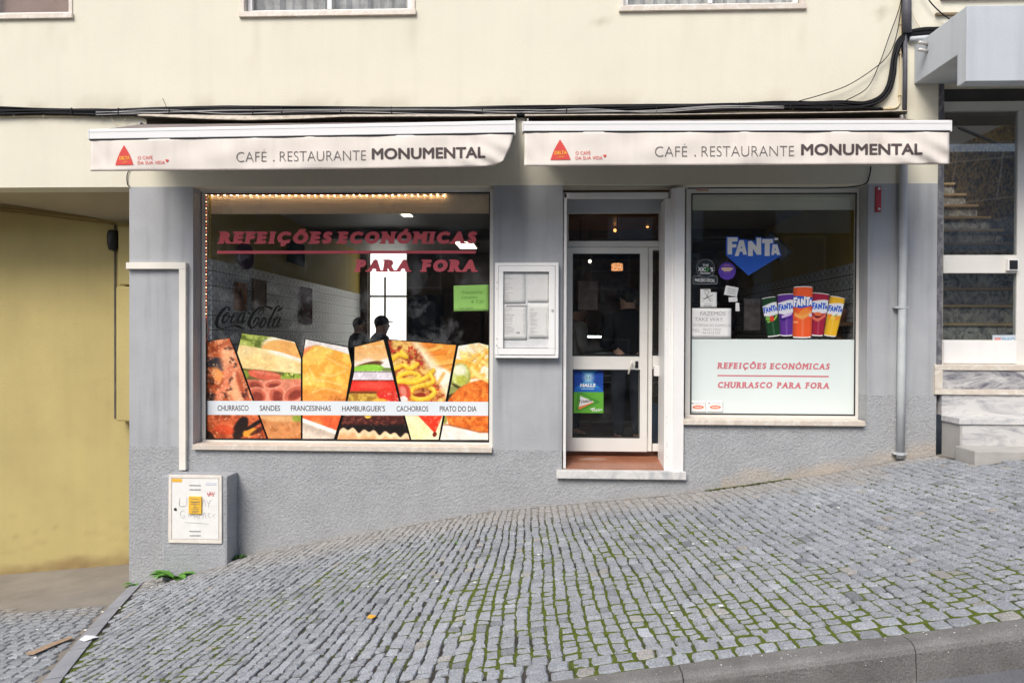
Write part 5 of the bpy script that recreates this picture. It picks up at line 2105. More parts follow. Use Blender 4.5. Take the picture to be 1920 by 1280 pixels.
strokes = [
    [(430, 285, 22), (440, 235, 38), (415, 200, 26), (360, 215, 42), (270, 300, 66), (185, 420, 72), (145, 540, 76), (150, 640, 72), (200, 700, 50), (290, 720, 26), (400, 685, 22), (500, 655, 30), (590, 645, 52), (680, 675, 64), (760, 705, 40), (850, 720, 6)],
    [(440, 340, 22), (380, 345, 36), (320, 430, 52), (285, 530, 56), (310, 580, 38), (370, 550, 34), (430, 450, 30), (445, 360, 28), (400, 355, 26), (385, 405, 22), (440, 435, 20), (520, 425, 16)],
    [(610, 400, 16), (640, 350, 30), (600, 325, 26), (545, 390, 46), (490, 510, 56), (500, 575, 42), (560, 560, 26), (640, 470, 18)],
    [(800, 335, 26), (740, 345, 40), (680, 440, 50), (645, 540, 54), (670, 580, 38), (730, 540, 34), (800, 420, 30), (820, 330, 20)],
    [(830, 325, 40), (790, 430, 50), (760, 540, 48), (790, 570, 32), (850, 500, 16), (870, 460, 8)],
    [(890, 355, 34), (950, 340, 34)],
    [(1175, 385, 16), (1145, 350, 18), (1190, 260, 22), (1250, 210, 26), (1275, 250, 22), (1240, 340, 22), (1185, 388, 18)],
    [(1480, 250, 60), (1400, 205, 50), (1310, 185, 26), (1200, 190, 24), (1090, 270, 48), (990, 400, 66), (930, 540, 76), (925, 640, 72), (980, 700, 44), (1060, 660, 36), (1130, 560, 38), (1150, 475, 40), (1110, 455, 34), (1050, 520, 46), (1020, 600, 30)],
    [(1320, 455, 22), (1270, 465, 36), (1210, 560, 52), (1180, 650, 54), (1205, 695, 38), (1260, 660, 34), (1320, 560, 30), (1330, 480, 26), (1300, 470, 20), (1300, 520, 18), (1360, 530, 16)],
    [(1600, 310, 12), (1660, 230, 16), (1640, 175, 28), (1570, 220, 44), (1490, 370, 54), (1420, 530, 60), (1375, 650, 56), (1400, 690, 38), (1460, 640, 20), (1530, 470, 14), (1590, 350, 12)],
    [(1590, 310, 16), (1640, 265, 50), (1690, 240, 46), (1745, 185, 10)],
    [(1640, 450, 26), (1580, 460, 40), (1520, 550, 50), (1490, 650, 50), (1510, 690, 38), (1570, 650, 32), (1640, 530, 28), (1660, 450, 20)],
    [(1675, 440, 40), (1635, 540, 50), (1600, 650, 48), (1630, 680, 30), (1690, 610, 14), (1710, 570, 6)],
]
mb = MB()
for i, s in enumerate(strokes):
    add_stroke(mb, zc_(s), plane(YV), 6, i % 3)
mb.build('script', MT['black_vinyl'], sc)

# ---- food picture strip: printed film
fs_ = thing('food_poster', 'food picture strip of six slanted photos along the bottom of the left pane', 'poster')
ink = []
back = [(386, 639), (431, 633), (444, 661), (453, 623.5), (554, 639.5), (566.5, 669), (571.5, 634.5), (653, 649), (661, 684), (664, 649), (720, 635.5), (726, 635.5), (857, 645.5), (897, 641), (917, 646.5), (917, 825), (386, 822)]
MB().poly([P(a, b, YV + .0010) for a, b in back]).build('backing', MT['black_vinyl'], fs_)
BAND = (751.5, 779)


def pl(pts, y):
    pts = sorted(pts, key=lambda q: q[1])
    return interp([(q[1], q[0]) for q in pts], y)


def srgb_lin(c):
    c = np.clip(c / 255.0, 0, 1)
    return np.where(c <= .04045, c / 12.92, ((c + .055) / 1.055) ** 2.4)


def mixc(c, m, col):
    m = np.clip(m, 0, 1)[..., None]
    return c * (1 - m) + np.array(col, float) * m


def ell(X, Y, cx, cy, rx, ry, ang=0.0, soft=.25):
    a = math.radians(ang)
    dx, dy = X - cx, Y - cy
    u, v = (dx * math.cos(a) + dy * math.sin(a)) / rx, (-dx * math.sin(a) + dy * math.cos(a)) / ry
    d = np.sqrt(u * u + v * v)
    return sstep(1 + soft * .5, 1 - soft * .5, d)


def seg(X, Y, x0, y0, x1, y1, w, soft=.6):
    dx, dy = x1 - x0, y1 - y0
    t = np.clip(((X - x0) * dx + (Y - y0) * dy) / (dx * dx + dy * dy), 0, 1)
    d = np.hypot(X - x0 - t * dx, Y - y0 - t * dy)
    return sstep(w * (.5 + soft * .5), w * (.5 - soft * .5), d)


def arc_stroke(X, Y, pts, w, soft=.6):
    m = np.zeros_like(X)
    q = catmull([(a, b, 0) for a, b in pts], 5) if len(pts) > 2 else [Vector((a, b, 0)) for a, b in pts]
    for a, b in zip(q, q[1:]):
        m = np.maximum(m, seg(X, Y, a.x, a.y, b.x, b.y, w, soft))
    return m


def paint1(X, Y):
    n, n2 = fbm(X, Y, 16, 4, 1), fbm(X, Y, 5, 3, 2)
    n3 = fbm(X, Y, 9, 4, 12)
    c = np.zeros(X.shape + (3,)) + np.array([176, 82, 42.])
    c = mixc(c, sstep(.46, .68, n), (238, 150, 98))
    c = mixc(c, sstep(.50, .34, n3) * .55, (112, 42, 22))
    c = mixc(c, ell(X, Y, 401, 679, 30, 10, 4), (52, 48, 52))
    c = mixc(c, ell(X, Y, 415, 688, 16, 7, -20), (70, 62, 66))
    c = mixc(c, ell(X, Y, 388, 668, 14, 7, 10) * .5, (190, 90, 70))
    c = mixc(c, ell(X, Y, 391, 745, 16, 9, -10) * .9, (40, 26, 26))
    c = mixc(c, ell(X, Y, 392, 706, 7, 20, -20) * .7 * sstep(.3, .6, n2), (50, 28, 22))
    c = mixc(c, ell(X, Y, 409, 704, 9, 17, -28, .8), (236, 150, 84))
    c = mixc(c, ell(X, Y, 417, 722, 4, 14, 10, .8), (150, 60, 34))
    c = mixc(c, arc_stroke(X, Y, [(427, 660), (436, 690), (441, 720), (452, 748)], 33, .55), (214, 118, 76))
    c = mixc(c, arc_stroke(X, Y, [(426, 662), (433, 690), (438, 720), (448, 748)], 22, .8), (247, 174, 126))
    c = mixc(c, arc_stroke(X, Y, [(432, 690), (426, 715), (410, 745)], 15, .8), (226, 130, 92))
    c = mixc(c, arc_stroke(X, Y, [(444, 700), (452, 725), (462, 750)], 9, .8) * .8, (168, 70, 42))
    for (a, b, rx, ry, an) in ((433, 676, 8, 6, 20), (440, 684, 5, 5, 0), (430, 730, 7, 3, -20), (422, 741, 9, 5, 30), (398, 640, 7, 5, 0), (428, 652, 9, 4, 0), (433, 715, 4, 9, 10), (462, 735, 4, 10, -20), (457, 742, 3, 8, -20)):
        c = mixc(c, ell(X, Y, a, b, rx, ry, an, .8) * sstep(.42, .6, n2) * .85, (70, 40, 38))
    c = mixc(c, sstep(.66, .78, fbm(X, Y, 3.2, 2, 6)) * .65, (252, 205, 170))
    low = sstep(776, 784, Y)
    c = mixc(c, low * .55 * sstep(.3, .7, n), (190, 62, 28))
    c = mixc(c, ell(X, Y, 451, 802, 12, 24, 25) * low, (34, 20, 16))
    c = mixc(c, ell(X, Y, 468, 810, 13, 8, -25) * low, (232, 150, 52))
    c = mixc(c, ell(X, Y, 478, 795, 22, 4, -32) * low, (30, 20, 20))
    c = mixc(c, ell(X, Y, 485, 806, 20, 4, -30) * low * .8, (52, 26, 18))
    c = mixc(c, ell(X, Y, 389, 818, 14, 10, 40) * low, (40, 24, 16))
    c = mixc(c, ell(X, Y, 420, 805, 20, 8, 10) * low * .5, (214, 60, 26))
    return c


def paint2(X, Y):
    n = fbm(X, Y, 12, 4, 3)
    c = np.zeros(X.shape + (3,)) + np.array([168, 182, 84.])
    c = mixc(c, sstep(.5, .35, n), (96, 112, 40))
    c = mixc(c, sstep(.6, .75, n), (206, 210, 130))
    c = mixc(c, ell(X, Y, 535, 655, 44, 24, 12), (252, 240, 214))
    c = mixc(c, ell(X, Y, 532, 659, 42, 21, 10), (243, 176, 98))
    bt = 647 + 8 * np.clip((X - 455) / 50, 0, 1) + 18 * np.clip((X - 500) / 65, 0, 1) ** 1.4
    bb = 689 + 12 * np.clip((X - 450) / 115, 0, 1)
    br = sstep(bt - 1, bt + 1.5, Y) * sstep(bb + 1.5, bb - 1, Y)
    c = mixc(c, br, (246, 220, 158))
    c = mixc(c, br * sstep(.4, .7, fbm(X, Y, 26, 2, 8)) * .7, (242, 200, 128))
    c = mixc(c, br * sstep(bt + 11, bt + 2, Y) * sstep(490, 520, X), (253, 244, 226))
    under = sstep(bb - 1, bb + 2, Y)
    c = mixc(c, under, (104, 92, 48))
    c = mixc(c, ell(X, Y, 497, 703, 34, 9, 9) * under, (214, 98, 72))
    c = mixc(c, ell(X, Y, 500, 700, 26, 3, 9) * under * .6, (236, 140, 110))
    le = ell(X, Y, 548, 709, 22, 11, 8) * under
    c = mixc(c, le, (150, 172, 62))
    c = mixc(c, le * sstep(.45, .65, fbm(X, Y, 5, 3, 4)), (208, 214, 120))
    c = mixc(c, le * sstep(.42, .3, fbm(X, Y, 5, 3, 9)), (76, 98, 28))
    c = mixc(c, ell(X, Y, 458, 702, 9, 8, 0) * under, (128, 142, 50))
    ham = sstep(711, 715, Y + .03 * (X - 460)) * sstep(781, 776, Y)
    c = mixc(c, ham, (224, 128, 98))
    c = mixc(c, ham * sstep(.5, .7, fbm(X, Y, 14, 2, 5)) * .5, (238, 160, 128))
    for (cx, cy, rx, ry, an) in ((478, 722, 16, 10, 25), (482, 742, 16, 13, 15), (519, 741, 13, 15, -10), (552, 738, 19, 11, -28), (512, 720, 14, 5, -10)):
        c = mixc(c, ham * ell(X, Y, cx, cy, rx + 4, ry + 4, an, .2), (240, 160, 132))
        c = mixc(c, ham * ell(X, Y, cx, cy, rx + 1.5, ry + 1.5, an, .25), (206, 104, 78))
        c = mixc(c, ham * ell(X, Y, cx + 1, cy + 2, rx * .72, ry * .72, an, .7), (138, 56, 42))
    low = sstep(777, 781, Y)
    c = mixc(c, low, (206, 138, 84))
    c = mixc(c, low * sstep(.45, .7, fbm(X, Y, 9, 3, 7)) * .6, (172, 100, 52))
    c = mixc(c, low * ell(X, Y, 520, 778, 42, 12, 4, .5), (226, 172, 118))
    c = mixc(c, low * sstep(789, 780, Y - .09 * (X - 500)) * sstep(545, 552, X), (140, 160, 60))
    return c


def paint3(X, Y):
    n = fbm(X, Y, 20, 3, 4)
    c = np.zeros(X.shape + (3,)) + np.array([234, 228, 222.])
    c = mixc(c, ell(X, Y, 596, 690, 52, 38, 12, .2), (228, 120, 62))
    c = mixc(c, ell(X, Y, 580, 665, 26, 14, -28, .4), (236, 140, 90))
    ch = sstep(-1.5, 1.5, np.minimum(np.minimum((Y - 648) + .0 * X, (Y - 648) - .30 * (X - 600)), 3.0 * 0 + (Y - 648) + .95 * (X - 588)))
    c = mixc(c, ch, (250, 190, 78))
    c = mixc(c, ch * sstep(.42, .62, n), (253, 204, 96))
    c = mixc(c, ch * sstep(.55, .38, n) * .7, (246, 166, 62))
    c = mixc(c, ch * sstep(718, 745, Y + 6 * (n - .5)) * .9, (242, 148, 66))
    for pts in ([(580, 690), (592, 712), (612, 714), (640, 722)], [(575, 700), (580, 718)], [(600, 700), (622, 704), (648, 694)], [(610, 668), (630, 680), (652, 690)], [(586, 735), (610, 728), (640, 735)]):
        c = mixc(c, arc_stroke(X, Y, pts, 3.0, 1.0) * .5, (254, 222, 150))
    c = mixc(c, ell(X, Y, 632, 746, 26, 6, 4, .8) * .5 * sstep(.4, .6, fbm(X, Y, 5, 3, 2)), (150, 84, 40))
    low = sstep(777, 781, Y)
    c = mixc(c, low, (226, 96, 52))
    c = mixc(c, low * sstep(.5, .8, n), (238, 126, 66))
    edge = 783 + (X - 566) * .36
    c = mixc(c, low * sstep(edge - 1, edge + 1, Y), (246, 236, 226))
    c = mixc(c, low * sstep(edge + 6, edge + 10, Y), (196, 180, 164))
    c = mixc(c, low * sstep(edge + 14, edge + 26, Y), (222, 206, 190))
    return c


def paint4(X, Y):
    n = fbm(X, Y, 8, 3, 5)
    c = np.zeros(X.shape + (3,)) + np.array([246, 174, 92.])
    c = mixc(c, sstep(640, 672, Y), (250, 196, 132))
    c = mixc(c, sstep(.6, .75, fbm(X, Y, 5, 2, 3)) * .5 * sstep(660, 650, Y), (255, 226, 190))
    low = 677 + 3 * np.sin((X - 664) * .18)
    c = mixc(c, sstep(low - 6, low, Y), (252, 226, 204))
    c = mixc(c, ell(X, Y, 722, 686, 14, 12, 0, .4), (250, 242, 234))
    c = mixc(c, ell(X, Y, 690, 686, 28, 7, -14, .4), (96, 62, 32))
    c = mixc(c, ell(X, Y, 690, 692, 30, 9, -4, .2), (146, 206, 66))
    c = mixc(c, ell(X, Y, 726, 693, 10, 4, 0, .3), (120, 140, 70))
    c = mixc(c, sstep(694.5, 696.5, Y) * sstep(713.5, 711.5, Y), (226, 216, 224))
    c = mixc(c, seg(X, Y, 660, 696.5, 740, 697, 1.6), (112, 102, 88))
    c = mixc(c, sstep(711.5, 713, Y) * sstep(735, 733, Y), (226, 50, 38))
    c = mixc(c, ell(X, Y, 700, 722, 30, 7, 0, .9) * .45, (244, 110, 90))
    c = mixc(c, seg(X, Y, 650, 712.5, 745, 713, 1.4), (70, 18, 14))
    lo = sstep(732.5, 734, Y) * sstep(780, 776, Y)
    c = mixc(c, lo, (206, 168, 72))
    c = mixc(c, lo * sstep(.4, .6, n), (168, 122, 44))
    c = mixc(c, lo * seg(X, Y, 650, 735, 712, 735, 5), (120, 60, 24))
    c = mixc(c, lo * ell(X, Y, 730, 741, 24, 13, 10, .2), (222, 52, 40))
    c = mixc(c, lo * sstep(.66, .76, fbm(X, Y, 3, 2, 8)) * sstep(710, 722, X), (252, 170, 150))
    c = mixc(c, lo * ell(X, Y, 712, 751, 14, 4, 0, .5), (246, 176, 60))
    b = sstep(776, 781, Y)
    c = mixc(c, b, (70, 30, 26))
    c = mixc(c, b * sstep(.5, .7, fbm(X, Y, 4, 3, 1)), (118, 58, 46))
    c = mixc(c, b * sstep(792, 800, Y + 5 * (n - .5)), (20, 14, 14))
    c = mixc(c, b * ell(X, Y, 690, 780, 6, 4), (236, 190, 70))
    bun = 803 + .10 * (X - 640) + 3 * np.sin(X * .32) + 2 * np.sin(X * .17)
    c = mixc(c, b * sstep(bun - 1, bun + 1.5, Y), (244, 208, 166))
    c = mixc(c, b * sstep(bun + 5, bun + 14, Y), (228, 168, 118))
    return c


def paint5(X, Y):
    n = fbm(X, Y, 9, 3, 6)
    c = np.zeros(X.shape + (3,)) + np.array([246, 158, 62.])
    for i in range(11):
        rr = random.Random(i)
        x, y, a = rr.uniform(765, 850), rr.uniform(640, 690), rr.uniform(-.5, .25)
        c = mixc(c, seg(X, Y, x - 22, y - 22 * a, x + 22, y + 22 * a, 7, .5), [(253, 188, 92), (242, 138, 48), (250, 170, 74)][i % 3])
        c = mixc(c, seg(X, Y, x - 22, y - 22 * a + 4, x + 22, y + 22 * a + 4, 1.6, .8) * .7, (206, 96, 26))
    # pale bun and cheese running diagonally
    c = mixc(c, arc_stroke(X, Y, [(770, 655), (800, 690), (832, 735)], 40, .5), (252, 236, 198))
    c = mixc(c, ell(X, Y, 828, 705, 22, 15, 20, .6), (254, 248, 226))
    c = mixc(c, arc_stroke(X, Y, [(810, 745), (818, 725), (832, 700)], 6, .9) * .8, (228, 168, 70))
    # sausage, onions, mustard on the left
    left = sstep(14, -4, (X - 726) - .62 * (Y - 636) - 38)
    c = mixc(c, left, (206, 130, 66))
    c = mixc(c, left * sstep(.5, .68, n), (240, 196, 108))
    c = mixc(c, left * sstep(.46, .34, n), (140, 60, 30))
    c = mixc(c, left * sstep(.64, .72, fbm(X, Y, 6, 2, 14)), (200, 52, 38))
    for pts in ([(736, 672), (748, 664), (762, 668), (752, 660)], [(738, 692), (756, 684), (768, 690), (782, 682)], [(742, 716), (752, 702), (772, 698), (786, 704), (776, 712), (752, 712)], [(744, 714), (775, 716), (800, 706), (812, 694)], [(768, 742), (774, 728), (796, 722), (814, 732), (806, 744), (784, 748), (768, 742)], [(800, 720), (812, 714), (806, 700)]):
        c = mixc(c, arc_stroke(X, Y, [(a + 1, b + 2.5) for a, b in pts], 9, .6) * .6, (170, 90, 20))
        c = mixc(c, arc_stroke(X, Y, pts, 8, .5), (246, 198, 44))
        c = mixc(c, arc_stroke(X, Y, [(a, b - 1.5) for a, b in pts], 2.2, .9) * .6, (254, 232, 130))
    c = mixc(c, ell(X, Y, 757, 735, 13, 16, -25, .4), (210, 70, 48))
    c = mixc(c, ell(X, Y, 756, 733, 6, 9, -25, .7) * .7, (244, 170, 150))
    c = mixc(c, ell(X, Y, 790, 740, 10, 4, 0, .5), (150, 46, 24))
    c = mixc(c, ell(X, Y, 757, 749, 8, 7, 20, .5), (244, 224, 214))
    b = sstep(776, 781, Y)
    c = mixc(c, b, (248, 238, 196))
    c = mixc(c, b * sstep(.45, .7, fbm(X, Y, 20, 2, 4)) * .6, (238, 226, 160))
    wedge = sstep(-1.2, 1.2, np.minimum((X - 784) - .75 * (Y - 779) * 1.0, (829 - X) - .0 * Y)) * sstep(818, 812, Y - .0 * X)
    tri = sstep(-1.5, 1.5, np.minimum((X - 783) - .95 * (Y - 778), (830 - X) - .42 * (Y - 778)))
    c = mixc(c, b * tri, (224, 52, 30))
    c = mixc(c, b * tri * sstep(.5, .7, fbm(X + Y, Y - X, 7, 3, 2)), (238, 104, 74))
    c = mixc(c, b * ell(X, Y, 815, 814, 4, 5, 20), (120, 40, 20))
    return c


def paint6(X, Y):
    n = fbm(X, Y, 10, 3, 7)
    c = np.zeros(X.shape + (3,)) + np.array([246, 236, 206.])
    for i in range(22):
        rr = random.Random(40 + i)
        x, y, a = rr.uniform(862, 918), rr.uniform(650, 712), rr.uniform(.1, 1.1) * (1 if i % 3 else -1)
        dx, dy = 20 * math.cos(a), 20 * math.sin(a)
        c = mixc(c, seg(X, Y, x - dx + 1, y - dy + 3, x + dx + 1, y + dy + 3, 5, .8) * .5, (216, 136, 40))
        c = mixc(c, seg(X, Y, x - dx, y - dy, x + dx, y + dy, 5.5, .5), [(250, 206, 100), (253, 222, 130), (246, 182, 70)][i % 3])
    c = mixc(c, ell(X, Y, 886, 652, 26, 10, 0, .8) * .55, (248, 246, 236))
    c = mixc(c, ell(X, Y, 862, 706, 20, 24, 12, .3), (150, 150, 70))
    c = mixc(c, ell(X, Y, 863, 702, 16, 21, 12, .4), (206, 212, 130))
    c = mixc(c, ell(X, Y, 862, 694, 12, 10, 0, .8), (240, 238, 206))
    c = mixc(c, ell(X, Y, 865, 712, 10, 9, 0, .8) * .7, (176, 178, 52))
    c = mixc(c, ell(X, Y, 853, 735, 18, 9, 25, .4), (146, 152, 84))
    c = mixc(c, ell(X, Y, 850, 744, 24, 7, -20, .4), (52, 44, 22))
    c = mixc(c, ell(X, Y, 858, 725, 12, 3, 30, .5) * .8, (62, 58, 26))
    sch = sstep(-2, 2, (Y - 716) - 20 * np.clip((884 - X) / 40, -.2, 1.6) ** 1.2 * 1.0) if False else ell(X, Y, 908, 770, 72, 58, -6, .06)
    c = mixc(c, sch, (226, 116, 42))
    c = mixc(c, sch * sstep(.45, .7, fbm(X, Y, 5, 4, 3)) * .8, (242, 150, 64))
    c = mixc(c, sch * sstep(.5, .3, fbm(X, Y, 7, 4, 11)) * .7, (186, 78, 24))
    c = mixc(c, arc_stroke(X, Y, [(884, 690), (898, 704), (918, 716)], 6, .6), (250, 214, 132))
    edge = 796 + 14 * np.clip((X - 840) / 60, 0, 1) - .0 * X
    low = sstep(776, 781, Y)
    c = mixc(c, low * sstep(edge - 2, edge + 2, Y), (238, 232, 220))
    c = mixc(c, low * sstep(edge - 4, edge, Y) * sstep(edge + 3, edge, Y) * .6, (150, 70, 30))
    c = mixc(c, low * sstep(edge + 5, edge + 14, Y) * .5, (214, 212, 206))
    c = mixc(c, low * ell(X, Y, 834, 786, 4, 8), (150, 146, 60))
    return c


panels = [
    ('churrasco', [(386.5, 639), (386.5, 821)], [(430, 634), (441, 662), (473.5, 751), (499, 821)], [(0, 640), (1, 634)], 821.3, paint1),
    ('sandes', [(454, 624.5), (445, 661), (477, 751), (503, 821)], [(552.5, 641), (564, 671), (564, 822)], [(0, 625), (.62, 632), (1, 641)], 821.8, paint2),
    ('francesinha', [(573, 636), (567.5, 672), (567.5, 822)], [(652, 651), (659, 684), (648, 750), (626, 822)], [(0, 636), (1, 651)], 822.2, paint3),
    ('burger', [(665, 650.5), (664.5, 697), (652, 750), (632.5, 823)], [(719, 637), (748, 752), (768, 824)], [(0, 650.5), (1, 637)], 823.2, paint4),
    ('hot_dog', [(727.5, 637), (752, 752), (771.5, 824)], [(855, 647), (835, 753), (822, 824)], [(0, 637), (1, 647)], 823.6, paint5),
    ('schnitzel', [(859.5, 648), (839.5, 753), (825.5, 824)], [(916.3, 647), (916.3, 824)], [(0, 648.5), (.65, 642.5), (1, 647.5)], 824.2, paint6)]
for nm, lp, rp, tp, yb2, fn in panels:
    ny = 190
    nx = max(40, int((rp[0][0] - lp[0][0]) * 1.25))
    S = np.linspace(0, 1, nx)
    T = np.linspace(0, 1, ny)
    YT = np.array([interp(tp, s) for s in S])
    GY_ = YT[None, :] + (yb2 - YT)[None, :] * T[:, None]
    LX = np.vectorize(lambda y: pl(lp, y))(GY_)
    RX = np.vectorize(lambda y: pl(rp, y))(GY_)
    GX_ = LX + (RX - LX) * S[None, :]
    cs = fn(GX_, GY_)
    tex = fbm(GX_ + GY_ * .3, GY_ - GX_ * .2, 3.4, 3, 21) - .5
    tex2 = fbm(GX_, GY_, 11, 3, 23) - .5
    cs = cs * (1 + .14 * tex + .18 * tex2)[..., None] + (np.clip(fbm(GX_, GY_, 4.5, 2, 31) - .66, 0, 1) * 110)[..., None]
    colr = np.minimum(srgb_lin(cs) * 1.0, .9)
    mb = MB()
    mb.v = [tuple(P(GX_[j, i], GY_[j, i], YV + .0004)) for j in range(ny) for i in range(nx)]
    mb.f = [(j * nx + i, (j + 1) * nx + i, (j + 1) * nx + i + 1, j * nx + i + 1) for j in range(ny - 1) for i in range(nx - 1)]
    mb.m = [0] * len(mb.f)
    mb.build('food_photo', MT['print'], fs_, colors=np.concatenate([colr, np.ones(colr.shape[:2] + (1,))], -1).reshape(-1, 4))
mb = MB()
mb.poly([P(386.5, 751, YV - .0003), P(916.5, 753, YV - .0003), P(916.5, 779, YV - .0003), P(386.5, 777.3, YV - .0003)][::-1])
band = mb.build('caption_band', mat('pale_blue_band', (.71, .765, .81), .5, .02), fs_)
for s, a, b, y in (('CHURRASCO', 408, 466, 769.6), ('SANDES', 487, 525, 769.8), ('FRANCESINHAS', 545.5, 620.5, 770), ("HAMBURGUER'S", 641.5, 722, 770.7), ('CACHORROS', 743.5, 803, 770.9), ('PRATO DO DIA', 824.5, 893.5, 771.1)):
    text_obj('caption', s, a, b, y, y + .1, 10.0, plane(YV - .0009), MT['ink_dark'], band, .012)

# green note
o, bil = sheet('paper_note', [(850.5, 535.5), (917, 533.5), (916.5, 582.5), (851, 583.5)], YV - .001, 'bright green handwritten paper note taped at the right edge of the left pane', 'note', MT['paper_green'], None)
mb = MB()
mp = plane(YV - .004)
for s, a, b, y, cap in (('Francesinha', 866, 904, 551, 6), ('Completa', 864, 895, 560, 5), ('€ 7,50', 883, 906, 569, 6)):
    add_text(mb, s, a, b, y, y - 1, cap, mp, -.008, .2)
mb.build('handwriting', MT['ink_green_pen'], o)
mb = MB()
add_text(mb, 'bom apetite', 862, 888, 579, 578.4, 2.2, mp, .0)
mb.build('handwriting', MT['ink_pen'], o)

# ---- light string round the left window
ls = thing('light_string', 'red rope of tiny lit bulbs framing the left and top of the left shop window', 'light string')
YS_ = YF - .012
pts = [(387.5, 602), (386.8, 500), (386.5, 366), (386.5, 364.5), (430, 364.5), (560, 364.5), (700, 364.7), (835, 365)]
mb = MB().tube([P(a, b, YS_) for a, b in pts], .0045, 6)
mb.tube(catmull([P(a, b, YS_) for a, b in [(387.5, 602), (389, 612), (392, 620), (389, 628), (387, 640)]], 6), .003, 5)
mb.build('rope', mat('red_rope', (.35, .05, .03), .5, .1), ls)
bm_me = None
k = 0
spots = [(386.6, 366 + 12.35 * i) for i in range(19)] + [(386.8, 372 + 12.35 * i) for i in range(19)] + [(397 + 12.1 * i, 364.6) for i in range(37)]
for i, (a, b) in enumerate(spots):
    c = P(a, b, YS_ - .004) if i < 38 else P(a, b + 1.5, YF + .040)
    red = 19 <= i < 38
    if bm_me is None or i == 19 or i == 38:
        mb = MB().sphere((0, 0, 0), .0036 if i >= 38 else .0044, .0044, .0036 if i >= 38 else .0044, 8, 6)
        o = mb.build('bulb', MT['bulb_red'] if red else (MT['bulb_soft'] if i < 19 else MT['bulb']), ls, smooth=True)
        bm_me = o.data
    else:
        o = bpy.data.objects.new('bulb', bm_me)
        COL.objects.link(o)
        o.parent = ls
    o.location = c

# ------------------------------------------------------------------ graphics on the right pane
YW = YG + .0165
fl = thing('brand_sticker', 'blue pentagon sticker with chunky white capitals in the middle of the right pane', 'sticker')
KF = 13.47


def zf_(pts, y):
    return [P(1350 + a / KF, 430 + b / KF, y) for a, b in pts]


MB().poly(zf_([(150, 180), (465, 180), (485, 250), (640, 250), (690, 275), (800, 268), (890, 300), (895, 190), (1060, 195), (1060, 222), (1365, 222), (1365, 355), (1460, 360), (1555, 660), (715, 1165), (150, 655)][::-1], YW)).build('blue_field', mat('blue_vinyl', (.022, .115, .56), .5, .05, 6), fl)
FAN = [[(190, 205), (445, 205), (440, 305), (305, 312), (305, 375), (415, 375), (412, 455), (305, 460), (305, 632), (190, 632)],
       [(490, 275), (600, 275), (682, 635), (585, 637), (568, 565), (500, 565), (470, 672), (372, 672)],
       [(708, 305), (800, 292), (922, 430), (920, 215), (1040, 215), (1040, 640), (930, 640), (830, 490), (830, 672), (708, 672)],
       [(1065, 245), (1340, 245), (1340, 348), (1258, 350), (1255, 672), (1128, 672), (1130, 350), (1065, 348)],
       [(1330, 380), (1445, 380), (1522, 645), (1440, 648), (1425, 605), (1370, 605), (1358, 648), (1295, 645)]]
FCN = [[(545, 415), (522, 480), (562, 480)], [(1395, 455), (1383, 525), (1407, 525)]]
mb = MB()
for q in FAN:
    mb.poly(zf_(q[::-1], YW - .0006))
mb.poly(zf_([(1372, 222), (1400, 215), (1470, 218), (1468, 268), (1380, 275)][::-1], YW - .0006))
mb.build('capitals', mat('white_vinyl', (.80, .79, .77), .5, .02), fl)
mb = MB()
for q in FCN:
    mb.poly(zf_(q[::-1], YW - .0011))
mb.build('counters', bpy.data.materials['blue_vinyl'], fl)

# ---- five printed cans
cans = thing('can_sticker', 'cut-out sticker of five fanned coloured drink cans above the frosted film', 'sticker')
KC = 9.844


def zcn(p):
    return (1420 + p[0] / KC, 520 + p[1] / KC)


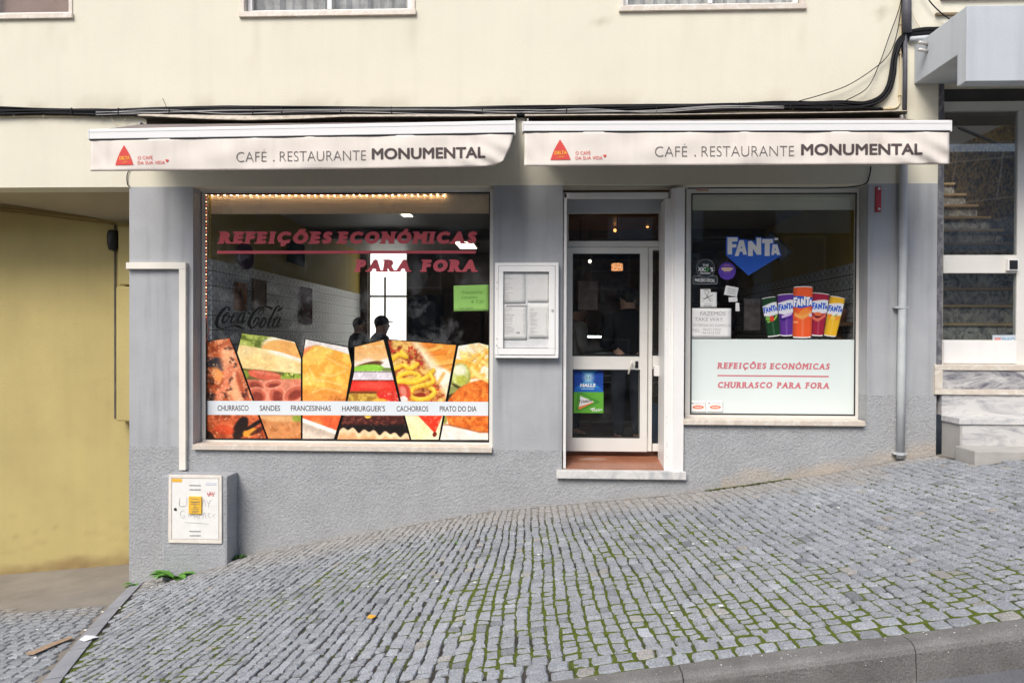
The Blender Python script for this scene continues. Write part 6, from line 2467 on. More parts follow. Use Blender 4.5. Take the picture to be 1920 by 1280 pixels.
canspec = [((75, 392), (338, 350), (437, 1068), (190, 1100), (20, 66, 32), 'g'), ((368, 322), (668, 300), (652, 1075), (428, 1080), (98, 50, 150), 'p'),
           ((1012, 278), (1330, 312), (1214, 1082), (1000, 1070), (166, 32, 62), 'c'), ((1345, 338), (1622, 388), (1452, 1096), (1226, 1070), (246, 190, 40), 'y'),
           ((666, 172), (1024, 172), (998, 1112), (650, 1112), (250, 98, 46), 'o')]
for ci, (tl, tr, br, bl_, colb, kd) in enumerate(canspec):
    tl, tr, br, bl_ = map(zcn, (tl, tr, br, bl_))
    yy_ = YW + .0002 * (0 if kd in 'gy' else -1) - (.0006 if kd == 'o' else 0)
    nx, ny = 40, 100

    def bilc(u, v):
        sag = .010 * (1 - (2 * u - 1) ** 2)
        e = 0.05 * (max(0, (v - .95) / .05) + max(0, (.03 - v) / .03))
        u2 = .5 + (u - .5) * (1 - e * 1.6)
        v2 = v + (sag * (1 if v > .5 else -1)) * (1.0 if (v > .9 or v < .1) else 1.0)
        a = (tl[0] + (tr[0] - tl[0]) * u2, tl[1] + (tr[1] - tl[1]) * u2)
        b = (bl_[0] + (br[0] - bl_[0]) * u2, bl_[1] + (br[1] - bl_[1]) * u2)
        return a[0] + (b[0] - a[0]) * v2, a[1] + (b[1] - a[1]) * v2
    U, Vv = np.meshgrid(np.linspace(0, 1, nx), np.linspace(0, 1, ny))
    c = np.zeros(U.shape + (3,)) + np.array(colb, float)
    c = mixc(c, sstep(.42, .5, U) * sstep(.62, .54, U) * .18 * (Vv > .55), (255, 255, 255))
    c = mixc(c, sstep(.28, .0, U) * .22, (20, 10, 20))
    c = mixc(c, sstep(.85, 1., U) * .14, (20, 10, 20))
    if kd != 'o':
        lb = sstep(.155, .175, Vv + .08 * (U - .5)) * sstep(.475 + .05, .455 + .03, Vv + .10 * np.abs(U - .45))
        c = mixc(c, lb * (Vv > .15), (240, 240, 244))
        if kd == 'g':
            c = mixc(c, ell(U, Vv, .5, .545, .20, .062, 0, .3), (226, 66, 44)); c = mixc(c, ell(U, Vv, .22, .53, .16, .045, 0, .3), (130, 190, 76)); c = mixc(c, ell(U, Vv, .78, .53, .16, .03, -20, .4), (176, 200, 80)); c = mixc(c, ell(U, Vv, .25, .61, .12, .02, 0, .5), (150, 200, 90))
        if kd == 'p':
            c = mixc(c, ell(U, Vv, .28, .58, .24, .05, 0, .4), (58, 28, 120)); c = mixc(c, ell(U, Vv, .72, .55, .22, .04, 0, .4), (76, 36, 140)); c = mixc(c, seg(U, Vv * .4, .2, .215, .9, .19, .02), (220, 200, 240))
        if kd == 'c':
            c = mixc(c, ell(U, Vv, .42, .49, .26, .035, 0, .4), (234, 120, 70)); c = mixc(c, ell(U, Vv, .45, .555, .3, .03, 0, .4), (90, 14, 30)); c = mixc(c, arc_stroke(U, Vv * .4, [(.05, .23), (.45, .245), (.95, .2)], .03), (232, 120, 96))
        if kd == 'y':
            c = mixc(c, ell(U, Vv, .2, .50, .18, .045, 0, .4), (244, 150, 50)); c = mixc(c, ell(U, Vv, .75, .52, .2, .05, 0, .5), (246, 160, 60)); c = mixc(c, ell(U, Vv, .62, .47, .1, .02, -20, .4), (110, 170, 70)); c = mixc(c, ell(U, Vv, .45, .53, .16, .045, 0, .5), (252, 214, 90))
    else:
        bl = sstep(.19, .205, Vv - .03 * (U - .5)) * sstep(.44, .425, Vv + .09 * np.abs(U - .4))
        c = mixc(c, bl, (30, 92, 206))
        c = mixc(c, ell(U, Vv, .55, .50, .3, .05, -10, .4), (252, 150, 60)); c = mixc(c, ell(U, Vv, .15, .57, .2, .05, 0, .5), (240, 84, 52)); c = mixc(c, arc_stroke(U, Vv * .4, [(.1, .215), (.5, .235), (.95, .20)], .03), (253, 176, 90)); c = mixc(c, ell(U, Vv, .92, .555, .08, .035, 0, .4), (220, 216, 232)); c = mixc(c, ell(U, Vv, .16, .69, .14, .018, 0, .6), (253, 170, 120))
    rim = np.maximum(sstep(.022, .012, Vv), sstep(.968, .978, Vv))
    c = mixc(c, rim, (242, 240, 238))
    c = srgb_lin(c) * .86
    mb = MB()
    mb.v = [tuple(P(*bilc(U[j, i], Vv[j, i]), yy_)) for j in range(ny) for i in range(nx)]
    mb.f = [(j * nx + i, (j + 1) * nx + i, (j + 1) * nx + i + 1, j * nx + i + 1) for j in range(ny - 1) for i in range(nx - 1)]
    mb.m = [0] * len(mb.f)
    cn = mb.build('can', MT['print'], cans, colors=np.concatenate([c, np.ones(c.shape[:2] + (1,))], -1).reshape(-1, 4))
    # chunky capitals across the can
    mb = MB()
    for q in FAN:
        qq = []
        for a, b in q[::-1]:
            u = .02 + (a - 190) / 1332 * .98
            v = .20 + (b - 205) / 467 * (.165 if kd != 'o' else .19) + (.02 if kd != 'o' else 0) - .035 * (u - .5)
            qq.append(P(*bilc(u, v), yy_ - .0006))
        mb.poly(qq)
    mb.build('can_lettering', bpy.data.materials['blue_vinyl'] if kd != 'o' else bpy.data.materials['white_vinyl'], cn)

# ---- frosted film lettering
fl2 = thing('film_lettering', 'faded pink slab lettering with a rule on the frosted film of the right window', 'lettering')
for word, a, b, y in (('REFEIÇÕES', 1345, 1436, 691), ('ECONÓMICAS', 1443.5, 1555, 692), ('CHURRASCO', 1345, 1447.5, 727), ('PARA', 1456.5, 1501, 727.6), ('FORA', 1510, 1554, 728)):
    mb = MB()
    add_slab(mb, word, a, b, y, y + .6, 11.5, YG + .0118, .055, .16, 1.0)
    mb.build('lettering_line', MT['pink_vinyl'], fl2)
mb = MB()
mb.poly([P(1345, 702.5, YG + .0115), P(1345, 705, YG + .0115), P(1554, 707, YG + .0115), P(1554, 704.3, YG + .0115)])
mb.build('rule', MT['pink_vinyl'], fl2)
for k, (a, b, t) in enumerate(((1293.5, 1324, 'left'), (1325, 1356.5, 'right'))):
    o, bil = sheet('security_sticker', [(a + .7, 751.5), (b - .5, 751.5), (b - .5, 773.5), (a + .7, 773)], YG + .0115, 'small white sticker with orange oval low on the frosted film, %s of the pair' % t, 'sticker', MT['paper'], 'white stickers with orange ovals', [(.05, .95, .9, .03), (.3, .9, .2, .03), (.06, .2, .18, .12)])
    mb = MB()
    cx, cy = (a + b) / 2 + .5, 763
    ring = [(cx + 10.5 * math.cos(t_), cy + 3.4 * math.sin(t_)) for t_ in np.linspace(0, 2 * math.pi, 24, endpoint=False)]
    mb.poly([P(*q, YG + .0095) for q in ring])
    mb.build('orange_oval', mat('orange_print', (.80, .16, .06), .6) if k == 0 else bpy.data.materials['orange_print'], o)
    mb = MB()
    add_stroke(mb, [(cx - 7, cy - .6, .9), (cx + 7, cy - .6, .9)], plane(YG + .0090))
    add_stroke(mb, [(cx - 6, cy + 1, .7), (cx + 6, cy + 1, .7)], plane(YG + .0090))
    mb.build('print', MT['paper'], o)


def disc(mb, cx, cy, r, Y, n=36, ry=None):
    mb.poly([P(cx + r * math.cos(t), cy + (ry or r) * math.sin(t), Y) for t in np.linspace(0, 2 * math.pi, n, endpoint=False)][::1])


def rrect(mb, x0, y0, x1, y1, r, Y):
    pts = []
    for cx, cy, a0 in ((x1 - r, y1 - r, 0), (x0 + r, y1 - r, 90), (x0 + r, y0 + r, 180), (x1 - r, y0 + r, 270)):
        for k in range(7):
            a = math.radians(a0 + 15 * k)
            pts.append(P(cx + r * math.cos(a), cy + r * math.sin(a), Y))
    mb.poly(pts)


xs_t = thing('delivery_sticker', 'round black sticker with white and green lettering at the left of the right pane', 'sticker')
navy = mat('navy_vinyl', (.018, .027, .034), .5)
mb = MB()
rrect(mb, 1299, 517, 1345.3, 533, 4, YW)
mb.build('name_plate_rim', MT['cable_grey'], xs_t)
mb = MB()
rrect(mb, 1299.9, 517.9, 1344.4, 532.1, 3.4, YW - .0005)
mb.build('name_plate', navy, xs_t)
mb = MB()
disc(mb, 1323, 503.3, 17.6, YW - .001)
mb.build('disc_rim', MT['cable_grey'], xs_t)
mb = MB()
disc(mb, 1323, 503.3, 16.9, YW - .0015)
mb.build('disc', navy, xs_t)
mp = plane(YW - .0021)
wv = bpy.data.materials['white_vinyl']
text_obj('lettering', 'THE', 1317, 1328.5, 499.5, 499.8, 4.6, mp, wv, xs_t, .03, .08)
text_obj('lettering', "XIC   'S", 1308.5, 1337.5, 508.3, 509.2, 7.6, mp, wv, xs_t, .05)
text_obj('lettering', 'O', 1321.5, 1329, 508.5, 508.7, 7.6, mp, mat('green_vinyl', (.10, .42, .10), .5), xs_t, .05)
text_obj('lettering', 'DELIVERY', 1312.5, 1332.5, 513.6, 514.3, 3.6, mp, wv, xs_t, .03)
text_obj('lettering', 'PARCEIRO OFICIAL', 1303, 1340.5, 528, 529, 6.2, plane(YW - .0011), wv, xs_t, .03)
pu = thing('round_sticker', 'round purple sticker beside the black one on the right pane', 'sticker')
mb = MB()
disc(mb, 1363.3, 508.2, 16.3, YW)
mb.build('disc', mat('purple_vinyl', (.105, .045, .40), .5, .05), pu)
mb = MB()
rrect(mb, 1352.5, 501.5, 1374.2, 506, 2, YW - .0006)
rrect(mb, 1356, 505, 1370.5, 508.3, 1.4, YW - .0009)
mb.build('ribbon', mat('peach_vinyl', (.72, .50, .36), .5), pu)
mb = MB()
add_stroke(mb, [(1357, 497.3, 2), (1369, 497.3, 2)], plane(YW - .0006))
add_stroke(mb, [(1357, 510.6, .9), (1370, 510.6, .9)], plane(YW - .0006))
mb.build('small_print', mat('mauve_print', (.42, .16, .30), .5), pu)

G2 = 'paper slips taped to the right pane'
o, bil = sheet('paper_note', [(1313, 542), (1344, 542), (1344, 576), (1313, 576)], YW - .001, 'square white paper with crossed pen strokes above the handwritten notice', 'note', MT['paper'], G2, [(.05, .3, .5, .02), (.05, .25, .68, .02), (.2, .75, .83, .02), (.2, .7, .93, .06), (.2, .5, .06, .05), (.55, .8, .66, .02), (.5, .75, .52, .02)])
mb = MB()
add_stroke(mb, [(1320, 561, .8), (1330, 556, 1), (1337, 552, .7)], plane(YW - .004))
add_stroke(mb, [(1321, 547, .6), (1327, 557, .9), (1333, 565, .6)], plane(YW - .0044))
add_stroke(mb, [(1329, 546, .6), (1326, 556, .8), (1318, 562, .6)], plane(YW - .0048))
mb.build('pen_strokes', MT['ink_pen'], o)
mb = MB()
mb.poly([P(a, b, YW - .0045) for a, b in ((1332.5, 541.5), (1332.5, 547.5), (1344, 547.5), (1344, 541.5))])
mb.build('black_tab', MT['black_vinyl'], o)
sheet('paper_note', [(1361, 534.8), (1385, 539.5), (1381.5, 556.5), (1357.3, 552.5)], YW - .001, 'tilted white paper slip with faint print, topmost of three beside the square paper', 'note', MT['paper'], G2, [(.2, .9, .2 + .12 * i, .03) for i in range(6)], curl=.002)
sheet('paper_note', [(1366, 557.5), (1382.5, 557), (1383, 565.3), (1366.5, 566.2)], YW - .001, 'small white paper slip directly below the tilted slip', 'note', MT['paper'], G2, [(.1, .9, .4, .08), (.1, .9, .7, .08)])
sheet('paper_note', [(1379.5, 567.5), (1386, 568), (1387, 583.5), (1379, 583.3)], YW - .001, 'narrow white paper strip, lowest of the small slips', 'note', MT['paper'], G2, [(.1, .9, .3, .04), (.1, .9, .55, .04), (.1, .9, .78, .05)])
o, bil = sheet('notice', [(1295.5, 577.5), (1371, 578), (1370.5, 634), (1295, 634)], YW - .001, 'large white handwritten take away notice taped low on the left of the right pane', 'notice', MT['paper'], None, curl=.0)
mb = MB()
mp = plane(YW - .004)
for s, a, b, y, cap, sl in (('FAZEMOS', 1312.5, 1360, 591.5, 7.6, 0), ('TAKE WAY.', 1302, 1357, 601.5, 6.6, .6), ('ENTREGAS AO DOMICILIO', 1300, 1370, 611.3, 4.6, 1.2), ('TEL.', 1297, 1314, 622, 5, 0), ('962211022', 1318, 1351, 619.4, 4.0, .2), ('961513120', 1317, 1350, 625.8, 4.0, 0)):
    add_text(mb, s, a, b, y, y + sl, cap, mp, -.004, .12)
add_stroke(mb, [(1297, 630.5, .9), (1320, 630, 1.2), (1345, 630.6, .9), (1369, 630.6, .9)], mp)
mb.build('handwriting', MT['ink_pencil'], o)

# ---- sweets posters on the door pane
YDp = YD - .0006
o = thing('door_poster', 'blue sweets poster with light rays on the lower door pane', 'poster')
nx, ny = 70, 50
U, Vv = np.meshgrid(np.linspace(0, 1, nx), np.linspace(0, 1, ny))
X_ = 1073.5 + 57.5 * U
Y_ = 692.5 + 42 * Vv
dx, dy = (X_ - 1103.3), (Y_ - 708) * 1.0
ang = np.arctan2(dy, dx)
rad = np.hypot(dx, dy)
c = np.zeros(U.shape + (3,)) + np.array([40, 132, 205.])
side = (np.abs(dx) > np.abs(dy) * 1.15)
c = mixc(c, sstep(.0, .25, np.abs(dx) * 1.0 / (np.abs(dy) + .1) - 1.15), (30, 82, 176))
c = mixc(c, side * (.5 + .5 * np.sin(ang * 30)) * .6, (24, 50, 128))
c = mixc(c, (~side) * (.5 + .5 * np.sin(ang * 44)) * .3, (110, 190, 235))
c = mixc(c, sstep(16, 2, rad) * .8, (206, 234, 246))
c = mixc(c, sstep(722, 732, Y_) * .7, (30, 90, 190))
c = srgb_lin(c) * .85
mb = MB()
mb.v = [tuple(P(X_[j, i], Y_[j, i], YDp)) for j in range(ny) for i in range(nx)]
mb.f = [(j * nx + i, (j + 1) * nx + i, (j + 1) * nx + i + 1, j * nx + i + 1) for j in range(ny - 1) for i in range(nx - 1)]
mb.m = [0] * len(mb.f)
mb.build('printed_sheet', MT['print'], o, colors=np.concatenate([c, np.ones(c.shape[:2] + (1,))], -1).reshape(-1, 4))
text_obj('lettering', 'HALLS', 1087.5, 1116, 725.5, 725.5, 6.8, plane(YDp - .001), wv, o, .06, .15)
text_obj('lettering', 'H', 1099.5, 1106, 711, 711, 6.2, plane(YDp - .001), mat('sea_green_print', (.06, .25, .22), .5), o, .0)
mb = MB()
add_stroke(mb, [(1090, 728.8, 1.6), (1114, 728.8, 1.6)], plane(YDp - .001))
mb.build('small_print', mat('pale_blue_print', (.35, .55, .75), .5), o)
o = thing('door_poster', 'green poster with a white arrowhead below the blue poster on the door', 'poster')
MB().poly([P(1073.5, 734.6, YDp), P(1073.5, 774, YDp), P(1131.5, 774, YDp), P(1131.5, 734.6, YDp)]).build('printed_sheet', mat('lime_print', (.105, .36, .035), .5, .06, 20), o)
KT = 12.8


def zt_(pts, y):
    return [P(1060 + a / KT, 685 + b / KT, y) for a, b in pts]


MB().poly(zt_([(290, 640), (255, 1090), (370, 1075), (830, 885), (800, 850), (400, 650)], YDp - .0005)).build('dark_arrow', mat('dark_lime_print', (.055, .25, .03), .5), o)
MB().poly(zt_([(330, 690), (290, 1030), (720, 880), (690, 850), (420, 690)], YDp - .0010)).build('arrow', bpy.data.materials['lime_print'], o)
MB().poly(zt_([(320, 960), (318, 1050), (340, 1055), (690, 880), (640, 870)], YDp - .0013)).build('orange_edge', mat('orange_print_edge', (.72, .22, .05), .5), o)
MB().poly(zt_([(360, 730), (330, 990), (680, 870)], YDp - .0016)).build('white_arrow', wv, o)
text_obj('lettering', 'Trident', 1083.5, 1110, 756.5, 753.5, 6.6, plane(YDp - .0022), MT['ink_dark'], o, .02, .15)
text_obj('lettering', 'FRESH', 1110, 1128, 771.5, 769.8, 4.2, plane(YDp - .0010), wv, o, .02, .2)
MB().poly(zt_([(590, 1040), (620, 1062), (720, 1025), (700, 1010)], YDp - .0010)).build('swoosh', wv, o)

# faint estate agent sticker on the entrance pane
o = thing('agency_sticker', 'faded pale sticker with blue and red print low on the entrance door pane', 'sticker')
YI = YE + .0195
MB().poly([P(a, b, YI) for a, b in ((1861, 628), (1861, 652.5), (1906.5, 652.5), (1906.5, 628))][::1]).build('backing', mat('faded_film', (.50, .56, .62), .5), o)
mb = MB()
for a, b in ((1865, 633), (1871, 633)):
    mb.poly([P(x, y, YI - .0006) for x, y in ((a, b), (a, b + 13), (a + 5.5, b + 13), (a + 5.5, b))])
mb.build('emblem', mat('faded_red', (.62, .22, .20), .5), o)
text_obj('lettering', 'IMO', 1878, 1905, 642.5, 642.5, 9.5, plane(YI - .0006), mat('faded_blue', (.20, .34, .48), .5), o, .05)
mb = MB()
add_stroke(mb, [(1878, 646.8, 2), (1904, 646.8, 2)], plane(YI - .0006))
mb.build('small_print', bpy.data.materials['faded_red'], o)

# ------------------------------------------------------------------ people inside
def skin_mesh(joints, edges, root, sub=2):
    """one continuous surface grown over a skeleton: joints {name: ((x,y,z), r)}"""
    names = list(joints)
    names.remove(root)
    names = [root] + names
    ix = {n: i for i, n in enumerate(names)}
    me = bpy.data.meshes.new('figure')
    me.from_pydata([joints[n][0] for n in names], [(ix[a], ix[b]) for a, b in edges], [])
    o = bpy.data.objects.new('figure', me)
    COL.objects.link(o)
    md = o.modifiers.new('skin', 'SKIN')
    md.use_smooth_shade = True
    for i, n in enumerate(names):
        r = joints[n][1]
        sv = me.skin_vertices[0].data[i]
        sv.radius = r if isinstance(r, tuple) else (r, r)
        sv.use_root = (i == 0)
    if sub:
        s = o.modifiers.new('sub', 'SUBSURF')
        s.levels = s.render_levels = sub
    dg = bpy.context.evaluated_depsgraph_get()
    m2 = bpy.data.meshes.new_from_object(o.evaluated_get(dg))
    v = [tuple(p.co) for p in m2.vertices]
    f = [tuple(p.vertices) for p in m2.polygons]
    bpy.data.objects.remove(o)
    bpy.data.meshes.remove(me)
    bpy.data.meshes.remove(m2)
    return v, f


def person(loc, rz, height, label, jacket, trousers, hair_mat, cap=None, lean=0.0, arm=0.35, group=None):
    s = height / 1.75

    def q(x, y, z):
        return (x, y + lean * max(0, z - .95), z)
    KR = 1.16
    J = {}
    J['pelvis'] = (q(0, 0, .95), (.135, .10))
    J['waist'] = (q(0, .0, 1.08), (.13, .095))
    J['chest'] = (q(0, 0, 1.28), (.16, .11))
    J['neckbase'] = (q(0, .0, 1.44), (.085, .075))
    J['neck'] = (q(0, .01, 1.51), (.055, .058))
    J['head'] = (q(0, .02, 1.60), (.075, .09))
    J['crown'] = (q(0, .015, 1.69), (.062, .075))
    E = [('pelvis', 'waist'), ('waist', 'chest'), ('chest', 'neckbase'), ('neckbase', 'neck'), ('neck', 'head'), ('head', 'crown')]
    for sd, k in ((-1, 'l'), (1, 'r')):
        J['sh' + k] = (q(sd * .185, 0, 1.40), .062)
        J['el' + k] = (q(sd * .235, .03, 1.12), .045)
        J['wr' + k] = (q(sd * .20, .03 + arm * .55, 1.00 + arm * .22), .030)
        J['pa' + k] = (q(sd * .19, .09 + arm * .6, .96 + arm * .28), (.036, .018))
        J['hip' + k] = (q(sd * .095, 0, .88), .088)
        J['kn' + k] = (q(sd * .105, .02, .49), .058)
        J['an' + k] = (q(sd * .11, -.01, .09), .042)
        J['to' + k] = (q(sd * .12, .15, .035), .032)
        E += [('chest', 'sh' + k), ('sh' + k, 'el' + k), ('el' + k, 'wr' + k), ('wr' + k, 'pa' + k), ('pelvis', 'hip' + k), ('hip' + k, 'kn' + k), ('kn' + k, 'an' + k), ('an' + k, 'to' + k)]
    for n_ in list(J):
        k_ = 1.36 if n_ in ('head', 'crown') else (1.32 if n_.startswith('neck') else KR)
        r_ = J[n_][1]
        J[n_] = (J[n_][0], tuple(q_ * k_ for q_ in (r_ if isinstance(r_, tuple) else (r_, r_))))
    v, f = skin_mesh(J, E, 'pelvis')
    mb = MB()
    mb.add(v, f)
    # fingers and thumb, face
    for sd, k in ((-1, 'l'), (1, 'r')):
        p = Vector(J['pa' + k][0])
        for i, L_ in enumerate((.062, .072, .068, .052)):
            a = p + Vector((sd * (.027 - i * .018), .02, 0))
            mb.tube([a, a + Vector((0, L_ * .5, -.006)), a + Vector((0, L_ * .85, -.026)), a + Vector((0, L_ * .95, -.045))], [.0095, .009, .008, .006], 7)
        a = p + Vector((-sd * .03, -.01, 0))
        mb.tube([a, a + Vector((-sd * .028, .022, -.008)), a + Vector((-sd * .034, .052, -.02))], [.011, .010, .007], 7)
    hx, hy, hz = J['head'][0]
    mb.tube([(hx, hy + .085, hz + .035), (hx, hy + .105, hz - .002), (hx, hy + .088, hz - .012)], [.008, .014, .010], 7)
    for sd in (-1, 1):
        mb.sphere((hx + sd * .078, hy, hz + .005), .012, .022, .032, 8, 6)
        mb.sphere((hx + sd * .03, hy + .083, hz + .032), .012, .008, .007, 8, 6)
    mb.sphere((hx, hy + .083, hz - .045), .026, .010, .008, 8, 6)
    o = mb.build('person', MT['skin'], None, smooth=True)
    tag(o, label, 'person', group)

    def cloth(name, sel, grow, m, root):
        JJ = {n: (J[n][0], tuple(r + grow for r in (J[n][1] if isinstance(J[n][1], tuple) else (J[n][1],) * 2))) for n in sel}
        EE = [e for e in E if e[0] in sel and e[1] in sel]
        v_, f_ = skin_mesh(JJ, EE, root)
        b_ = MB()
        b_.add(v_, f_)
        return b_.build(name, m, o, smooth=True)
    cloth('jacket', ['pelvis', 'waist', 'chest', 'neckbase', 'neck', 'shl', 'shr', 'ell', 'elr', 'wrl', 'wrr'], .022, jacket, 'chest')
    cloth('trousers', ['waist', 'pelvis', 'hipl', 'hipr', 'knl', 'knr', 'anl', 'anr'], .014, trousers, 'pelvis')
    mb = MB()
    for k in 'lr':
        x, y, z = J['an' + k][0]
        mb.sphere((x, y + .05, .04), .052, .135, .05, 12, 8)
        mb.box(x - .046, x + .046, y - .075, y + .17, 0.0, .018)
    mb.build('shoes', MT['black'], o, smooth=False)
    mb = MB()
    cx, cy_, cz = q(0, .0, 1.655)
    vs_, fs = [], []
    for i in range(9):
        ph = (math.pi * .80) * i / 8
        for kk in range(18):
            th = 2 * math.pi * kk / 18
            front = max(0, math.sin(th))
            ph2 = ph * (1 - .52 * front)
            rr_ = math.sin(ph2) if ph2 < math.pi / 2 else 1 - .22 * (ph2 - math.pi / 2)
            vs_.append((cx + .092 * rr_ * math.cos(th), cy_ + .005 + .108 * rr_ * math.sin(th), cz - .012 + .096 * math.cos(ph2)))
    for i in range(8):
        for kk in range(18):
            k2 = (kk + 1) % 18
            fs.append((i * 18 + kk, (i + 1) * 18 + kk, (i + 1) * 18 + k2, i * 18 + k2))
    mb.add(vs_, fs)
    mb.build('hair', hair_mat, o, smooth=True)
    if cap:
        mb = MB()
        mb.sphere((cx, cy_ + .002, cz + .008), .10, .112, .098, 16, 10)
        mb.prism([(cx - .07, cy_ + .10, cz + .01), (cx + .07, cy_ + .10, cz + .01), (cx + .05, cy_ + .175, cz), (cx - .05, cy_ + .175, cz)], (0, 0, .008))
        mb.build('cap', cap, o, smooth=True)
    o.location = loc
    o.rotation_euler = (0, 0, rz)
    o.scale = (s, s, s)
    return o


p = P(1178, 600, 1.15)
person((p.x, 1.15, CZ0), R(8), 1.84, 'tall person in black jacket and dark trousers seen from behind through the door pane', MT['dark_cloth'], MT['jeans'], MT['hair'], arm=.5)
p = P(1075, 600, 1.75)
person((p.x - .02, 1.75, CZ0), R(-70), 1.70, 'person in a grey coat at the left edge of the door pane', MT['grey_cloth'], MT['dark_cloth'], MT['hair'], arm=.8, lean=.12)
p = P(708, 612, 1.7)
person((p.x, 1.7, CZ0), R(-62), 1.50, 'person in a dark jacket and cap against the bright back window', MT['dark_blue_cloth'], MT['jeans'], MT['hair'], cap=MT['dark_cloth'], arm=.4, lean=.08)
p = P(673, 615, 2.3)
person((p.x, 2.3, CZ0), R(-95), 1.51, 'person in a dark coat standing just left of the bright back window', MT['dark_cloth'], MT['dark_cloth'], MT['hair'], arm=.5)

# ------------------------------------------------------------------ cafe furnishing
def ceiling_lamp(px0, py0, px1, py1, label):
    a, b = P(px0, py0, 0), P(px1, py1, 0)

    def hit(px, py):
        d = _fwd + _rt * ((px - 960) / F) + _up * ((640 - py) / F)
        t = (CZ1 - .02 - CAM.z) / d.z
        return CAM + d * t
    a, b = hit(px0, py0), hit(px1, py1)
    x0, x1 = sorted((a.x, b.x))
    y0, y1 = sorted((a.y, b.y))
    y0, y1 = max(y0, .8), min(y1, CYB - .3)
    t = thing('ceiling_lamp', label, 'ceiling lamp', 'square lamps on the cafe ceiling')
    MB().box(x0 - .03, x1 + .03, y0 - .03, y1 + .03, CZ1 - .045, CZ1 - .001).build('lamp_frame', MT['alu_white'], t)
    MB().box(x0, x1, y0, y1, CZ1 - .05, CZ1 - .0455).build('diffuser', MT['lampwhite'], t)
    return x0, x1, y0, y1


ceiling_lamp(852, 450.5, 894, 463.5, 'lit square ceiling lamp seen behind the last letters of the red lettering')
ceiling_lamp(752, 398, 774, 402.5, 'lit ceiling lamp just under the tan shutter of the left window')
# counter with glazed display
ct = thing('bar_counter', 'dark bar counter with steel bands and a lit glass display seen through the door', 'counter')
yc = 2.7
x0, x1 = P(1010, 700, yc).x, P(1330, 700, yc).x
zc1 = P(1115, 667, yc).z
MB().box(x0, x1, yc, yc + .6, CZ0, zc1).build('counter_body', MT['in_brown'], ct)
for a in (704, 716, 790):
    z = P(1115, a, yc).z
    MB().box(x0 - .002, x1 + .002, yc - .008, yc + .05, z - .012, z + .012).build('steel_band', MT['steel'], ct)
MB().box(x0 - .02, x1 + .02, yc - .04, yc + .64, zc1 + .001, zc1 + .04).build('counter_top', MT['steel'], ct, bevel=.008)
a0, a1 = P(1094, 631, yc + .1), P(1137, 631, yc + .1)
zs_ = a0.z
mb = MB()
mb.box(a0.x - .1, a1.x + .1, yc + .05, yc + .056, zc1 + .041, zs_ + .02).box(a0.x - .1, a1.x + .1, yc + .05, yc + .4, zs_ + .021, zs_ + .027)
mb.build('display_glass', MT['glass'], ct)
MB().box(a0.x, a1.x, yc + .09, yc + .13, zs_ - .012, zs_ + .012).build('strip_light', MT['striplight'], ct)
c = P(1116, 640, yc + .22)
bo = tag(MB().lathe([(.02, 0), (.05, .01), (.09, .05), (.105, .09), (.1, .09), (.085, .05), (.045, .018), (.01, .012)], c.x, c.y, zc1 + .041, 18).build('bowl', mat('glass_bowl', (.45, .52, .50), .15, .05), None, smooth=True), 'pale round bowl under the strip light on the bar counter', 'bowl')
MB().box(P(1040, 500, .7).x, P(1300, 500, .7).x, .72, 3.38, CZ1 - .03, CZ1 - .001).build('wood_ceiling', mat('red_wood_ceiling', (.26, .11, .045), .35, .2, 5, streak=.2), BLD)
for px_, py_, yy_, em_, t_ in ((1153, 432, 3.0, 'amber', 'small amber spot lamp in the middle of the transom pane'), (1214, 424, 3.0, 'amber', 'small amber spot lamp at the right of the transom pane'), (1106, 490, 3.2, 'lampwhite', 'tiny white spot lamp at the top left of the door pane')):
    c = P(px_, py_, yy_)
    sl_ = thing('spot_lamp', t_, 'lamp', 'small spot lamps over the bar')
    MB().sphere(c, .022, .022, .026, 10, 8).build('bulb', MT[em_], sl_, smooth=True)
    MB().tube([(c.x, c.y, c.z + .024), (c.x, c.y, CZ1 - .03)], .005, 6).build('stem', MT['black'], sl_)
# hanging drum lamp
hl = thing('pendant_lamp', 'glowing amber woven drum lamp hanging behind the door pane', 'lamp')
c = P(1157, 501, 2.2)
m = bpy.data.materials.new('woven_amber')
m.use_nodes = True
nt = m.node_tree
b = nt.nodes['Principled BSDF']
w_ = nt.nodes.new('ShaderNodeTexVoronoi')
w_.inputs['Scale'].default_value = 45
g_ = nt.nodes.new('ShaderNodeNewGeometry')
nt.links.new(g_.outputs['Position'], w_.inputs['Vector'])
cr = nt.nodes.new('ShaderNodeValToRGB')
cr.color_ramp.elements[0].color = (1.0, .55, .26, 1)
cr.color_ramp.elements[1].color = (.45, .12, .03, 1)
cr.color_ramp.elements[1].position = .8
nt.links.new(w_.outputs['Distance'], cr.inputs[0])
nt.links.new(cr.outputs[0], b.inputs['Emission Color'])
nt.links.new(cr.outputs[0], b.inputs['Base Color'])
b.inputs['Emission Strength'].default_value = .62
MB().lathe([(.0, -.045), (.065, -.045), (.075, -.04), (.075, .04), (.06, .05), (.0, .05)], c.x, c.y, c.z, 20).build('shade', m, hl, smooth=False)
MB().tube([(c.x, c.y, c.z + .05), (c.x, c.y, CZ1)], .004, 6).build('cord', MT['cable'], hl)


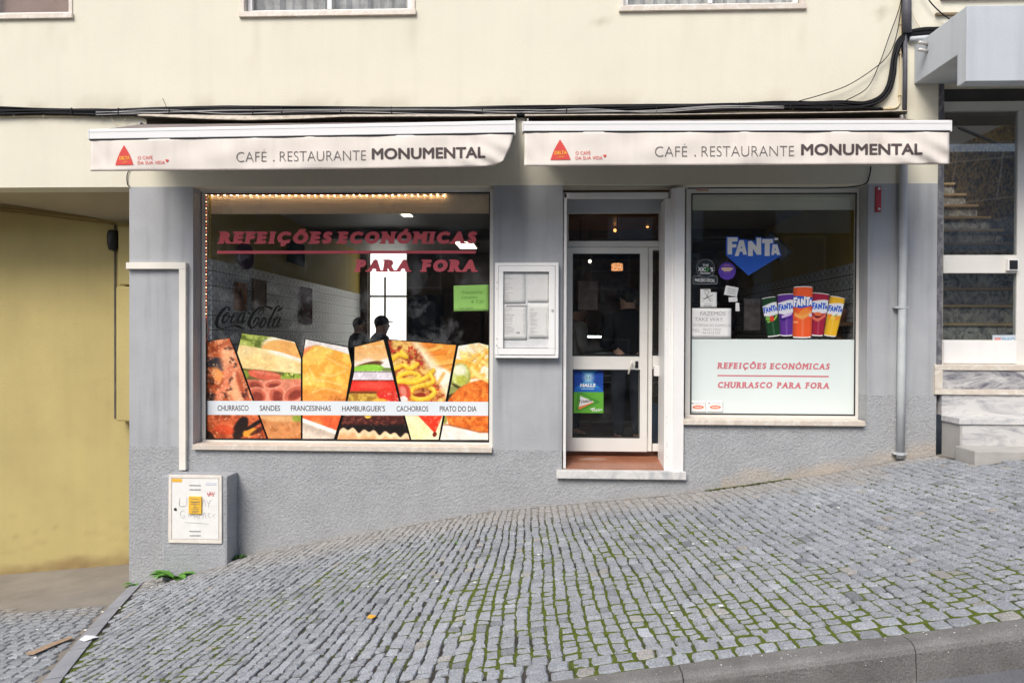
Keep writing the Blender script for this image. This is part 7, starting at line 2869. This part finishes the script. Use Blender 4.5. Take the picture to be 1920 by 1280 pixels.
def pot_plant(px, py, Y, label, blades, L_, m, zbase=None, hang=False, width=.018):
    c = P(px, py, Y)
    t = thing('potted_plant', label, 'plant')
    zb = c.z
    MB().lathe([(.03, -.14), (.07, -.14), (.085, -.01), (.085, .0), (.06, -.002), (.0, -.004)], c.x, c.y, zb, 16).build('pot', MT['pot'] if not hang else MT['in_brown'], t, smooth=True)
    rr = random.Random(int(px))
    mb = MB()
    for i in range(blades):
        a = rr.uniform(0, 6.28)
        leaf_blade(mb, (c.x, c.y, zb - .01), (math.cos(a), math.sin(a), 0), L_ * rr.uniform(.6, 1), width, rr.uniform(.4, 1.5))
    mb.build('leaves', m, t)
    if hang:
        MB().tube([(c.x, c.y, zb - .1), (c.x, c.y, CZ1)], .004, 5).build('cord', MT['cable'], t)
    else:
        MB().box(c.x - .17, c.x + .17, c.y - .17, c.y + .17, zb - .18, zb - .141).box(c.x - .03, c.x + .03, c.y - .03, c.y + .03, CZ0 + .02, zb - .181).box(c.x - .14, c.x + .14, c.y - .14, c.y + .14, CZ0, CZ0 + .02).build('plant_stand', MT['wood'], t)
    return t


pot_plant(1572, 580, .75, 'spiky leaved pot plant behind the drink can sticker in the right window', 40, .27, mat('plant_leaf', (.12, .20, .045), .5, .3, 20))
pot_plant(1088, 507, 2.4, 'yellow green hanging plant at the top left of the door pane', 60, .10, mat('lime_leaf', (.36, .40, .05), .5, .3, 20), hang=True, width=.02)
# shelf with bottles behind the counter
sh = thing('bottle_shelf', 'dark wooden back bar shelf holding bottles beyond the counter', 'shelf')
ysh = 4.6
xa_, xb_ = P(1060, 560, ysh).x, P(1420, 560, ysh).x
mb = MB()
zz_ = []
for py in (505, 565, 620):
    z = P(1150, py, ysh).z
    zz_.append(z)
    mb.box(xa_, xb_, ysh, ysh + .25, z - .02, z)
mb.box(xa_, xb_, ysh + .251, ysh + .28, CZ0, zz_[0] + .2).box(xa_ - .03, xa_ - .001, ysh, ysh + .25, CZ0, zz_[0] + .2).box(xb_ + .001, xb_ + .03, ysh, ysh + .25, CZ0, zz_[0] + .2)
mb.build('shelf_boards', MT['wood'], sh)
bcols = [mat('amber_bottle', (.35, .13, .02), .12, .1), mat('green_bottle', (.03, .10, .03), .12, .1), mat('clear_bottle', (.4, .42, .42), .12, .1), mat('dark_bottle', (.03, .02, .02), .12, .1)]
proto = {}
names_ = ['amber', 'green', 'clear', 'dark']
for zi, z in enumerate(zz_[1:]):
    for k in range(12):
        x = xa_ + .08 + k * (xb_ - xa_ - .16) / 11
        ci = (k * 3 + zi) % 4
        if ci not in proto:
            proto[ci] = MB().lathe([(.03, 0), (.036, .01), (.036, .15), (.03, .18), (.013, .22), (.012, .28), (.015, .285), (.0, .286)], 0, 0, 0, 12).build('bottle', bcols[ci], None, smooth=True)
            o = proto[ci]
        else:
            o = bpy.data.objects.new('bottle', proto[ci].data)
            COL.objects.link(o)
        o.location = (x, ysh + .1, z + .001)
        tag(o, '%s glass bottle on the %s board of the back bar shelf' % (names_[ci], 'upper' if zi == 0 else 'lower'), 'bottle', 'bottles on the back bar shelf')


def panel(name, px0, py0, px1, py1, Y, label, cat, m, border=None, th=.02, rot=0):
    x0, x1, z0, z1 = rect(px0, py0, px1, py1, Y)
    o = thing(name, label, cat)
    cx, cz = (x0 + x1) / 2, (z0 + z1) / 2
    MB().box(x0, x1, Y, Y + th, z0, z1).build('board', m, o, bevel=.004)
    if border:
        w = .012 if abs(x1 - x0) > .2 else .006
        mb = MB().box(x0 - w, x1 + w, Y - .006, Y + th, z0 - w, z0).box(x0 - w, x1 + w, Y - .006, Y + th, z1, z1 + w)
        mb.box(x0 - w, x0, Y - .006, Y + th, z0, z1).box(x1, x1 + w, Y - .006, Y + th, z0, z1)
        mb.build('frame', border, o)
    return o


def wall_panel(name, px0, py0, px1, py1, label, cat, m, round_=False, border=None):
    """flat thing on the left side wall, between two pixel corners"""
    def hit(px, py):
        d = _fwd + _rt * ((px - 960) / F) + _up * ((640 - py) / F)
        t = (CXL + .03 - CAM.x) / d.x
        return CAM + d * t
    a, b = hit(px0, py0), hit(px1, py1)
    a2, b2 = hit(px0, py1), hit(px1, py0)
    y0, y1 = a.y, b.y
    zt_c, zb_c = (a.z + b2.z) / 2, (a2.z + b.z) / 2
    o = thing(name, label, cat)
    mb = MB()
    X = CXL + .014
    if round_:
        ring = [((y0 + y1) / 2 + (y1 - y0) / 2 * math.cos(t), (zt_c + zb_c) / 2 + (zt_c - zb_c) / 2 * math.sin(t)) for t in np.linspace(0, 2 * math.pi, 28, endpoint=False)]
        mb.prism([(X, y, z) for y, z in ring], (.03, 0, 0))
    else:
        mb.box(X, X + .02, min(y0, y1), max(y0, y1), zb_c, zt_c)
    mb.build('board', m, o)
    if border:
        w = .02
        y0, y1 = min(y0, y1), max(y0, y1)
        mb = MB().box(X, X + .03, y0 - w, y1 + w, zb_c - w, zb_c - .001).box(X, X + .03, y0 - w, y1 + w, zt_c + .001, zt_c + w)
        mb.box(X, X + .03, y0 - w, y0 - .001, zb_c, zt_c).box(X, X + .03, y1 + .001, y1 + w, zb_c, zt_c)
        mb.build('frame', border, o)
    return o


m_maroon = mat('maroon_sign', (.10, .022, .025), .9, .1, spec=.05)
wall_panel('round_sign', 446, 455, 474, 505, 'dark maroon round sign high on the cafe left wall', 'sign', m_maroon, True)
wall_panel('picture', 476, 527, 497, 579, 'framed brownish picture on the tiled cafe wall', 'picture', mat('beige_print', (.40, .29, .21), .9, .2, 14, spec=.05), border=MT['wood'])
wall_panel('poster', 441, 530, 462, 582, 'colourful narrow poster on the tiled cafe wall, left of the framed picture', 'poster', mat('mixed_print', (.44, .20, .09), .9, .9, 9, spec=.05))
wall_panel('wall_board', 566, 539, 585, 608, 'dark red brown board on the tiled cafe wall', 'board', mat('red_brown_board', (.15, .045, .03), .9, .15, spec=.05))
wall_panel('dark_niche_sign', 541, 455, 571, 495, 'dark green rounded sign on the yellow cafe wall', 'sign', mat('dark_green_sign', (.03, .05, .04), .9, .1, spec=.05))
panel('door_notice', 1084, 527, 1121, 581, YD + .9, 'dim poster hanging inside behind the door pane', 'poster', mat('dim_poster', (.28, .21, .19), .7, .3, 12), None, .004)
panel('menu_board', 1395, 560, 1426, 619, YG + .25, 'dim menu board standing behind the right pane', 'board', mat('dim_menu', (.10, .085, .08), .6, .4, 16), MT['black'], .01)
panel('wall_screen', 1540, 518, 1590, 560, 2.6, 'dark red framed panel on the far side of the right window', 'picture', m_maroon, MT['wood'], .02)
panel('wall_panel', 1457, 386, 1566, 418, CYB - .06, 'wide pale blue panel high on the cafe back wall behind the right pane', 'panel', mat('blue_grey_panel', (.42, .56, .68), .8, .06), None, .03)  # these four panels are added to imitate reflections in the pane
panel('wall_panel', 1328, 390, 1353, 470, CYB - .06, 'grey upright panel on the back wall, left of the blue sticker', 'panel', mat('grey_panel', (.42, .43, .46), .8, .06), None, .03)
panel('wall_panel', 1354, 419, 1377, 500, CYB - .10, 'blue grey upright panel behind the left part of the blue sticker', 'panel', bpy.data.materials['blue_grey_panel'], None, .03)
panel('wall_panel', 1544, 420, 1566, 470, CYB - .06, 'narrow pale blue panel hanging under the wide blue panel', 'panel', bpy.data.materials['blue_grey_panel'], None, .03)
# diamond shaped sign hung in the right window
ds = thing('diamond_sign', 'dark diamond shaped sign hanging behind the blue pentagon sticker', 'sign')
yq = YG + .12
c = [(1447, 434), (1484, 472), (1464, 491), (1426, 453)]
mb = MB().prism([P(a, b, yq) for a, b in c], (0, .012, 0))
mb.build('board', mat('grey_slate', (.06, .06, .063), .5, .1), ds)
mb = MB()
mb.tube([P(a, b, yq - .004) for a, b in c + [c[0]]], .008, 5)
mb.build('rim', MT['black'], ds)
# fridge and coffee table shapes further in
fr_ = thing('drinks_fridge', 'tall dark drinks fridge standing in the cafe behind the left window', 'fridge')
x0, x1, z0, z1 = rect(764, 552, 822, 800, 3.8)
MB().box(x0, x1, 3.82, 4.4, CZ0, z1).build('cabinet', MT['black'], fr_, bevel=.01)
mb = MB().box(x0 + .04, x1 - .04, 3.80, 3.819, CZ0 + .12, z1 - .1)
mb.build('glass_door', mat('fridge_glass', (.05, .07, .10), .15, .2, 5, spec=.6), fr_)
MB().tube([(x1 - .07, 3.78, CZ0 + .6), (x1 - .07, 3.78, z1 - .4)], .01, 8).build('handle', MT['steel'], fr_)
cab = thing('wall_cabinet', 'wooden framed cabinet beyond the green note', 'cabinet')
x0, x1, z0, z1 = rect(828, 540, 905, 800, 4.2)
MB().box(x0, x1, 4.21, 4.6, CZ0, z1).build('carcass', MT['in_brown'], cab, bevel=.01)
MB().box(x0 + .03, (x0 + x1) / 2 - .005, 4.19, 4.209, CZ0 + .1, z1 - .03).build('door', MT['wood'], cab)
MB().box((x0 + x1) / 2 + .005, x1 - .03, 4.19, 4.209, CZ0 + .1, z1 - .03).build('door', MT['wood'], cab)
# beam and wood panelled counter front across the middle
MB().box(CXL + .02, CXR - .02, 3.4, 3.6, CZ1 - .14, CZ1 - .001).build('ceiling_beam', MT['in_brown'], BLD)

# bottle crate / blue bin seen in the door's side pane
bn = thing('waste_bin', 'blue bin inside behind the narrow side pane of the door', 'bin')
c = P(1236, 800, .9)
MB().lathe([(.11, 0), (.14, .0), (.16, .5), (.165, .52), (.14, .52), (.12, .02)], c.x + .02, .9, CZ0, 18).build('body', mat('blue_plastic', (.02, .07, .16), .5, .1), bn, smooth=True)
MB().lathe([(.0, .521), (.166, .521), (.166, .55), (.05, .60), (.0, .60)], c.x + .02, .9, CZ0, 18).build('lid', MT['black'], bn)
